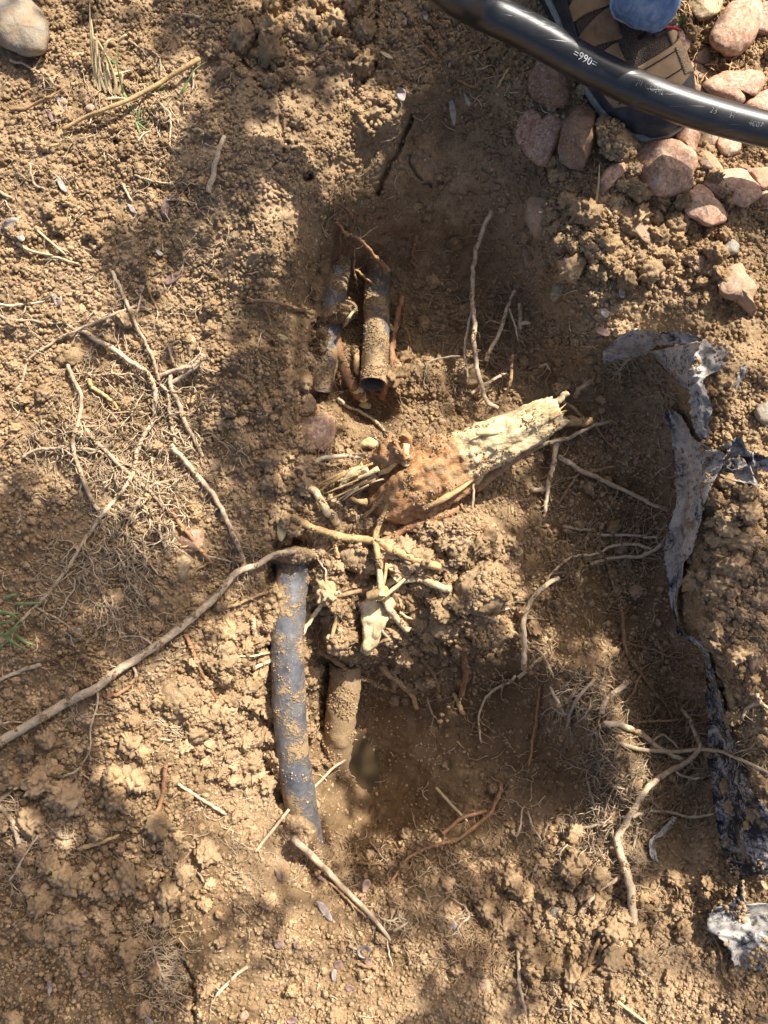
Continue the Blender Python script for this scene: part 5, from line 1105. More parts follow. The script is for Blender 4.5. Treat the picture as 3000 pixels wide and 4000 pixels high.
def big_root():
    ax = [P(*q) for q in catmull([(2178, 1603, -.012), (2085, 1652, -.014), (1990, 1700, -.020), (1900, 1745, -.028), (1810, 1790, -.038), (1720, 1840, -.044), (1620, 1895, -.050), (1530, 1950, -.064), (1465, 1995, -.095)], 16)]
    n = len(ax); sides = 96; rad = np.interp(np.linspace(0, 1, n), np.linspace(0, 1, 9), [64, 76, 84, 94, 112, 136, 140, 104, 46])*S
    v, f = tube(ax, list(rad), sides, cap=False); out = []; peel = []
    for i in range(n):
        t = i/(n - 1); c = ax[i]
        for k in range(sides):
            a = 2*math.pi*k/sides; p = v[i*sides + k]; d = p - c
            rid = mnoise.noise(Vector((math.cos(a)*2.2, math.sin(a)*2.2, t*2.5))) + .6*mnoise.noise(Vector((math.cos(a)*5, math.sin(a)*5, t*4 + 7)))
            gn = mnoise.noise(p*45) + .6*mnoise.noise(p*110) + .4*mnoise.noise(p*260)
            q = 1 + .20*rid + .13*gn + .10*max(0, mnoise.noise(p*38 + Vector((4, 0, 0))))
            e = Vector((0, 0, 0))
            if i < 7: e = (ax[0] - ax[2]).normalized()*(.008*mnoise.noise(Vector((math.cos(a)*1.6, math.sin(a)*1.6, 3))) + .002*mnoise.noise(Vector((math.cos(a)*9, math.sin(a)*9, 3))))*(1 - i/7)
            out.append(c + d*q + e); peel.append(max(0, .85 - 1.35*max(0, t - .12)) + .25*mnoise.noise(p*30))
    m = MB(); m.v = out; m.f = list(f); m.a['peel'] = peel
    o0 = len(out)                       # hollowed torn end
    for s_, dp in ((.72, .004), (.42, .012), (.12, .016)):
        for k in range(sides):
            p = out[k]; c = ax[0]; m.v.append(c + (p - c)*s_ - (ax[0] - ax[2]).normalized()*(dp + .006*mnoise.noise(p*120 + Vector((s_*9, 0, 0))))); m.a['peel'].append(.75)
    prev = 0
    for j in range(3):
        b = o0 + j*sides
        for k in range(sides): m.f.append((prev + (k + 1) % sides, prev + k, b + k, b + (k + 1) % sides))
        prev = b
    m.f.append(tuple(range(prev, prev + sides)))
    return m.build('severed_root', M['stump'])
stump = big_root(); tag(stump, 'massive severed root with a peeled cream end lying across the middle of the hole', 'root')
lump_tube('bark_ridge', [(2120, 1735, -.026), (2020, 1785, -.034), (1930, 1848, -.046), (1860, 1905, -.058)], [10, 18, 22, 20], 'rootd', stump, 6, 14, .3, 60, 8)
lump_tube('bark_flap', [(1660, 1985, -.022), (1720, 1955, -.014), (1790, 1915, -.012), (1850, 1870, -.020)], [5, 14, 12, 4], 'rooto', stump, 6, 14, .3, 60, 9)
lump_tube('wood_sliver', [(1860, 1695, .004), (1910, 1690, .006), (1955, 1688, .004)], [6, 12, 5], 'wood', stump, 5, 10, .2, 70, 10)
# split hollow knob
kn = [P(1400, 1840, -.052), P(1455, 1810, -.040), P(1515, 1780, -.026), P(1560, 1752, -.016), P(1585, 1738, -.010)]
kn = [Vector(p) for p in catmull([tuple(p) for p in kn], 6)]; kr = [np.interp(i/(len(kn) - 1), [0, .5, 1], [.006, .016, .0185]) for i in range(len(kn))]
v, f = tube(kn, kr, 32, cap=False); v = [p + (p - kn[i//32])*(.42*nz3(p, 60, 4) + .28*nz3(p, 150, 2) + .15*nz3(p, 330, 1)) + ((kn[-1] - kn[-2]).normalized()*(.010*nz3(p, 90, 6)) if i//32 > len(kn) - 3 else Vector((0, 0, 0))) for i, p in enumerate(v)]
inn, f2 = tube(kn[8:], [r*.70 for r in kr[8:]], 32, cap=False)
m = MB(); m.add(v, f); o0 = len(m.v); nin = len(inn)//32
m.v += inn; m.f += [tuple(reversed([i + o0 for i in q])) for q in f2]
la = (len(kn) - 1)*32; lb = o0 + (nin - 1)*32
m.f += [(la + k, la + (k + 1) % 32, lb + (k + 1) % 32, lb + k) for k in range(32)]
m.build('split_knob', M['stump'], stump)
b = MB(); b.add(inn[32*2:32*3], [tuple(range(32))]); b.build('hollow_bottom', M['rootd'], stump)
for k, (pts, r0, r1) in enumerate(((((1440, 1830, -0.028), (1370, 1855, -0.032), (1330, 1905, -0.040)), 22, 8), (((1420, 1820, -0.034), (1350, 1850, -0.038), (1290, 1870, -0.044), (1245, 1895, -0.046)), 16, 3),
        (((1470, 1850, -0.032), (1410, 1890, -0.038), (1350, 1920, -0.044)), 18, 5), (((1460, 1740, -0.032), (1420, 1735, -0.034), (1400, 1752, -0.038)), 14, 8), (((1480, 1830, -0.020), (1440, 1850, -0.022), (1400, 1868, -0.028)), 12, 6),
        (((1370, 1945, -0.042), (1400, 1960, -0.038), (1432, 1965, -0.040)), 7, 14), (((1590, 1735, -0.010), (1585, 1775, -0.010), (1592, 1815, -0.016)), 14, 16), (((1540, 1800, -0.016), (1520, 1830, -0.018), (1480, 1850, -0.024)), 16, 8))):
    lump_tube('splinter', pts, [r0, (r0 + r1)/2, r1], 'rootc' if k % 2 == 0 else 'rooto', stump, 7, 9, .5, 90, 20 + k, fine=.2)
rs2 = random.Random(9)
for k in range(26):
    bx_ = rs2.uniform(1380, 1500); by_ = 1840 + rs2.uniform(-30, 60) - (bx_ - 1440)*.5; ln = rs2.uniform(60, 150); an_ = math.radians(rs2.uniform(140, 172)); zz = -.03 + rs2.uniform(-.012, .010)
    lump_tube('splinter', [(bx_, by_, zz), (bx_ + math.cos(an_)*ln*.5, by_ + math.sin(an_)*ln*.5, zz - .004), (bx_ + math.cos(an_)*ln, by_ + math.sin(an_)*ln, zz - .012)], [rs2.uniform(3, 8), rs2.uniform(2, 5), .6], rs2.choice(('rootc', 'rooto', 'rootd')), stump, 4, 6, .4, 120, 60 + k)
for k in range(5):
    a_ = rs2.uniform(0, 6.28); ln = rs2.uniform(15, 40); x_ = 2165 + math.cos(a_)*12; y_ = 1612 + math.sin(a_)*52; zz = -.010 + .018*math.cos(a_)
    lump_tube('splinter', [(x_ - 30, y_ + 16, zz), (x_, y_, zz), (x_ + ln, y_ - ln*.45 + rs2.uniform(-20, 25), zz - .006)], [7, 5, .7], rs2.choice(('rootc', 'rooto', 'rootc')), stump, 4, 6, .4, 120, 90 + k)
hh = MB(); hairs(hh, [(1900 + 30*i, 1700 + 25*i - 60*(i % 3), 26) for i in range(6)] + [(1660 + i*20, 1700 + 18*(i % 3), 34) for i in range(8)], 70, 45, 1.2, 5); tag(hh.build('rootlets', M['rooto'], stump), kind='stuff')
# --- peeled chunk in the middle of the star of roots
pk = tag(body('cut_root', [(1425, 2345), (1470, 2310), (1520, 2322), (1548, 2350), (1530, 2400), (1505, 2440), (1478, 2500), (1440, 2560), (1412, 2540), (1420, 2470), (1405, 2400)], 'rootc', .75, .004, 61, 2, rough=.22, grain=.08), 'creamy peeled root chunk standing upright in the star of cut roots', 'root')
lump_tube('bark_collar', [(1440, 2335, -.034), (1478, 2318, -.030), (1510, 2300, -.034)], [20, 26, 18], 'rooto', pk, 6, 14, .3, 60, 31)
for k, (q, r0, r1, mt) in enumerate((([(1490, 2330, -.024), (1486, 2260, -.028), (1476, 2200, -.034)], 15, 11, 'rootc'), ([(1500, 2330, -.026), (1550, 2290, -.03), (1580, 2262, -.036)], 10, 6, 'rootc'), ([(1470, 2330, -.03), (1500, 2270, -.026), (1510, 2200, -.030)], 8, 6, 'rooto'), ([(1540, 2262, -.04), (1570, 2240, -.04), (1600, 2246, -.046)], 22, 14, 'rootc'))):
    lump_tube('side_root', q, [r0, (r0 + r1)/2, r1], mt, pk, 6, 10, .2, 60, 40 + k)

# ------------------------------------------------------------------ chips, leaves, grass
def flake(name, pts, mat, label, cat, base=.003, curl=.004, seed=0, ext=0):
    """thin bent flake (leaf, chip) with the given outline"""
    ol = catmull_closed([p[:2] for p in pts], 5); n = len(ol)
    cx = sum(p[0] for p in ol)/n; cy = sum(p[1] for p in ol)/n; R = max(math.hypot(p[0] - cx, p[1] - cy) for p in ol)
    z0 = max(Gs(p[0], p[1]) for p in ol[::3])*.5 + Gs(cx, cy)*.5 + base; rs = random.Random(seed); a = rs.uniform(0, 3.14)
    v = []
    for sc in (1, .66, .33):
        for p in ol:
            dx = (p[0] - cx)*sc; dy = (p[1] - cy)*sc; t = (dx*math.cos(a) + dy*math.sin(a))/R
            v.append(P(cx + dx, cy + dy, z0 + curl*(t*t*1.5 - .4) + .002*mnoise.noise(Vector((dx/22, dy/22, seed)))))
    v.append(P(cx, cy, z0 - curl*.4)); f = []
    for r in range(2):
        for k in range(n): f.append((r*n + k, (r + 1)*n + k, (r + 1)*n + (k + 1) % n, r*n + (k + 1) % n))
    for k in range(n): f.append((2*n + k, 3*n, 2*n + (k + 1) % n))
    N = len(v); v += [p - Vector((0, 0, .0007)) for p in v]; f += [tuple(reversed([i + N for i in q])) for q in f]
    for k in range(n): f.append((k, (k + 1) % n, N + (k + 1) % n, N + k))
    m = MB(); m.add(v, f); o = m.build(name, M[mat]); return tag(o, label, cat)
L = lambda pts, mat, label, **k: flake('dead_leaf', pts, mat, label, 'leaf', seed=len(label), **k)
W = lambda pts, mat, label, **k: flake('wood_chip', pts, mat, label, 'wood chip', seed=len(label), base=k.pop('base', .004), curl=.002, **k)
L(t00([(1068,1268),(1098,1320),(1078,1410),(1042,1372)]), 'leaf', 'purple brown oblong leaf on the upper slope')
L(t00([(288,708),(340,738),(374,796),(330,782)]), 'leaf', 'purple brown leaf beside the twig with a frayed tip')
L(t00([(355,1128),(402,1170),(432,1240),(398,1232),(370,1180)]), 'leafg', 'narrow grey leaf on the left slope')
L(t00([(10,1450),(60,1412),(125,1418),(110,1470),(160,1540),(130,1562),(70,1500),(30,1490)]), 'leafg', 'crumpled grey mauve leaf at the left edge', curl=.010)
L(t00([(826,1322),(860,1338),(884,1382),(850,1372)]), 'leafg', 'small pale grey leaf at the end of the grey fibre')
L(t00([(985,1600),(1010,1610),(1055,1642),(1030,1655)]), 'leafg', 'white edged leaf scrap at the foot of the upper slope')
L(t00([(360,620),(420,640),(440,720),(470,770),(420,760),(385,690)]), 'leafg', 'shrivelled grey leaf left of the straight twig', curl=.010)
L(t01([(1065,165),(1100,120),(1160,108),(1140,160),(1085,188)]), 'leaf', 'pinkish leaf on the sunlit mound', curl=.006)
L(t01([(890,170),(918,175),(920,230),(895,210)]), 'leaf', 'small pink leaf at the top of the tangle')
L(t01([(335,250),(385,240),(400,290),(370,330),(345,290)]), 'leafg', 'curled pale leaf at the left above the bowed root', curl=.010)
L(t01([(1000,1385),(1050,1378),(1052,1420),(1015,1432)]), 'leaf', 'reddish leaf scrap at the bottom of the tangle')
L(t10([(1248,640),(1275,650),(1298,740),(1285,815),(1262,760)]), 'leafg', 'long pale grey leaf stuck to the clay wall', base=.005)
L(t10([(1350,605),(1378,640),(1386,690),(1362,668)]), 'leafg', 'second pale leaf right of the long grey leaf', base=.005)
L(t10([(905,590),(945,572),(972,595),(960,650),(925,645)]), 'leafg', 'pale flake at the top of the bright hump', base=.006)
L(t10([(1080,80),(1105,72),(1112,120),(1090,128)]), 'leafg', 'small pale leaf near the top beside the black pipe')
L(t10([(958,110),(978,120),(975,160),(960,150)]), 'leafg', 'dull grey leaf below the small pale leaf at the top')
L(t10([(870,455),(895,460),(880,490),(862,480)]), 'leafg', 'tiny grey leaf above the bright hump')
L(t13([(690,745),(725,720),(745,750),(720,800),(692,835)]), 'leaf', 'dark red leaf below the lower hole')
L(t13([(640,690),(668,700),(655,750),(642,730)]), 'leaf', 'small tan leaf left of the dark red leaf')
L(t13([(118,1120),(170,1118),(184,1155),(130,1175)]), 'leaf', 'brown leaf on the lower soil left of the twig')
L(t13([(245,1130),(275,1128),(272,1165),(250,1172)]), 'leaf', 'dark leaf right of the brown one')
L(t13([(655,1180),(700,1150),(745,1170),(720,1230),(672,1225)]), 'leafg', 'grey crumpled leaf under the twig tip', curl=.008)
L(t13([(700,1255),(745,1230),(752,1270),(725,1290)]), 'leaf', 'dark brown leaf under the grey crumpled leaf')
L(t13([(570,1425),(600,1405),(640,1430),(600,1450)]), 'leaf', 'oval tan leaf near the bottom edge')
L(t13([(388,870),(440,880),(490,960),(492,1000),(440,960)]), 'leafg', 'long grey bark scrap below the weathered twig')
L(t13([(490,1320),(520,1310),(515,1380),(495,1385)]), 'leafg', 'bluish grey leaf low on the soil')
L(t13([(500,1270),(545,1245),(560,1275),(520,1305)]), 'leaf', 'folded tan leaf above the bluish one')
L(t13([(190,1630),(250,1615),(275,1645),(215,1659)]), 'leaf', 'red brown leaf at the bottom edge')
L(t13([(100,1430),(140,1425),(130,1445),(105,1446)]), 'leaf', 'little brown leaf in the dark hole at the bottom')
L(t13([(130,680),(165,670),(175,720),(145,738)]), 'leaf', 'dark round leaf on the slope below the pipe')
L(t13([(340,620),(375,640),(410,700),(450,720),(440,735),(390,710)]), 'leaf', 'brown curled leaf pressed under the weathered twig', curl=.008)
L(t03([(520,1330),(555,1310),(580,1340),(545,1360)]), 'leaf', 'dark leaf in the bottom left hollow')
L(t03([(305,1390),(330,1385),(335,1440),(312,1475)]), 'leafg', 'grey leaf sliver near the bottom left corner')
L(t03([(945,1610),(985,1640),(990,1665),(955,1665)]), 'leafg', 'white leaf edge at the bottom')
L(t02([(845,940),(860,890),(900,868),(935,880),(940,905),(880,935)]), 'leaf', 'brown leaf tucked behind the diagonal root')
L(t02([(495,760),(520,755),(525,790),(505,808)]), 'leafg', 'small grey leaf on the shaded left soil')
L(t02([(490,1360),(520,1320),(570,1305),(560,1340),(530,1350)]), 'leafg', 'curled grey leaf on the sunlit lower left', curl=.008)
L(t02([(110,1610),(140,1570),(165,1545),(150,1600),(125,1630)]), 'leaf', 'tan leaf at the lower left edge')
W(t11([(135,520),(160,505),(205,532),(175,548)]), 'wood', 'small cream wood chip left of the pipes')
W(t12([(140,65),(170,55),(215,60),(205,120),(165,190),(138,150)]), 'wood', 'curved yellow wood chip above the black pipe')
W(t12([(850,345),(910,325),(980,350),(985,392),(930,408),(870,380)]), 'wood', 'large cream wood chip behind the star of roots', base=.010)
W(t12([(980,515),(1020,530),(1060,585),(1085,620),(1040,600),(990,560)]), 'wood', 'pointed yellow wood chip right of the star of roots')
W(t10([(798,332),(850,345),(888,380),(840,368)]), 'wood', 'slim straw coloured chip at the top of the hole')
W(t11([(665,965),(700,945),(745,960),(735,990),(690,985)]), 'wood', 'cream wood chip under the open pipe end')
W(t11([(690,1200),(740,1175),(790,1210),(760,1240),(705,1230)]), 'wood', 'cream splinter above the split knob', base=.012)
W(t21([(250,245),(290,150),(345,160),(330,230),(275,295)]), 'tanst', 'crusted buff flake on the right slope')
W(t21([(575,350),(600,340),(630,365),(615,400),(585,385)]), 'leafg', 'pale flake on the right slope below the buff one')
W(t21([(695,215),(730,225),(725,270),(698,262)]), 'leafg', 'white chip on the right slope')
W(t21([(535,470),(580,460),(635,490),(620,520),(560,505)]), 'leaf', 'mauve chip above the upper fabric flap')
W(T(2, 0, [(1000,1530),(1040,1500),(1075,1510),(1040,1570),(1005,1590)]), 'wood', 'yellow chip in the crumbs below the blunt pink stone')
W(t22([(12,240),(45,225),(72,260),(50,285),(20,275)]), 'wood', 'yellowish chip in the shade left in the trench')
W(t22([(1240,480),(1265,470),(1275,485),(1250,492)]), 'wood', 'tiny yellow chip right of the fabric strip')
W(t22([(1305,475),(1345,462),(1362,480),(1330,495)]), 'wood', 'small yellow chip further right of the fabric strip')
W(t23([(1608,738),(1635,735),(1662,780),(1640,785)]), 'wood', 'cream chip at the right edge between the fabrics')
W(t13([(1250,1030),(1275,1000),(1300,1020),(1285,1050)]), 'leafg', 'grey flake left of the fine root mat')
W(t13([(1530,640),(1500,600),(1470,610),(1490,640)]), 'tanst', 'pale crumbly flake right of the red brown root')

def blades(root_o, specs, mat, wid):
    for i, pts in enumerate(specs):
        c = catmull(pts, 8); n = len(c); v = []; f = []
        for k, p in enumerate(c):
            a = c[min(k + 1, n - 1)] - c[max(k - 1, 0)]; l = max(math.hypot(a[0], a[1]), 1e-3); nx_, ny_ = -a[1]/l, a[0]/l
            w = wid*(1 - .85*(k/(n - 1))**2)*(.8 + .4*((i*37 % 10)/10)); z = max(Gs(p[0], p[1]) + .001, Gs(*c[0][:2]) + p[2]/1000) if len(p) > 2 else Gs(p[0], p[1]) + .004
            v += [P(p[0] + nx_*w, p[1] + ny_*w, z), P(p[0], p[1], z + .0012), P(p[0] - nx_*w, p[1] - ny_*w, z)]
        for k in range(n - 1):
            for q in range(2): f.append((k*3 + q, k*3 + q + 3, k*3 + q + 4, k*3 + q + 1))
        N = len(v); v += [p - Vector((0, 0, .0004)) for p in v]; f += [tuple(reversed([j + N for j in q])) for q in f]
        m = MB(); m.add(v, f); m.build('blade', M[mat], root_o)
def tuft(name, at, specs, mat, wid, label, cat):
    o = empty(name, P(at[0], at[1], Gs(*at))); tag(o, label, cat); blades(o, specs, mat, wid); return o
tuft('dry_grass_tuft', (440, 330), [t00(q) for q in ([(640,580,2),(600,400,12),(585,220,30),(580,20,46)], [(620,560,2),(612,400,12),(600,230,28),(590,120,34)], [(650,590,2),(640,440,14),(625,300,24),(630,200,30)], [(640,450,10),(665,370,22),(690,280,30),(720,255,28),(760,265,20)], [(700,590,2),(680,480,12),(665,400,20)], [(740,610,2),(750,540,8),(720,430,18),(690,360,24)], [(600,500,4),(700,510,8),(780,505,8)], [(660,480,4),(740,480,8),(860,455,6)], [(690,600,2),(660,520,8),(645,420,16),(640,330,24)], [(765,610,2),(790,500,10),(780,470,12)], [(700,640,3),(760,635,4),(820,640,3)], [(720,600,2),(700,470,12),(690,400,16)], [(770,260,14),(810,230,18),(825,232,16)], [(600,240,26),(640,280,22),(690,370,14),(730,470,8)], [(470,355,4),(530,350,6),(560,335,6)])], 'straw', 7, 'bleached dry grass tuft with long upright blades', 'grass tuft')
tuft('green_grass', (520, 420), [t00(q) for q in ([(800,600,2),(775,500,14),(755,380,24),(765,265,26)], [(800,600,2),(840,680,6),(880,760,3)], [(880,790,3),(910,870,6),(945,955,2)], [(885,790,3),(950,840,5),(1000,860,2)], [(890,780,3),(900,730,6),(910,690,3)], [(960,590,3),(975,540,6),(970,500,8)], [(1170,600,3),(1215,530,8),(1265,450,12),(1340,400,8)], [(980,600,3),(1050,560,6),(1020,575,4)], [(700,370,3),(740,410,6),(750,395,4)], [(1060,590,3),(1085,660,3),(1130,720,1)], [(890,795,2),(935,780,4),(960,790,2)], [(1190,600,2),(1200,560,5),(1230,510,8)])], 'grass', 4.5, 'sparse green grass blades beside the straight twig', 'grass')
tuft('green_grass', (10, 2470), [t02(q) for q in ([(100,595,4),(210,592,8),(315,588,4)], [(0,790,4),(60,830,12),(120,870,12),(185,895,6)], [(100,800,4),(170,845,6),(232,865,3)], [(-20,660,10),(40,650,16),(110,690,14),(120,740,8)], [(0,810,4),(50,790,14),(90,750,18),(130,700,14)], [(-30,720,8),(30,720,14),(100,700,14)], [(0,830,4),(10,870,8),(-10,900,6)], [(-30,640,10),(60,660,14),(130,655,8)], [(20,800,8),(70,780,12),(130,735,8)], [(20,560,4),(80,540,8),(120,530,4)])], 'grass', 7, 'green and yellow grass clump at the left edge', 'grass')
tuft('straw_stalk', (2030, 2640), [t22([(40,1075,8),(110,1015,12),(180,950,14),(292,842,12)])], 'straw', 9, 'broad pale green straw blade at the rim of the trench', 'straw')
tuft('green_sprig', (2660, 70), [T(2, 0, q) for q in ([(1105,150,6),(1090,120,16),(1075,100,20)], [(1105,150,6),(1115,115,18),(1120,90,22)], [(1105,150,6),(1130,130,16),(1145,120,18)], [(1100,155,6),(1075,140,14),(1060,135,14)], [(1105,150,6),(1100,105,18),(1095,85,22)])], 'grass', 7, 'tiny green sprig on the flat buff stone beside the boot', 'plant')
tuft('straw_stalk', (2330, 780), [T(2, 0, [(545,1310,6),(560,1200,22),(568,1060,40)])], 'straw', 6, 'pale straw stem standing left of the small pale pink stone', 'straw')

# ------------------------------------------------------------------ uncountable fine roots and litter
def mat_of_hair(name, cx, cy, rx, ry, n, ln, mat, seed, r=1.25, lift=4, ang=None):
    rs = random.Random(seed); m = MB(); r *= 1.5; n = int(n*1.15); ln *= 1.5; mat = 'hair' if mat in ('root', 'rootg') else 'haird'
    for _ in range(n):
        a = rs.uniform(0, 6.28); q = math.sqrt(rs.random()); x = cx + math.cos(a)*rx*q; y = cy + math.sin(a)*ry*q
        strand(m, x, y, rs.uniform(0, 6.28) if ang is None else ang + rs.gauss(0, .7), ln*rs.uniform(.4, 1.5), r*rs.uniform(.75, 1.9), rs, 0, lift)
    return tag(m.build(name, M[mat]), kind='stuff')
F = 'fine_roots'
mat_of_hair(F, 590, 1700, 230, 190, 60, 90, 'root', 1, 1.5, 18); mat_of_hair(F, 430, 2200, 150, 230, 70, 110, 'root', 2, 1.4, 14, 1.2); mat_of_hair(F, 640, 1990, 90, 130, 50, 60, 'root', 3, 1.6, 18)
mat_of_hair(F, 270, 1700, 60, 110, 30, 70, 'root', 4, 1.5, 14); mat_of_hair(F, 2430, 3000, 150, 260, 120, 80, 'rootg', 5, 1.5, 20); mat_of_hair(F, 2310, 3300, 110, 130, 60, 70, 'rootg', 6, 1.5, 16)
mat_of_hair(F, 1880, 3730, 110, 80, 110, 60, 'rooto', 7, 1.5, 5); mat_of_hair(F, 1620, 3640, 190, 150, 60, 50, 'rooto', 8, 1.2, 3); mat_of_hair(F, 1850, 3400, 260, 80, 90, 45, 'rootd', 9, 1.3, 3)
mat_of_hair(F, 1340, 3350, 70, 120, 90, 60, 'rooto', 10, 1.1, 3, 1.5); mat_of_hair(F, 120, 3350, 130, 260, 70, 80, 'root', 11, 1.2, 4); mat_of_hair(F, 630, 3750, 90, 180, 60, 70, 'root', 12, 1.2, 4)
mat_of_hair(F, 2320, 2350, 320, 420, 130, 75, 'rootd', 13, 1.1, 3); mat_of_hair(F, 1500, 2350, 280, 250, 90, 60, 'rooto', 14, 1.2, 5); mat_of_hair(F, 500, 450, 300, 160, 60, 60, 'root', 15, 1.2, 4)
mat_of_hair(F, 1700, 1700, 420, 130, 80, 50, 'rooto', 16, 1.2, 5); mat_of_hair(F, 2330, 2750, 130, 130, 60, 55, 'root', 17, 1.5, 18); mat_of_hair(F, 750, 2650, 260, 250, 50, 60, 'root', 18, 1.1, 3)
mat_of_hair(F, 1880, 1350, 160, 220, 50, 50, 'root', 19, 1.4, 6); mat_of_hair(F, 1330, 1180, 90, 220, 50, 55, 'rootr', 20, 1.1, 5); mat_of_hair(F, 1000, 3300, 260, 200, 40, 60, 'root', 21, 1.1, 3); mat_of_hair(F, 680, 2820, 60, 90, 70, 40, 'root', 22, 1.4, 5)
mat_of_hair('plant_litter', 2720, 200, 230, 240, 170, 55, 'rootd', 30, 2.2, 10); mat_of_hair('plant_litter', 2200, 700, 200, 100, 40, 40, 'rootd', 31, 1.6, 6); mat_of_hair('plant_litter', 1500, 2000, 1500, 2000, 520, 38, 'root', 32, 1.4, 3); mat_of_hair('plant_litter', 450, 900, 450, 600, 130, 45, 'root', 33, 1.5, 4)
mat_of_hair('plant_litter', 2200, 3600, 700, 350, 120, 55, 'root', 34, 1.5, 5)

crumbs_on([stump], 90000, 1.8, 5.5, 2.0, 26, .12, 1); crumbs_on([c_ for c_ in stump.children if c_.name.startswith(('split', 'bark'))] + [pk], 70000, 2.5, 6, 2, 40, .2, 2)
crumbs_on([pa], 60000, 1.6, 4.5, 2, 28, .2, 3); crumbs_on([pb], 180000, 2, 6, 2, 25, .0, 4); crumbs_on([pc, coup, pd], 150000, 2, 5.5, 2, 30, .1, 5)
crumbs_on([o_ for o_ in COL.objects if o_.name.startswith('soil_clod') and o_.type == 'MESH' and 'label' in o_], 260000, 3.5, 11, 2, 30, -.1, 6)
crumbs_on([o_ for o_ in COL.objects if o_.name.startswith('stone') and o_.data.materials[0] == M['dusty']], 160000, 3, 9, 2, 30, .0, 7); crumbs_on([o_ for o_ in COL.objects if o_.name.startswith('stone') and o_.data.materials[0] != M['dusty']], 120000, 2.2, 6.5, 2, 26, .12, 8)
crumbs_on([o_ for o_ in COL.objects if o_.name.startswith('landscape_fabric')], 90000, 3, 10, 2, 26, .22, 9); crumbs_on([o_ for o_ in COL.objects if o_.name.startswith('root') and o_.get('category') == 'root'], 150000, 2.5, 6, 2, 60, .2, 10)
# murky water standing in the lower hole
wm = NT('muddy_water', .3, .25); wm.color((.085, .058, .028)); wm.bump(wm.noise(60, 2), .001, .3)
lv = sorted(Gs(x, y) for x in range(1350, 1440, 10) for y in range(2900, 3200, 20)); level = lv[int(len(lv)*.42)]
wv = [P(x, y, level) for x, y in catmull_closed([(1300, 2980), (1385, 2840), (1470, 2960), (1480, 3100), (1450, 3250), (1370, 3300), (1290, 3180)], 6)]
m = MB(); m.add(wv, [tuple(range(len(wv) - 1, -1, -1))]); tag(m.build('water', wm.m), kind='structure')
# ------------------------------------------------------------------ person standing at the top right
def skin_mesh(name, joints, bones, mat, parent, root_i=0, sub=2):
    me_ = bpy.data.meshes.new(name); me_.from_pydata([j[0] for j in joints], bones, [])
    o = bpy.data.objects.new(name, me_); COL.objects.link(o)
    sk = o.modifiers.new('skin', 'SKIN'); o.modifiers.new('sub', 'SUBSURF').levels = sub
    o.modifiers['sub'].render_levels = sub
    for i, (p, r) in enumerate(joints):
        d = me_.skin_vertices[0].data[i]; d.radius = (r, r) if not isinstance(r, tuple) else r; d.use_root = (i == root_i)
    bpy.context.view_layer.update()
    ev = o.evaluated_get(bpy.context.evaluated_depsgraph_get()); m2 = bpy.data.meshes.new_from_object(ev)
    bpy.data.objects.remove(o); bpy.data.meshes.remove(me_)
    m2.polygons.foreach_set('use_smooth', [True]*len(m2.polygons)); m2.materials.clear(); m2.materials.append(M[mat])
    q = bpy.data.objects.new(name, m2); COL.objects.link(q)
    if parent: q.parent = parent; q.matrix_parent_inverse = parent.matrix_world.inverted()
    return q
M['skin'] = make_plain('skin', (.50, .30, .21), (.56, .35, .25), 40, .55)
M['hair'] = make_plain('dark_hair', (.03, .02, .015), (.06, .04, .03), 300, .6)
M['jacket'] = make_plain('grey_jacket', (.10, .105, .11), (.15, .155, .16), 300, .9)
def make_denim():
    t = NT('blue_denim', .9, .15)
    mp = t.n.new('ShaderNodeMapping'); t.l.new(t.co, mp.inputs['Vector']); mp.inputs['Scale'].default_value = (160, 160, 24)
    base = t.ramp(t.math('ADD', t.math('MULTIPLY', t.noise(38, 4, .6), .5), t.math('MULTIPLY', t.noise(1.0, 3, .7, co=mp.outputs['Vector']), .5)), [(.36, (.06, .14, .32)), (.5, (.14, .27, .50)), (.64, (.36, .48, .66))])
    w = t.n.new('ShaderNodeTexWave'); w.inputs['Scale'].default_value = 420; w.inputs['Distortion'].default_value = 3; t.l.new(t.co, w.inputs['Vector'])
    c = t.mix(t.math('MULTIPLY', w.outputs['Fac'], .35), base, (.45, .55, .70)); t.color(c); t.bump(w.outputs['Fac'], .0006, .7)
    return t.m
M['denim'] = make_denim()
def make_leather():
    t = NT('tan_nubuck', .85, .2)
    c = t.ramp(t.noise(45, 4, .7), [(.3, (.30, .20, .115)), (.7, (.42, .29, .17))])
    d = t.val(t.noise(18, 4, .7), .55, .7); t.color(t.mix(t.math('MULTIPLY', d, .6), c, (.25, .165, .085))); t.bump(t.noise(500, 3), .0006, .6)
    return t.m
M['nubuck'] = make_leather()
def make_mesh_cloth(name, a, b):
    t = NT(name, .9, .2); v = t.voro(760); t.color(t.ramp(v, [(.2, a), (.5, b)])); t.bump(v, .0012, .8); return t.m
M['uppermesh'] = make_mesh_cloth('brown_mesh', (.02, .016, .013), (.12, .09, .065)); M['nubuck2'] = make_plain('brown_nubuck', (.20, .13, .075), (.31, .205, .12), 60, .85)
M['toemesh'] = make_mesh_cloth('tan_mesh', (.06, .05, .04), (.44, .33, .20)); M['darkmesh'] = make_mesh_cloth('dark_mesh', (.015, .015, .016), (.16, .14, .10))
M['rubber'] = make_plain('grey_rubber', (.035, .035, .037), (.075, .073, .07), 60, .55); M['sole'] = make_plain('pale_sole', (.30, .29, .25), (.46, .44, .38), 120, .7)
M['red'] = make_plain('red_rubber', (.28, .03, .025), (.36, .05, .04), 60, .6); M['lace'] = make_plain('dark_lace', (.012, .012, .014), (.05, .04, .045), 500, .8); M['lacered'] = make_plain('red_lace', (.28, .02, .04), (.40, .05, .07), 500, .8)

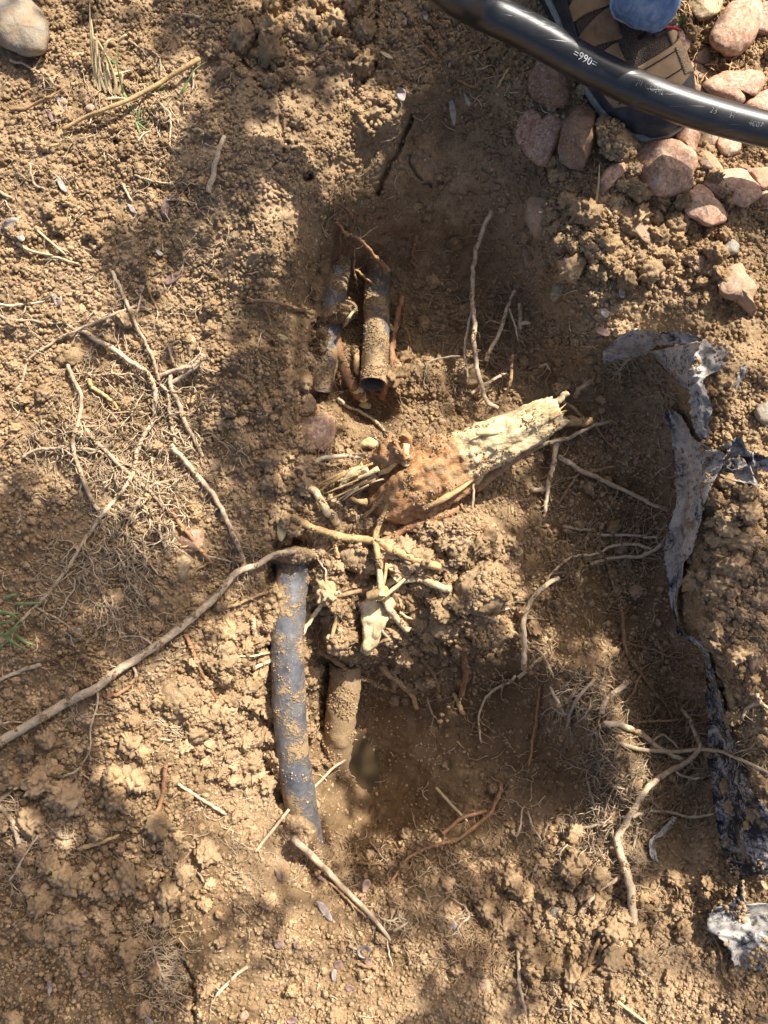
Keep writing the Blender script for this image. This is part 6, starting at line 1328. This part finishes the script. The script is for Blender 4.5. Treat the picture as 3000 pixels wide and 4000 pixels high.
person = empty('person', P(2400, -80, 0)); tag(person, 'person in blue jeans and tan boots at the top right, one boot in view', 'person')

def boot(heel, toe, part_root, ankle_top):
    f = (toe - heel); Lg = f.length; f = f.normalized(); up = Vector((0, 0, 1)); s = f.cross(up).normalized(); up = s.cross(f).normalized()
    ST = [(0, .020, .062, 0), (.05, .031, .085, 0), (.16, .037, .108, 0), (.28, .039, .112, 0), (.38, .041, .104, 0), (.48, .045, .092, .002), (.58, .049, .081, .003), (.68, .0515, .070, .003), (.78, .0505, .060, .002), (.87, .046, .052, 0), (.94, .036, .044, -.002), (.985, .020, .034, -.003), (1.0, .006, .026, -.003)]
    ts = [q[0] for q in ST]
    def U_(t, a, off=0.0):       # a: 0 left edge ... pi right edge over the top
        w = np.interp(t, ts, [q[1] for q in ST]) + off; hh = np.interp(t, ts, [q[2] for q in ST]) + off; sh = np.interp(t, ts, [q[3] for q in ST])
        c_ = math.cos(a); sn = math.sin(a)
        x = w*math.copysign(abs(c_)**.72, c_) + sh; z = .012 + (hh - .012)*abs(sn)**.80
        return heel + f*(t*Lg + off*(1 if t > .97 else 0)) + s*x + up*z
    def patch_mesh(name, mat, t0, t1, a0, a1, off, nt=26, na=28, thick=True, shape=None):
        v = []; fa = []
        for i in range(nt + 1):
            for k in range(na + 1):
                u = i/nt; w_ = k/na; tt = t0 + (t1 - t0)*u; aa = a0 + (a1 - a0)*w_
                if shape: tt, aa = shape(u, w_)
                v.append(U_(tt, aa, off))
        W = na + 1
        for i in range(nt):
            for k in range(na): fa.append((i*W + k, i*W + k + 1, (i + 1)*W + k + 1, (i + 1)*W + k))
        if thick:
            n0 = len(v)
            for i in range(nt + 1):
                for k in range(na + 1):
                    u = i/nt; w_ = k/na; tt = t0 + (t1 - t0)*u; aa = a0 + (a1 - a0)*w_
                    if shape: tt, aa = shape(u, w_)
                    v.append(U_(tt, aa, off - .0025))
            fa += [tuple(reversed([j + n0 for j in q])) for q in fa[:nt*na]]
            ed = [(i*W, (i + 1)*W) for i in range(nt)] + [((i + 1)*W + na, i*W + na) for i in range(nt)] + [(k + 1, k) for k in range(na)] + [(nt*W + k, nt*W + k + 1) for k in range(na)]
            fa += [(a_, b_, b_ + n0, a_ + n0) for a_, b_ in ed]
        m = MB(); m.add(v, fa); return m.build(name, M[mat], sh)
    sh = patch_mesh_root = None
    m = MB(); nt, na = 48, 40; v = []; fa = []
    for i in range(nt + 1):
        for k in range(na + 1): v.append(U_(i/nt, math.pi*k/na))
    for i in range(nt):
        for k in range(na): fa.append((i*(na + 1) + k, i*(na + 1) + k + 1, (i + 1)*(na + 1) + k + 1, (i + 1)*(na + 1) + k))
    m.add(v, fa); sh = m.build('boot', M['uppermesh'], part_root)
    # soles
    def sole(name, mat, z0, z1, off, t0=0, t1=1):
        n = 40; pts = []
        for i in range(n + 1):
            t = t0 + (t1 - t0)*i/n; w = np.interp(t, ts, [q[1] for q in ST]) + off; shf = np.interp(t, ts, [q[3] for q in ST]); pts.append((t, w, shf))
        v = []
        for z in (z0, z1):
            for t, w, q in pts: v.append(heel + f*(t*Lg + off*(t - .5)*2) + s*(-w + q) + up*z)
            for t, w, q in reversed(pts): v.append(heel + f*(t*Lg + off*(t - .5)*2) + s*(w + q) + up*z)
        k = len(v)//2; fa = [tuple(range(k - 1, -1, -1)), tuple(range(k, 2*k))] + [(i, (i + 1) % k, k + (i + 1) % k, k + i) for i in range(k)]
        m = MB(); m.add(v, fa); return m.build(name, M[mat], sh, smooth=False)
    sole('outsole', 'rubber', -.012, .006, .006); sole('midsole', 'sole', .0055, .016, .0045)
    patch_mesh('red_accent', 'red', .93, .995, math.pi - .02, math.pi - .55, .0052, 8, 4)
    patch_mesh('toe_bumper', 'rubber', .78, 1.0, .0, math.pi, .0028, 20, 40, shape=lambda u, w_: ((.80 + .10*math.sin(math.pi*w_)**1.3) + (1.0 - (.80 + .10*math.sin(math.pi*w_)**1.3))*u, math.pi*w_))
    patch_mesh('side_rand', 'rubber', .10, .84, math.pi, 2.62, .0024, 30, 6); patch_mesh('side_rand', 'rubber', .10, .84, 0, .30, .0024, 30, 6)
    for side in (0, 1):
        fl = (lambda q: q) if side == 0 else (lambda q: math.pi - q)
        for k, t0 in enumerate((.02, .15, .27, .385, .50, .61)):
            wd = (.12, .115, .11, .108, .105, .10)[k]
            patch_mesh('leather_overlay', 'nubuck' if k % 2 else 'nubuck2', 0, 1, 0, 1, .0022, 12, 14, shape=lambda u, w_, t0=t0, wd=wd, fl=fl: (t0 + .045*w_ + wd*(.50 + .50*min(1, w_*1.15))*u + wd*.25*(1 - min(1, w_*1.15)), fl(.26 + (1.02 if t0 < .58 else .9)*w_)))
    patch_mesh('toe_leather', 'nubuck', 0, 1, 0, 1, .0021, 16, 30, shape=lambda u, w_: (.715 + .05*math.sin(math.pi*w_) + .20*u, .28 + (math.pi - .56)*w_))
    patch_mesh('toe_mesh', 'toemesh', .77, .87, math.pi - .62, math.pi - 1.15, .0036, 10, 12)
    for k, t in enumerate((.735, .80)):
        pts = [U_(t + .05*math.sin(a), a, .0028) for a in np.linspace(.5, 2.6, 30)]
        v, fa = tube(pts, [.0007]*30, 5); m = MB(); m.add(v, fa); m.build('stitching', M['lace'], sh)
    patch_mesh('tongue', 'darkmesh', .40, .72, 1.20, 1.94, .0032, 22, 16, shape=lambda u, w_: (.40 + .31*u, math.pi/2 + .34 + (w_ - .5)*(.80 - .34*u)))
    for k, t in enumerate((.46, .515, .57, .625, .68)):
        pts = [U_(t + .02*math.cos(a*3), math.pi/2 + .34 + a, .006) for a in np.linspace(-.40, .30, 12)]
        v, fa = tube(pts, [.0028]*12, 8); m = MB(); m.add(v, fa); m.build('lace', M['lace'], sh)
        pts = [U_(t + .025 - .02*q*(1 if k % 2 else -1), math.pi/2 + .34 + a, .0085) for q, a in zip(np.linspace(-1, 1, 12), np.linspace(-.34, .24, 12))]
        v, fa = tube(pts, [.0016]*12, 6); m = MB(); m.add(v, fa); m.build('lace', M['lacered'], sh)
    # padded collar round the ankle
    c0 = heel + f*(.22*Lg) + up*.108
    v, fa = tube([c0 - up*.03, c0 + up*.004, c0 + up*.012, c0 + up*.010], [.044, .047, .043, .037], 28, cap=False); m = MB(); m.add(v, fa); m.build('collar', M['darkmesh'], sh)
    return sh
h1, t1_ = P(2110, -300, .010), P(2600, 535, .006)
h2, t2_ = Vector((-.06, 1.02, .006)), Vector((-.02, .75, .006))
boot(h1, t1_, person, None); boot(h2, t2_, person, None)
ank1 = h1 + (t1_ - h1).normalized()*.068 + Vector((0, 0, .10)); ank2 = h2 + (t2_ - h2).normalized()*.062 + Vector((0, 0, .10))
cuff1 = P(2515, -122, .115)
hip = Vector((.16, 1.42, .125)); HL = hip + Vector((.085, -.05, -.02)); HR = hip + Vector((-.085, -.05, -.02))
k1 = Vector((.275, 1.00, .40)); k2 = Vector((.04, 1.16, .44))
chest = hip + Vector((.01, .16, .38)); neck = chest + Vector((0, -.01, .14)); head = neck + Vector((.0, -.03, .15))
def V3(x, y, z): return Vector((x, y, z))
def arm(sx):
    sh_ = chest + V3(sx*.185, 0, .06); el = chest + V3(sx*.24, -.06, -.24); wr = chest + V3(sx*.14, -.28, -.20); return sh_, el, wr
sl, el_, wl_ = arm(1); sr, er_, wr_ = arm(-1)
J = [(hip, (.13, .10)), (chest - V3(0, 0, .18), (.125, .095)), (chest, (.15, .10)), (neck - V3(0, 0, .03), .055), (neck + V3(0, -.005, .03), .052), (head - V3(0, .0, .03), .078), (head + V3(0, .005, .055), .082), (head + V3(0, .005, .11), .04)]
Bn = [(0, 1), (1, 2), (2, 3), (3, 4), (4, 5), (5, 6), (6, 7)]
def chain(start, pts):
    prev = start
    for p, r in pts:
        J.append((p, r)); Bn.append((prev, len(J) - 1)); prev = len(J) - 1
    return prev
chain(0, [(HL, .085), (HL.lerp(k1, .5), .075), (k1, .055), (k1.lerp(ank1, .4), .05), (ank1, .036)])
chain(0, [(HR, .085), (HR.lerp(k2, .5), .075), (k2, .055), (k2.lerp(ank2, .4), .05), (ank2, .036)])
for (s_, e_, w_, sx) in ((sl, el_, wl_, 1), (sr, er_, wr_, -1)):
    wi = chain(2, [(s_, .055), (e_, .042), (w_, .028)]); d = (w_ - e_).normalized()
    pi_ = chain(wi, [(w_ + d*.045, (.036, .016))])
    for q, ln in ((-.028, .062), (-.010, .074), (.010, .070), (.028, .055)):
        b0 = w_ + d*.08 + V3(q, 0, 0); chain(pi_, [(b0, .0095), (b0 + d*ln*.5 + V3(0, -.006, -.006), .0088), (b0 + d*ln + V3(0, .004, -.018), .0078)])
    chain(wi, [(w_ + d*.03 + V3(-sx*.034, -.01, 0), .012), (w_ + d*.06 + V3(-sx*.048, -.018, 0), .010), (w_ + d*.082 + V3(-sx*.046, -.022, 0), .008)])
bodyo = skin_mesh('body', J, Bn, 'skin', person)
def add_face(parent):
    m = MB()
    for pts, r in (([head + V3(0, -.078, .045), head + V3(0, -.098, .008), head + V3(0, -.085, -.006)], [.008, .013, .008]), ([head + V3(-.022, -.078, -.035), head + V3(0, -.084, -.034), head + V3(.022, -.078, -.035)], [.004, .007, .004]),
                   ([head + V3(.078, .01, .04), head + V3(.088, .012, .01), head + V3(.080, .008, -.02)], [.010, .013, .008]), ([head + V3(-.078, .01, .04), head + V3(-.088, .012, .01), head + V3(-.080, .008, -.02)], [.010, .013, .008])):
        v, f_ = tube(pts, r, 10); m.add(v, f_)
    m.build('face_features', M['skin'], parent)
    for sx in (-1, 1):
        v, f_ = tube([head + V3(sx*.030, -.070, .03), head + V3(sx*.030, -.080, .03)], [.011, .006], 12); m = MB(); m.add(v, f_); m.build('eye', M['hair'], parent)
add_face(person)
skin_mesh('hair', [(head + V3(0, .03, -.02), .07), (head + V3(0, .025, .06), .092), (head + V3(0, .01, .105), .07)], [(0, 1), (1, 2)], 'hair', person)
skin_mesh('jacket', [(hip + V3(0, 0, .02), (.15, .115)), (chest - V3(0, 0, .18), (.145, .11)), (chest, (.165, .115)), (neck - V3(0, 0, .05), .075), (sl, .068), (el_, .055), (wl_ - (wl_ - el_).normalized()*.02, .042), (sr, .068), (er_, .055), (wr_ - (wr_ - er_).normalized()*.02, .042)], [(0, 1), (1, 2), (2, 3), (2, 4), (4, 5), (5, 6), (2, 7), (7, 8), (8, 9)], 'jacket', person)
# trousers: two legs and a seat, open cuffs with a hem
def leg_tube(hipj, knee, cuff, seed):
    ctr = [hipj + V3(0, 0, .06), hipj.lerp(knee, .45), knee, knee.lerp(cuff, .5), cuff + V3(0, 0, .05), cuff]
    path = [Vector(p) for p in catmull([tuple(c) for c in ctr], 10)]
    rr = np.interp(np.linspace(0, 1, len(path)), [0, .2, .4, .6, .8, 1], [.098, .088, .070, .060, .052, .048])
    v, fa = tube(path, list(rr), 36, cap=False); out = []
    for i, p in enumerate(v):
        c = path[i//36]; e = i/len(v); p = c + Vector(((p - c).x*(1 - .30*e), (p - c).y*(1 + .10*e), (p - c).z)); aa_ = 2*math.pi*(i % 36)/36; out.append(c + (p - c)*(1 + .05*math.sin(5*aa_ + seed + 3*e) + .035*math.sin(9*aa_ + 2 + 5*e) + .12*mnoise.noise(Vector(p)*18 + Vector((seed, 0, 0))) + .10*mnoise.noise(Vector(p)*42)))
    m = MB(); m.add(out, fa); n = len(out); inn = [path[i//36] + (p - path[i//36])*.94 for i, p in enumerate(out)]
    m.v += inn[-36*6:]; b0 = n
    for i in range(5):
        for k in range(36): m.f.append(tuple(reversed((b0 + i*36 + k, b0 + i*36 + (k + 1) % 36, b0 + (i + 1)*36 + (k + 1) % 36, b0 + (i + 1)*36 + k))))
    la = n - 36; lb = b0 + 5*36
    for k in range(36): m.f.append((la + k, la + (k + 1) % 36, lb + (k + 1) % 36, lb + k))
    o = m.build('trouser_leg', M['denim'], person)
    hem = MB()
    c = path[-2]; ring = [c + (p - c)*1.012 for p in out[-36*2 - 36:-36*2]]; ring2 = [path[-1] + (p - path[-1])*1.016 for p in out[-36:]]
    rp = out[-36*3:-36*2]; cc = path[-3]; pts = [cc + (p - cc)*1.008 for p in rp]; pts.append(pts[0])
    vv, ff = tube(pts, [.0013]*37, 5, cap=False); hem.add(vv, ff); hem.build('hem_stitching', M['lacehem'], o)
    hb = MB(); v3 = [path[-1] + (p - path[-1])*1.01 for p in out[-36:]]; v3.append(v3[0]); vv, ff = tube(v3, [.0030]*37, 8, cap=False); hb.add(vv, ff); hb.build('hem', M['hem'], o)
    return o
M['hem'] = make_plain('faded_denim_hem', (.20, .31, .50), (.48, .57, .70), 260)
M['lacehem'] = make_plain('denim_stitch', (.03, .07, .17), (.05, .10, .22), 200)
leg_tube(HL, k1, cuff1, 1); leg_tube(HR, k2, ank2 + V3(0, 0, .012), 5)
skin_mesh('trouser_seat', [(hip + V3(0, 0, .06), (.15, .115)), (hip - V3(0, 0, .02), (.155, .12)), (hip - V3(0, 0, .07), (.12, .11))], [(0, 1), (1, 2)], 'denim', person)

# ------------------------------------------------------------------ unseen tree, its leaves placed along sun rays to cast the shade pattern
SHADE = """
333333788863339999999448811111
333333778822239999999333886000
330000088888886613999968880000
222200028888822249999999973111
222000028881111199999999985111
000000077700000099999999995333
111000077700000999999997711111
222111178811111999999955000000
112222255111199999999000000000
000066672222999999990000000000
000055011448885199993000000000
000055001588882299380000000000
000322212777760077331111111111
000544412777770066333333000000
000322223888840007444555551111
111211134888800005555888884111
222100034777700000000088873111
111100017777700000000488870111
331100007777700000009999991111
774430000666640000099999992222
888843001777740000009999992333
999955228888200000069999994555
999978888840000000039999996777
999999996220000000029999997777
999999960000000000004888888884
999999600000000000000388886666
888850000000001111112288886555
777400000000006666664117775334
888400000000007777777222533222
888500000000028888888622222211
777720000000088888888632243311
777773111111188888888633664411
666666633344447777777332666111
777777552225557777777333555222
777777411155556666664433444433
888888500444455555562222244422
888888403332222222277333111122
999999514422222226644440000044
999999521111111117744000000055
888888821111111177733000000004
""".split()
rs = random.Random(3)
tree = empty('tree', (3.2, 2.0, 0)); tag(tree, 'unseen tree off to the right, leaves placed to throw the dappled shade', 'tree')
M['tbark'] = make_plain('tree_bark', (.10, .075, .05), (.20, .155, .11), 30, .9, .004); M['tleaf'] = make_plain('tree_leaf', (.05, .09, .025), (.09, .15, .04), 20, .6)
def fab_lit(g_):
    for h_ in (.010, .022, .034, .046):
        w_ = g_ + TO_SUN*(h_/TO_SUN.z); k_ = S*(CAM_H - w_.z)/CAM_H; x_ = w_.x/k_ + 1500; y_ = -w_.y/k_ + 2000
        if h_ < Gs(x_, y_) + .03 - g_.z + .01 and ((2560 < x_ < 2880 and 1290 < y_ < 1480) or (2640 < x_ < 2850 and 1480 <= y_ < 2150) or (2690 < x_ < 2990 and 2900 < y_ < 3800)): return True
    return False
def self_shaded(g_):
    """the soil itself already keeps the sun off this point"""
    for h_ in (.012, .024, .036, .05, .065, .085, .11, .14, .18):
        w_ = g_ + TO_SUN*(h_/TO_SUN.z); k_ = S*(CAM_H - w_.z)/CAM_H
        if w_.z > .035: return False
        if Gs(w_.x/k_ + 1500, -w_.y/k_ + 2000) > w_.z + .002: return True
    return False
def spared(g_):
    """sun rays that reach the sunlit lengths of the new pipe or the trouser cuff stay free of leaves"""
    if fab_lit(g_): return True
    for z_ in (.03, .05, .07, .09, .11, .13, .15, .17, .20, .24):
        if z_ < g_.z: continue
        w_ = g_ + TO_SUN*((z_ - g_.z)/TO_SUN.z); k_ = S*(CAM_H - z_)/CAM_H; x_ = w_.x/k_ + 1500; y_ = -w_.y/k_ + 2000
        if z_ > .1 and 2370 < x_ < 2660 and -260 < y_ < 100: return True
        if z_ <= .17 and 1850 < x_ < 3100:
            yc = np.interp(x_, [p_[0] for p_ in NEWP], [p_[1] for p_ in NEWP]); zc = np.interp(x_, [p_[0] for p_ in NEWP], [p_[2] for p_ in NEWP])
            if abs(y_ - yc) < 95 and abs(z_ - zc - .01) < .022 and (1960 < x_ < 2290 or x_ > 2620): return True
    return False
m = MB(); spots = []
DM = np.array([[(0, 0, .05, .18, .45, .74, .90, .96, .985, .99)[int(ch)] for ch in row] for row in SHADE])
LEAF = .00030                 # mean leaf area facing the sun
for _ in range(40000):
    px = rs.uniform(-600, 3600); py = rs.uniform(-600, 4600); e_ = max(-px, px - 3000, -py, py - 4000)
    fx = min(max(px/100 - .5, 0), 28.999); fy = min(max(py/100 - .5, 0), 38.999); ix = int(fx); iy = int(fy); fx -= ix; fy -= iy
    d = (DM[iy, ix]*(1 - fx) + DM[iy, ix + 1]*fx)*(1 - fy) + (DM[iy + 1, ix]*(1 - fx) + DM[iy + 1, ix + 1]*fx)*fy
    if e_ > 60: d *= 1 - min(1, (e_ - 60)/540)
    if d < .10: continue
    # expected leaves per draw so that the gaps between leaves leave (1 - d) of the light
    want = -math.log(1 - d)*(4200*5200*S*S*math.sin(SUN_EL)/40000)/LEAF
    for _k in range(int(want) + (1 if rs.random() < want - int(want) else 0)):
        qx = px; qy = py; g_ = P(qx, qy, Gs(qx, qy))
        if spared(g_) or self_shaded(g_): continue
        q = g_ + TO_SUN*rs.uniform(1.5, 2.1); spots.append(q)
        u = TO_SUN.orthogonal().normalized(); u.rotate(Quaternion(TO_SUN, rs.uniform(0, 6.28))); w_ = TO_SUN.cross(u)
        u = (u + TO_SUN*rs.uniform(-.5, .5)).normalized(); a = rs.uniform(.011, .015); b_ = a*.75
        m.add([q - u*a, q - w_*b_ + TO_SUN*.002, q + u*a, q + w_*b_ + TO_SUN*.002, q - u*a*.4 - w_*b_*.8, q + u*a*.4 - w_*b_*.8, q + u*a*.4 + w_*b_*.8, q - u*a*.4 + w_*b_*.8], [(0, 4, 1, 5, 2, 6, 3, 7)])
tag(m.build('shade_leaves', M['tleaf'], tree, smooth=False), kind='stuff')
trunk_pts = [Vector((3.2, 2.0, -.05)), Vector((3.17, 2.02, .8)), Vector((3.1, 2.1, 1.7)), Vector((3.05, 2.15, 2.6)), Vector((3.0, 2.1, 3.4))]
v, f = tube([Vector(q) for q in catmull([tuple(q) for q in trunk_pts], 6)], list(np.interp(np.linspace(0, 1, 25), [0, .1, 1], [.15, .11, .03])), 16, bump=.12); m = MB(); m.add(v, f); m.build('trunk', M['tbark'], tree)
for k in range(9):
    a = trunk_pts[1 + k % 3].lerp(trunk_pts[2 + k % 3], rs.random()); b_ = spots[(k*len(spots))//9 + 20]; md = a.lerp(b_, .5) + Vector((0, 0, rs.uniform(.1, .3)))
    pts = [Vector(q) for q in catmull([tuple(a), tuple(md), tuple(b_)], 9)]
    v, f = tube(pts, list(np.interp(np.linspace(0, 1, len(pts)), [0, .4, 1], [.03, .008, .002])), 8, bump=.1, seed=k); m = MB(); m.add(v, f); m.build('branch', M['tbark'], tree)
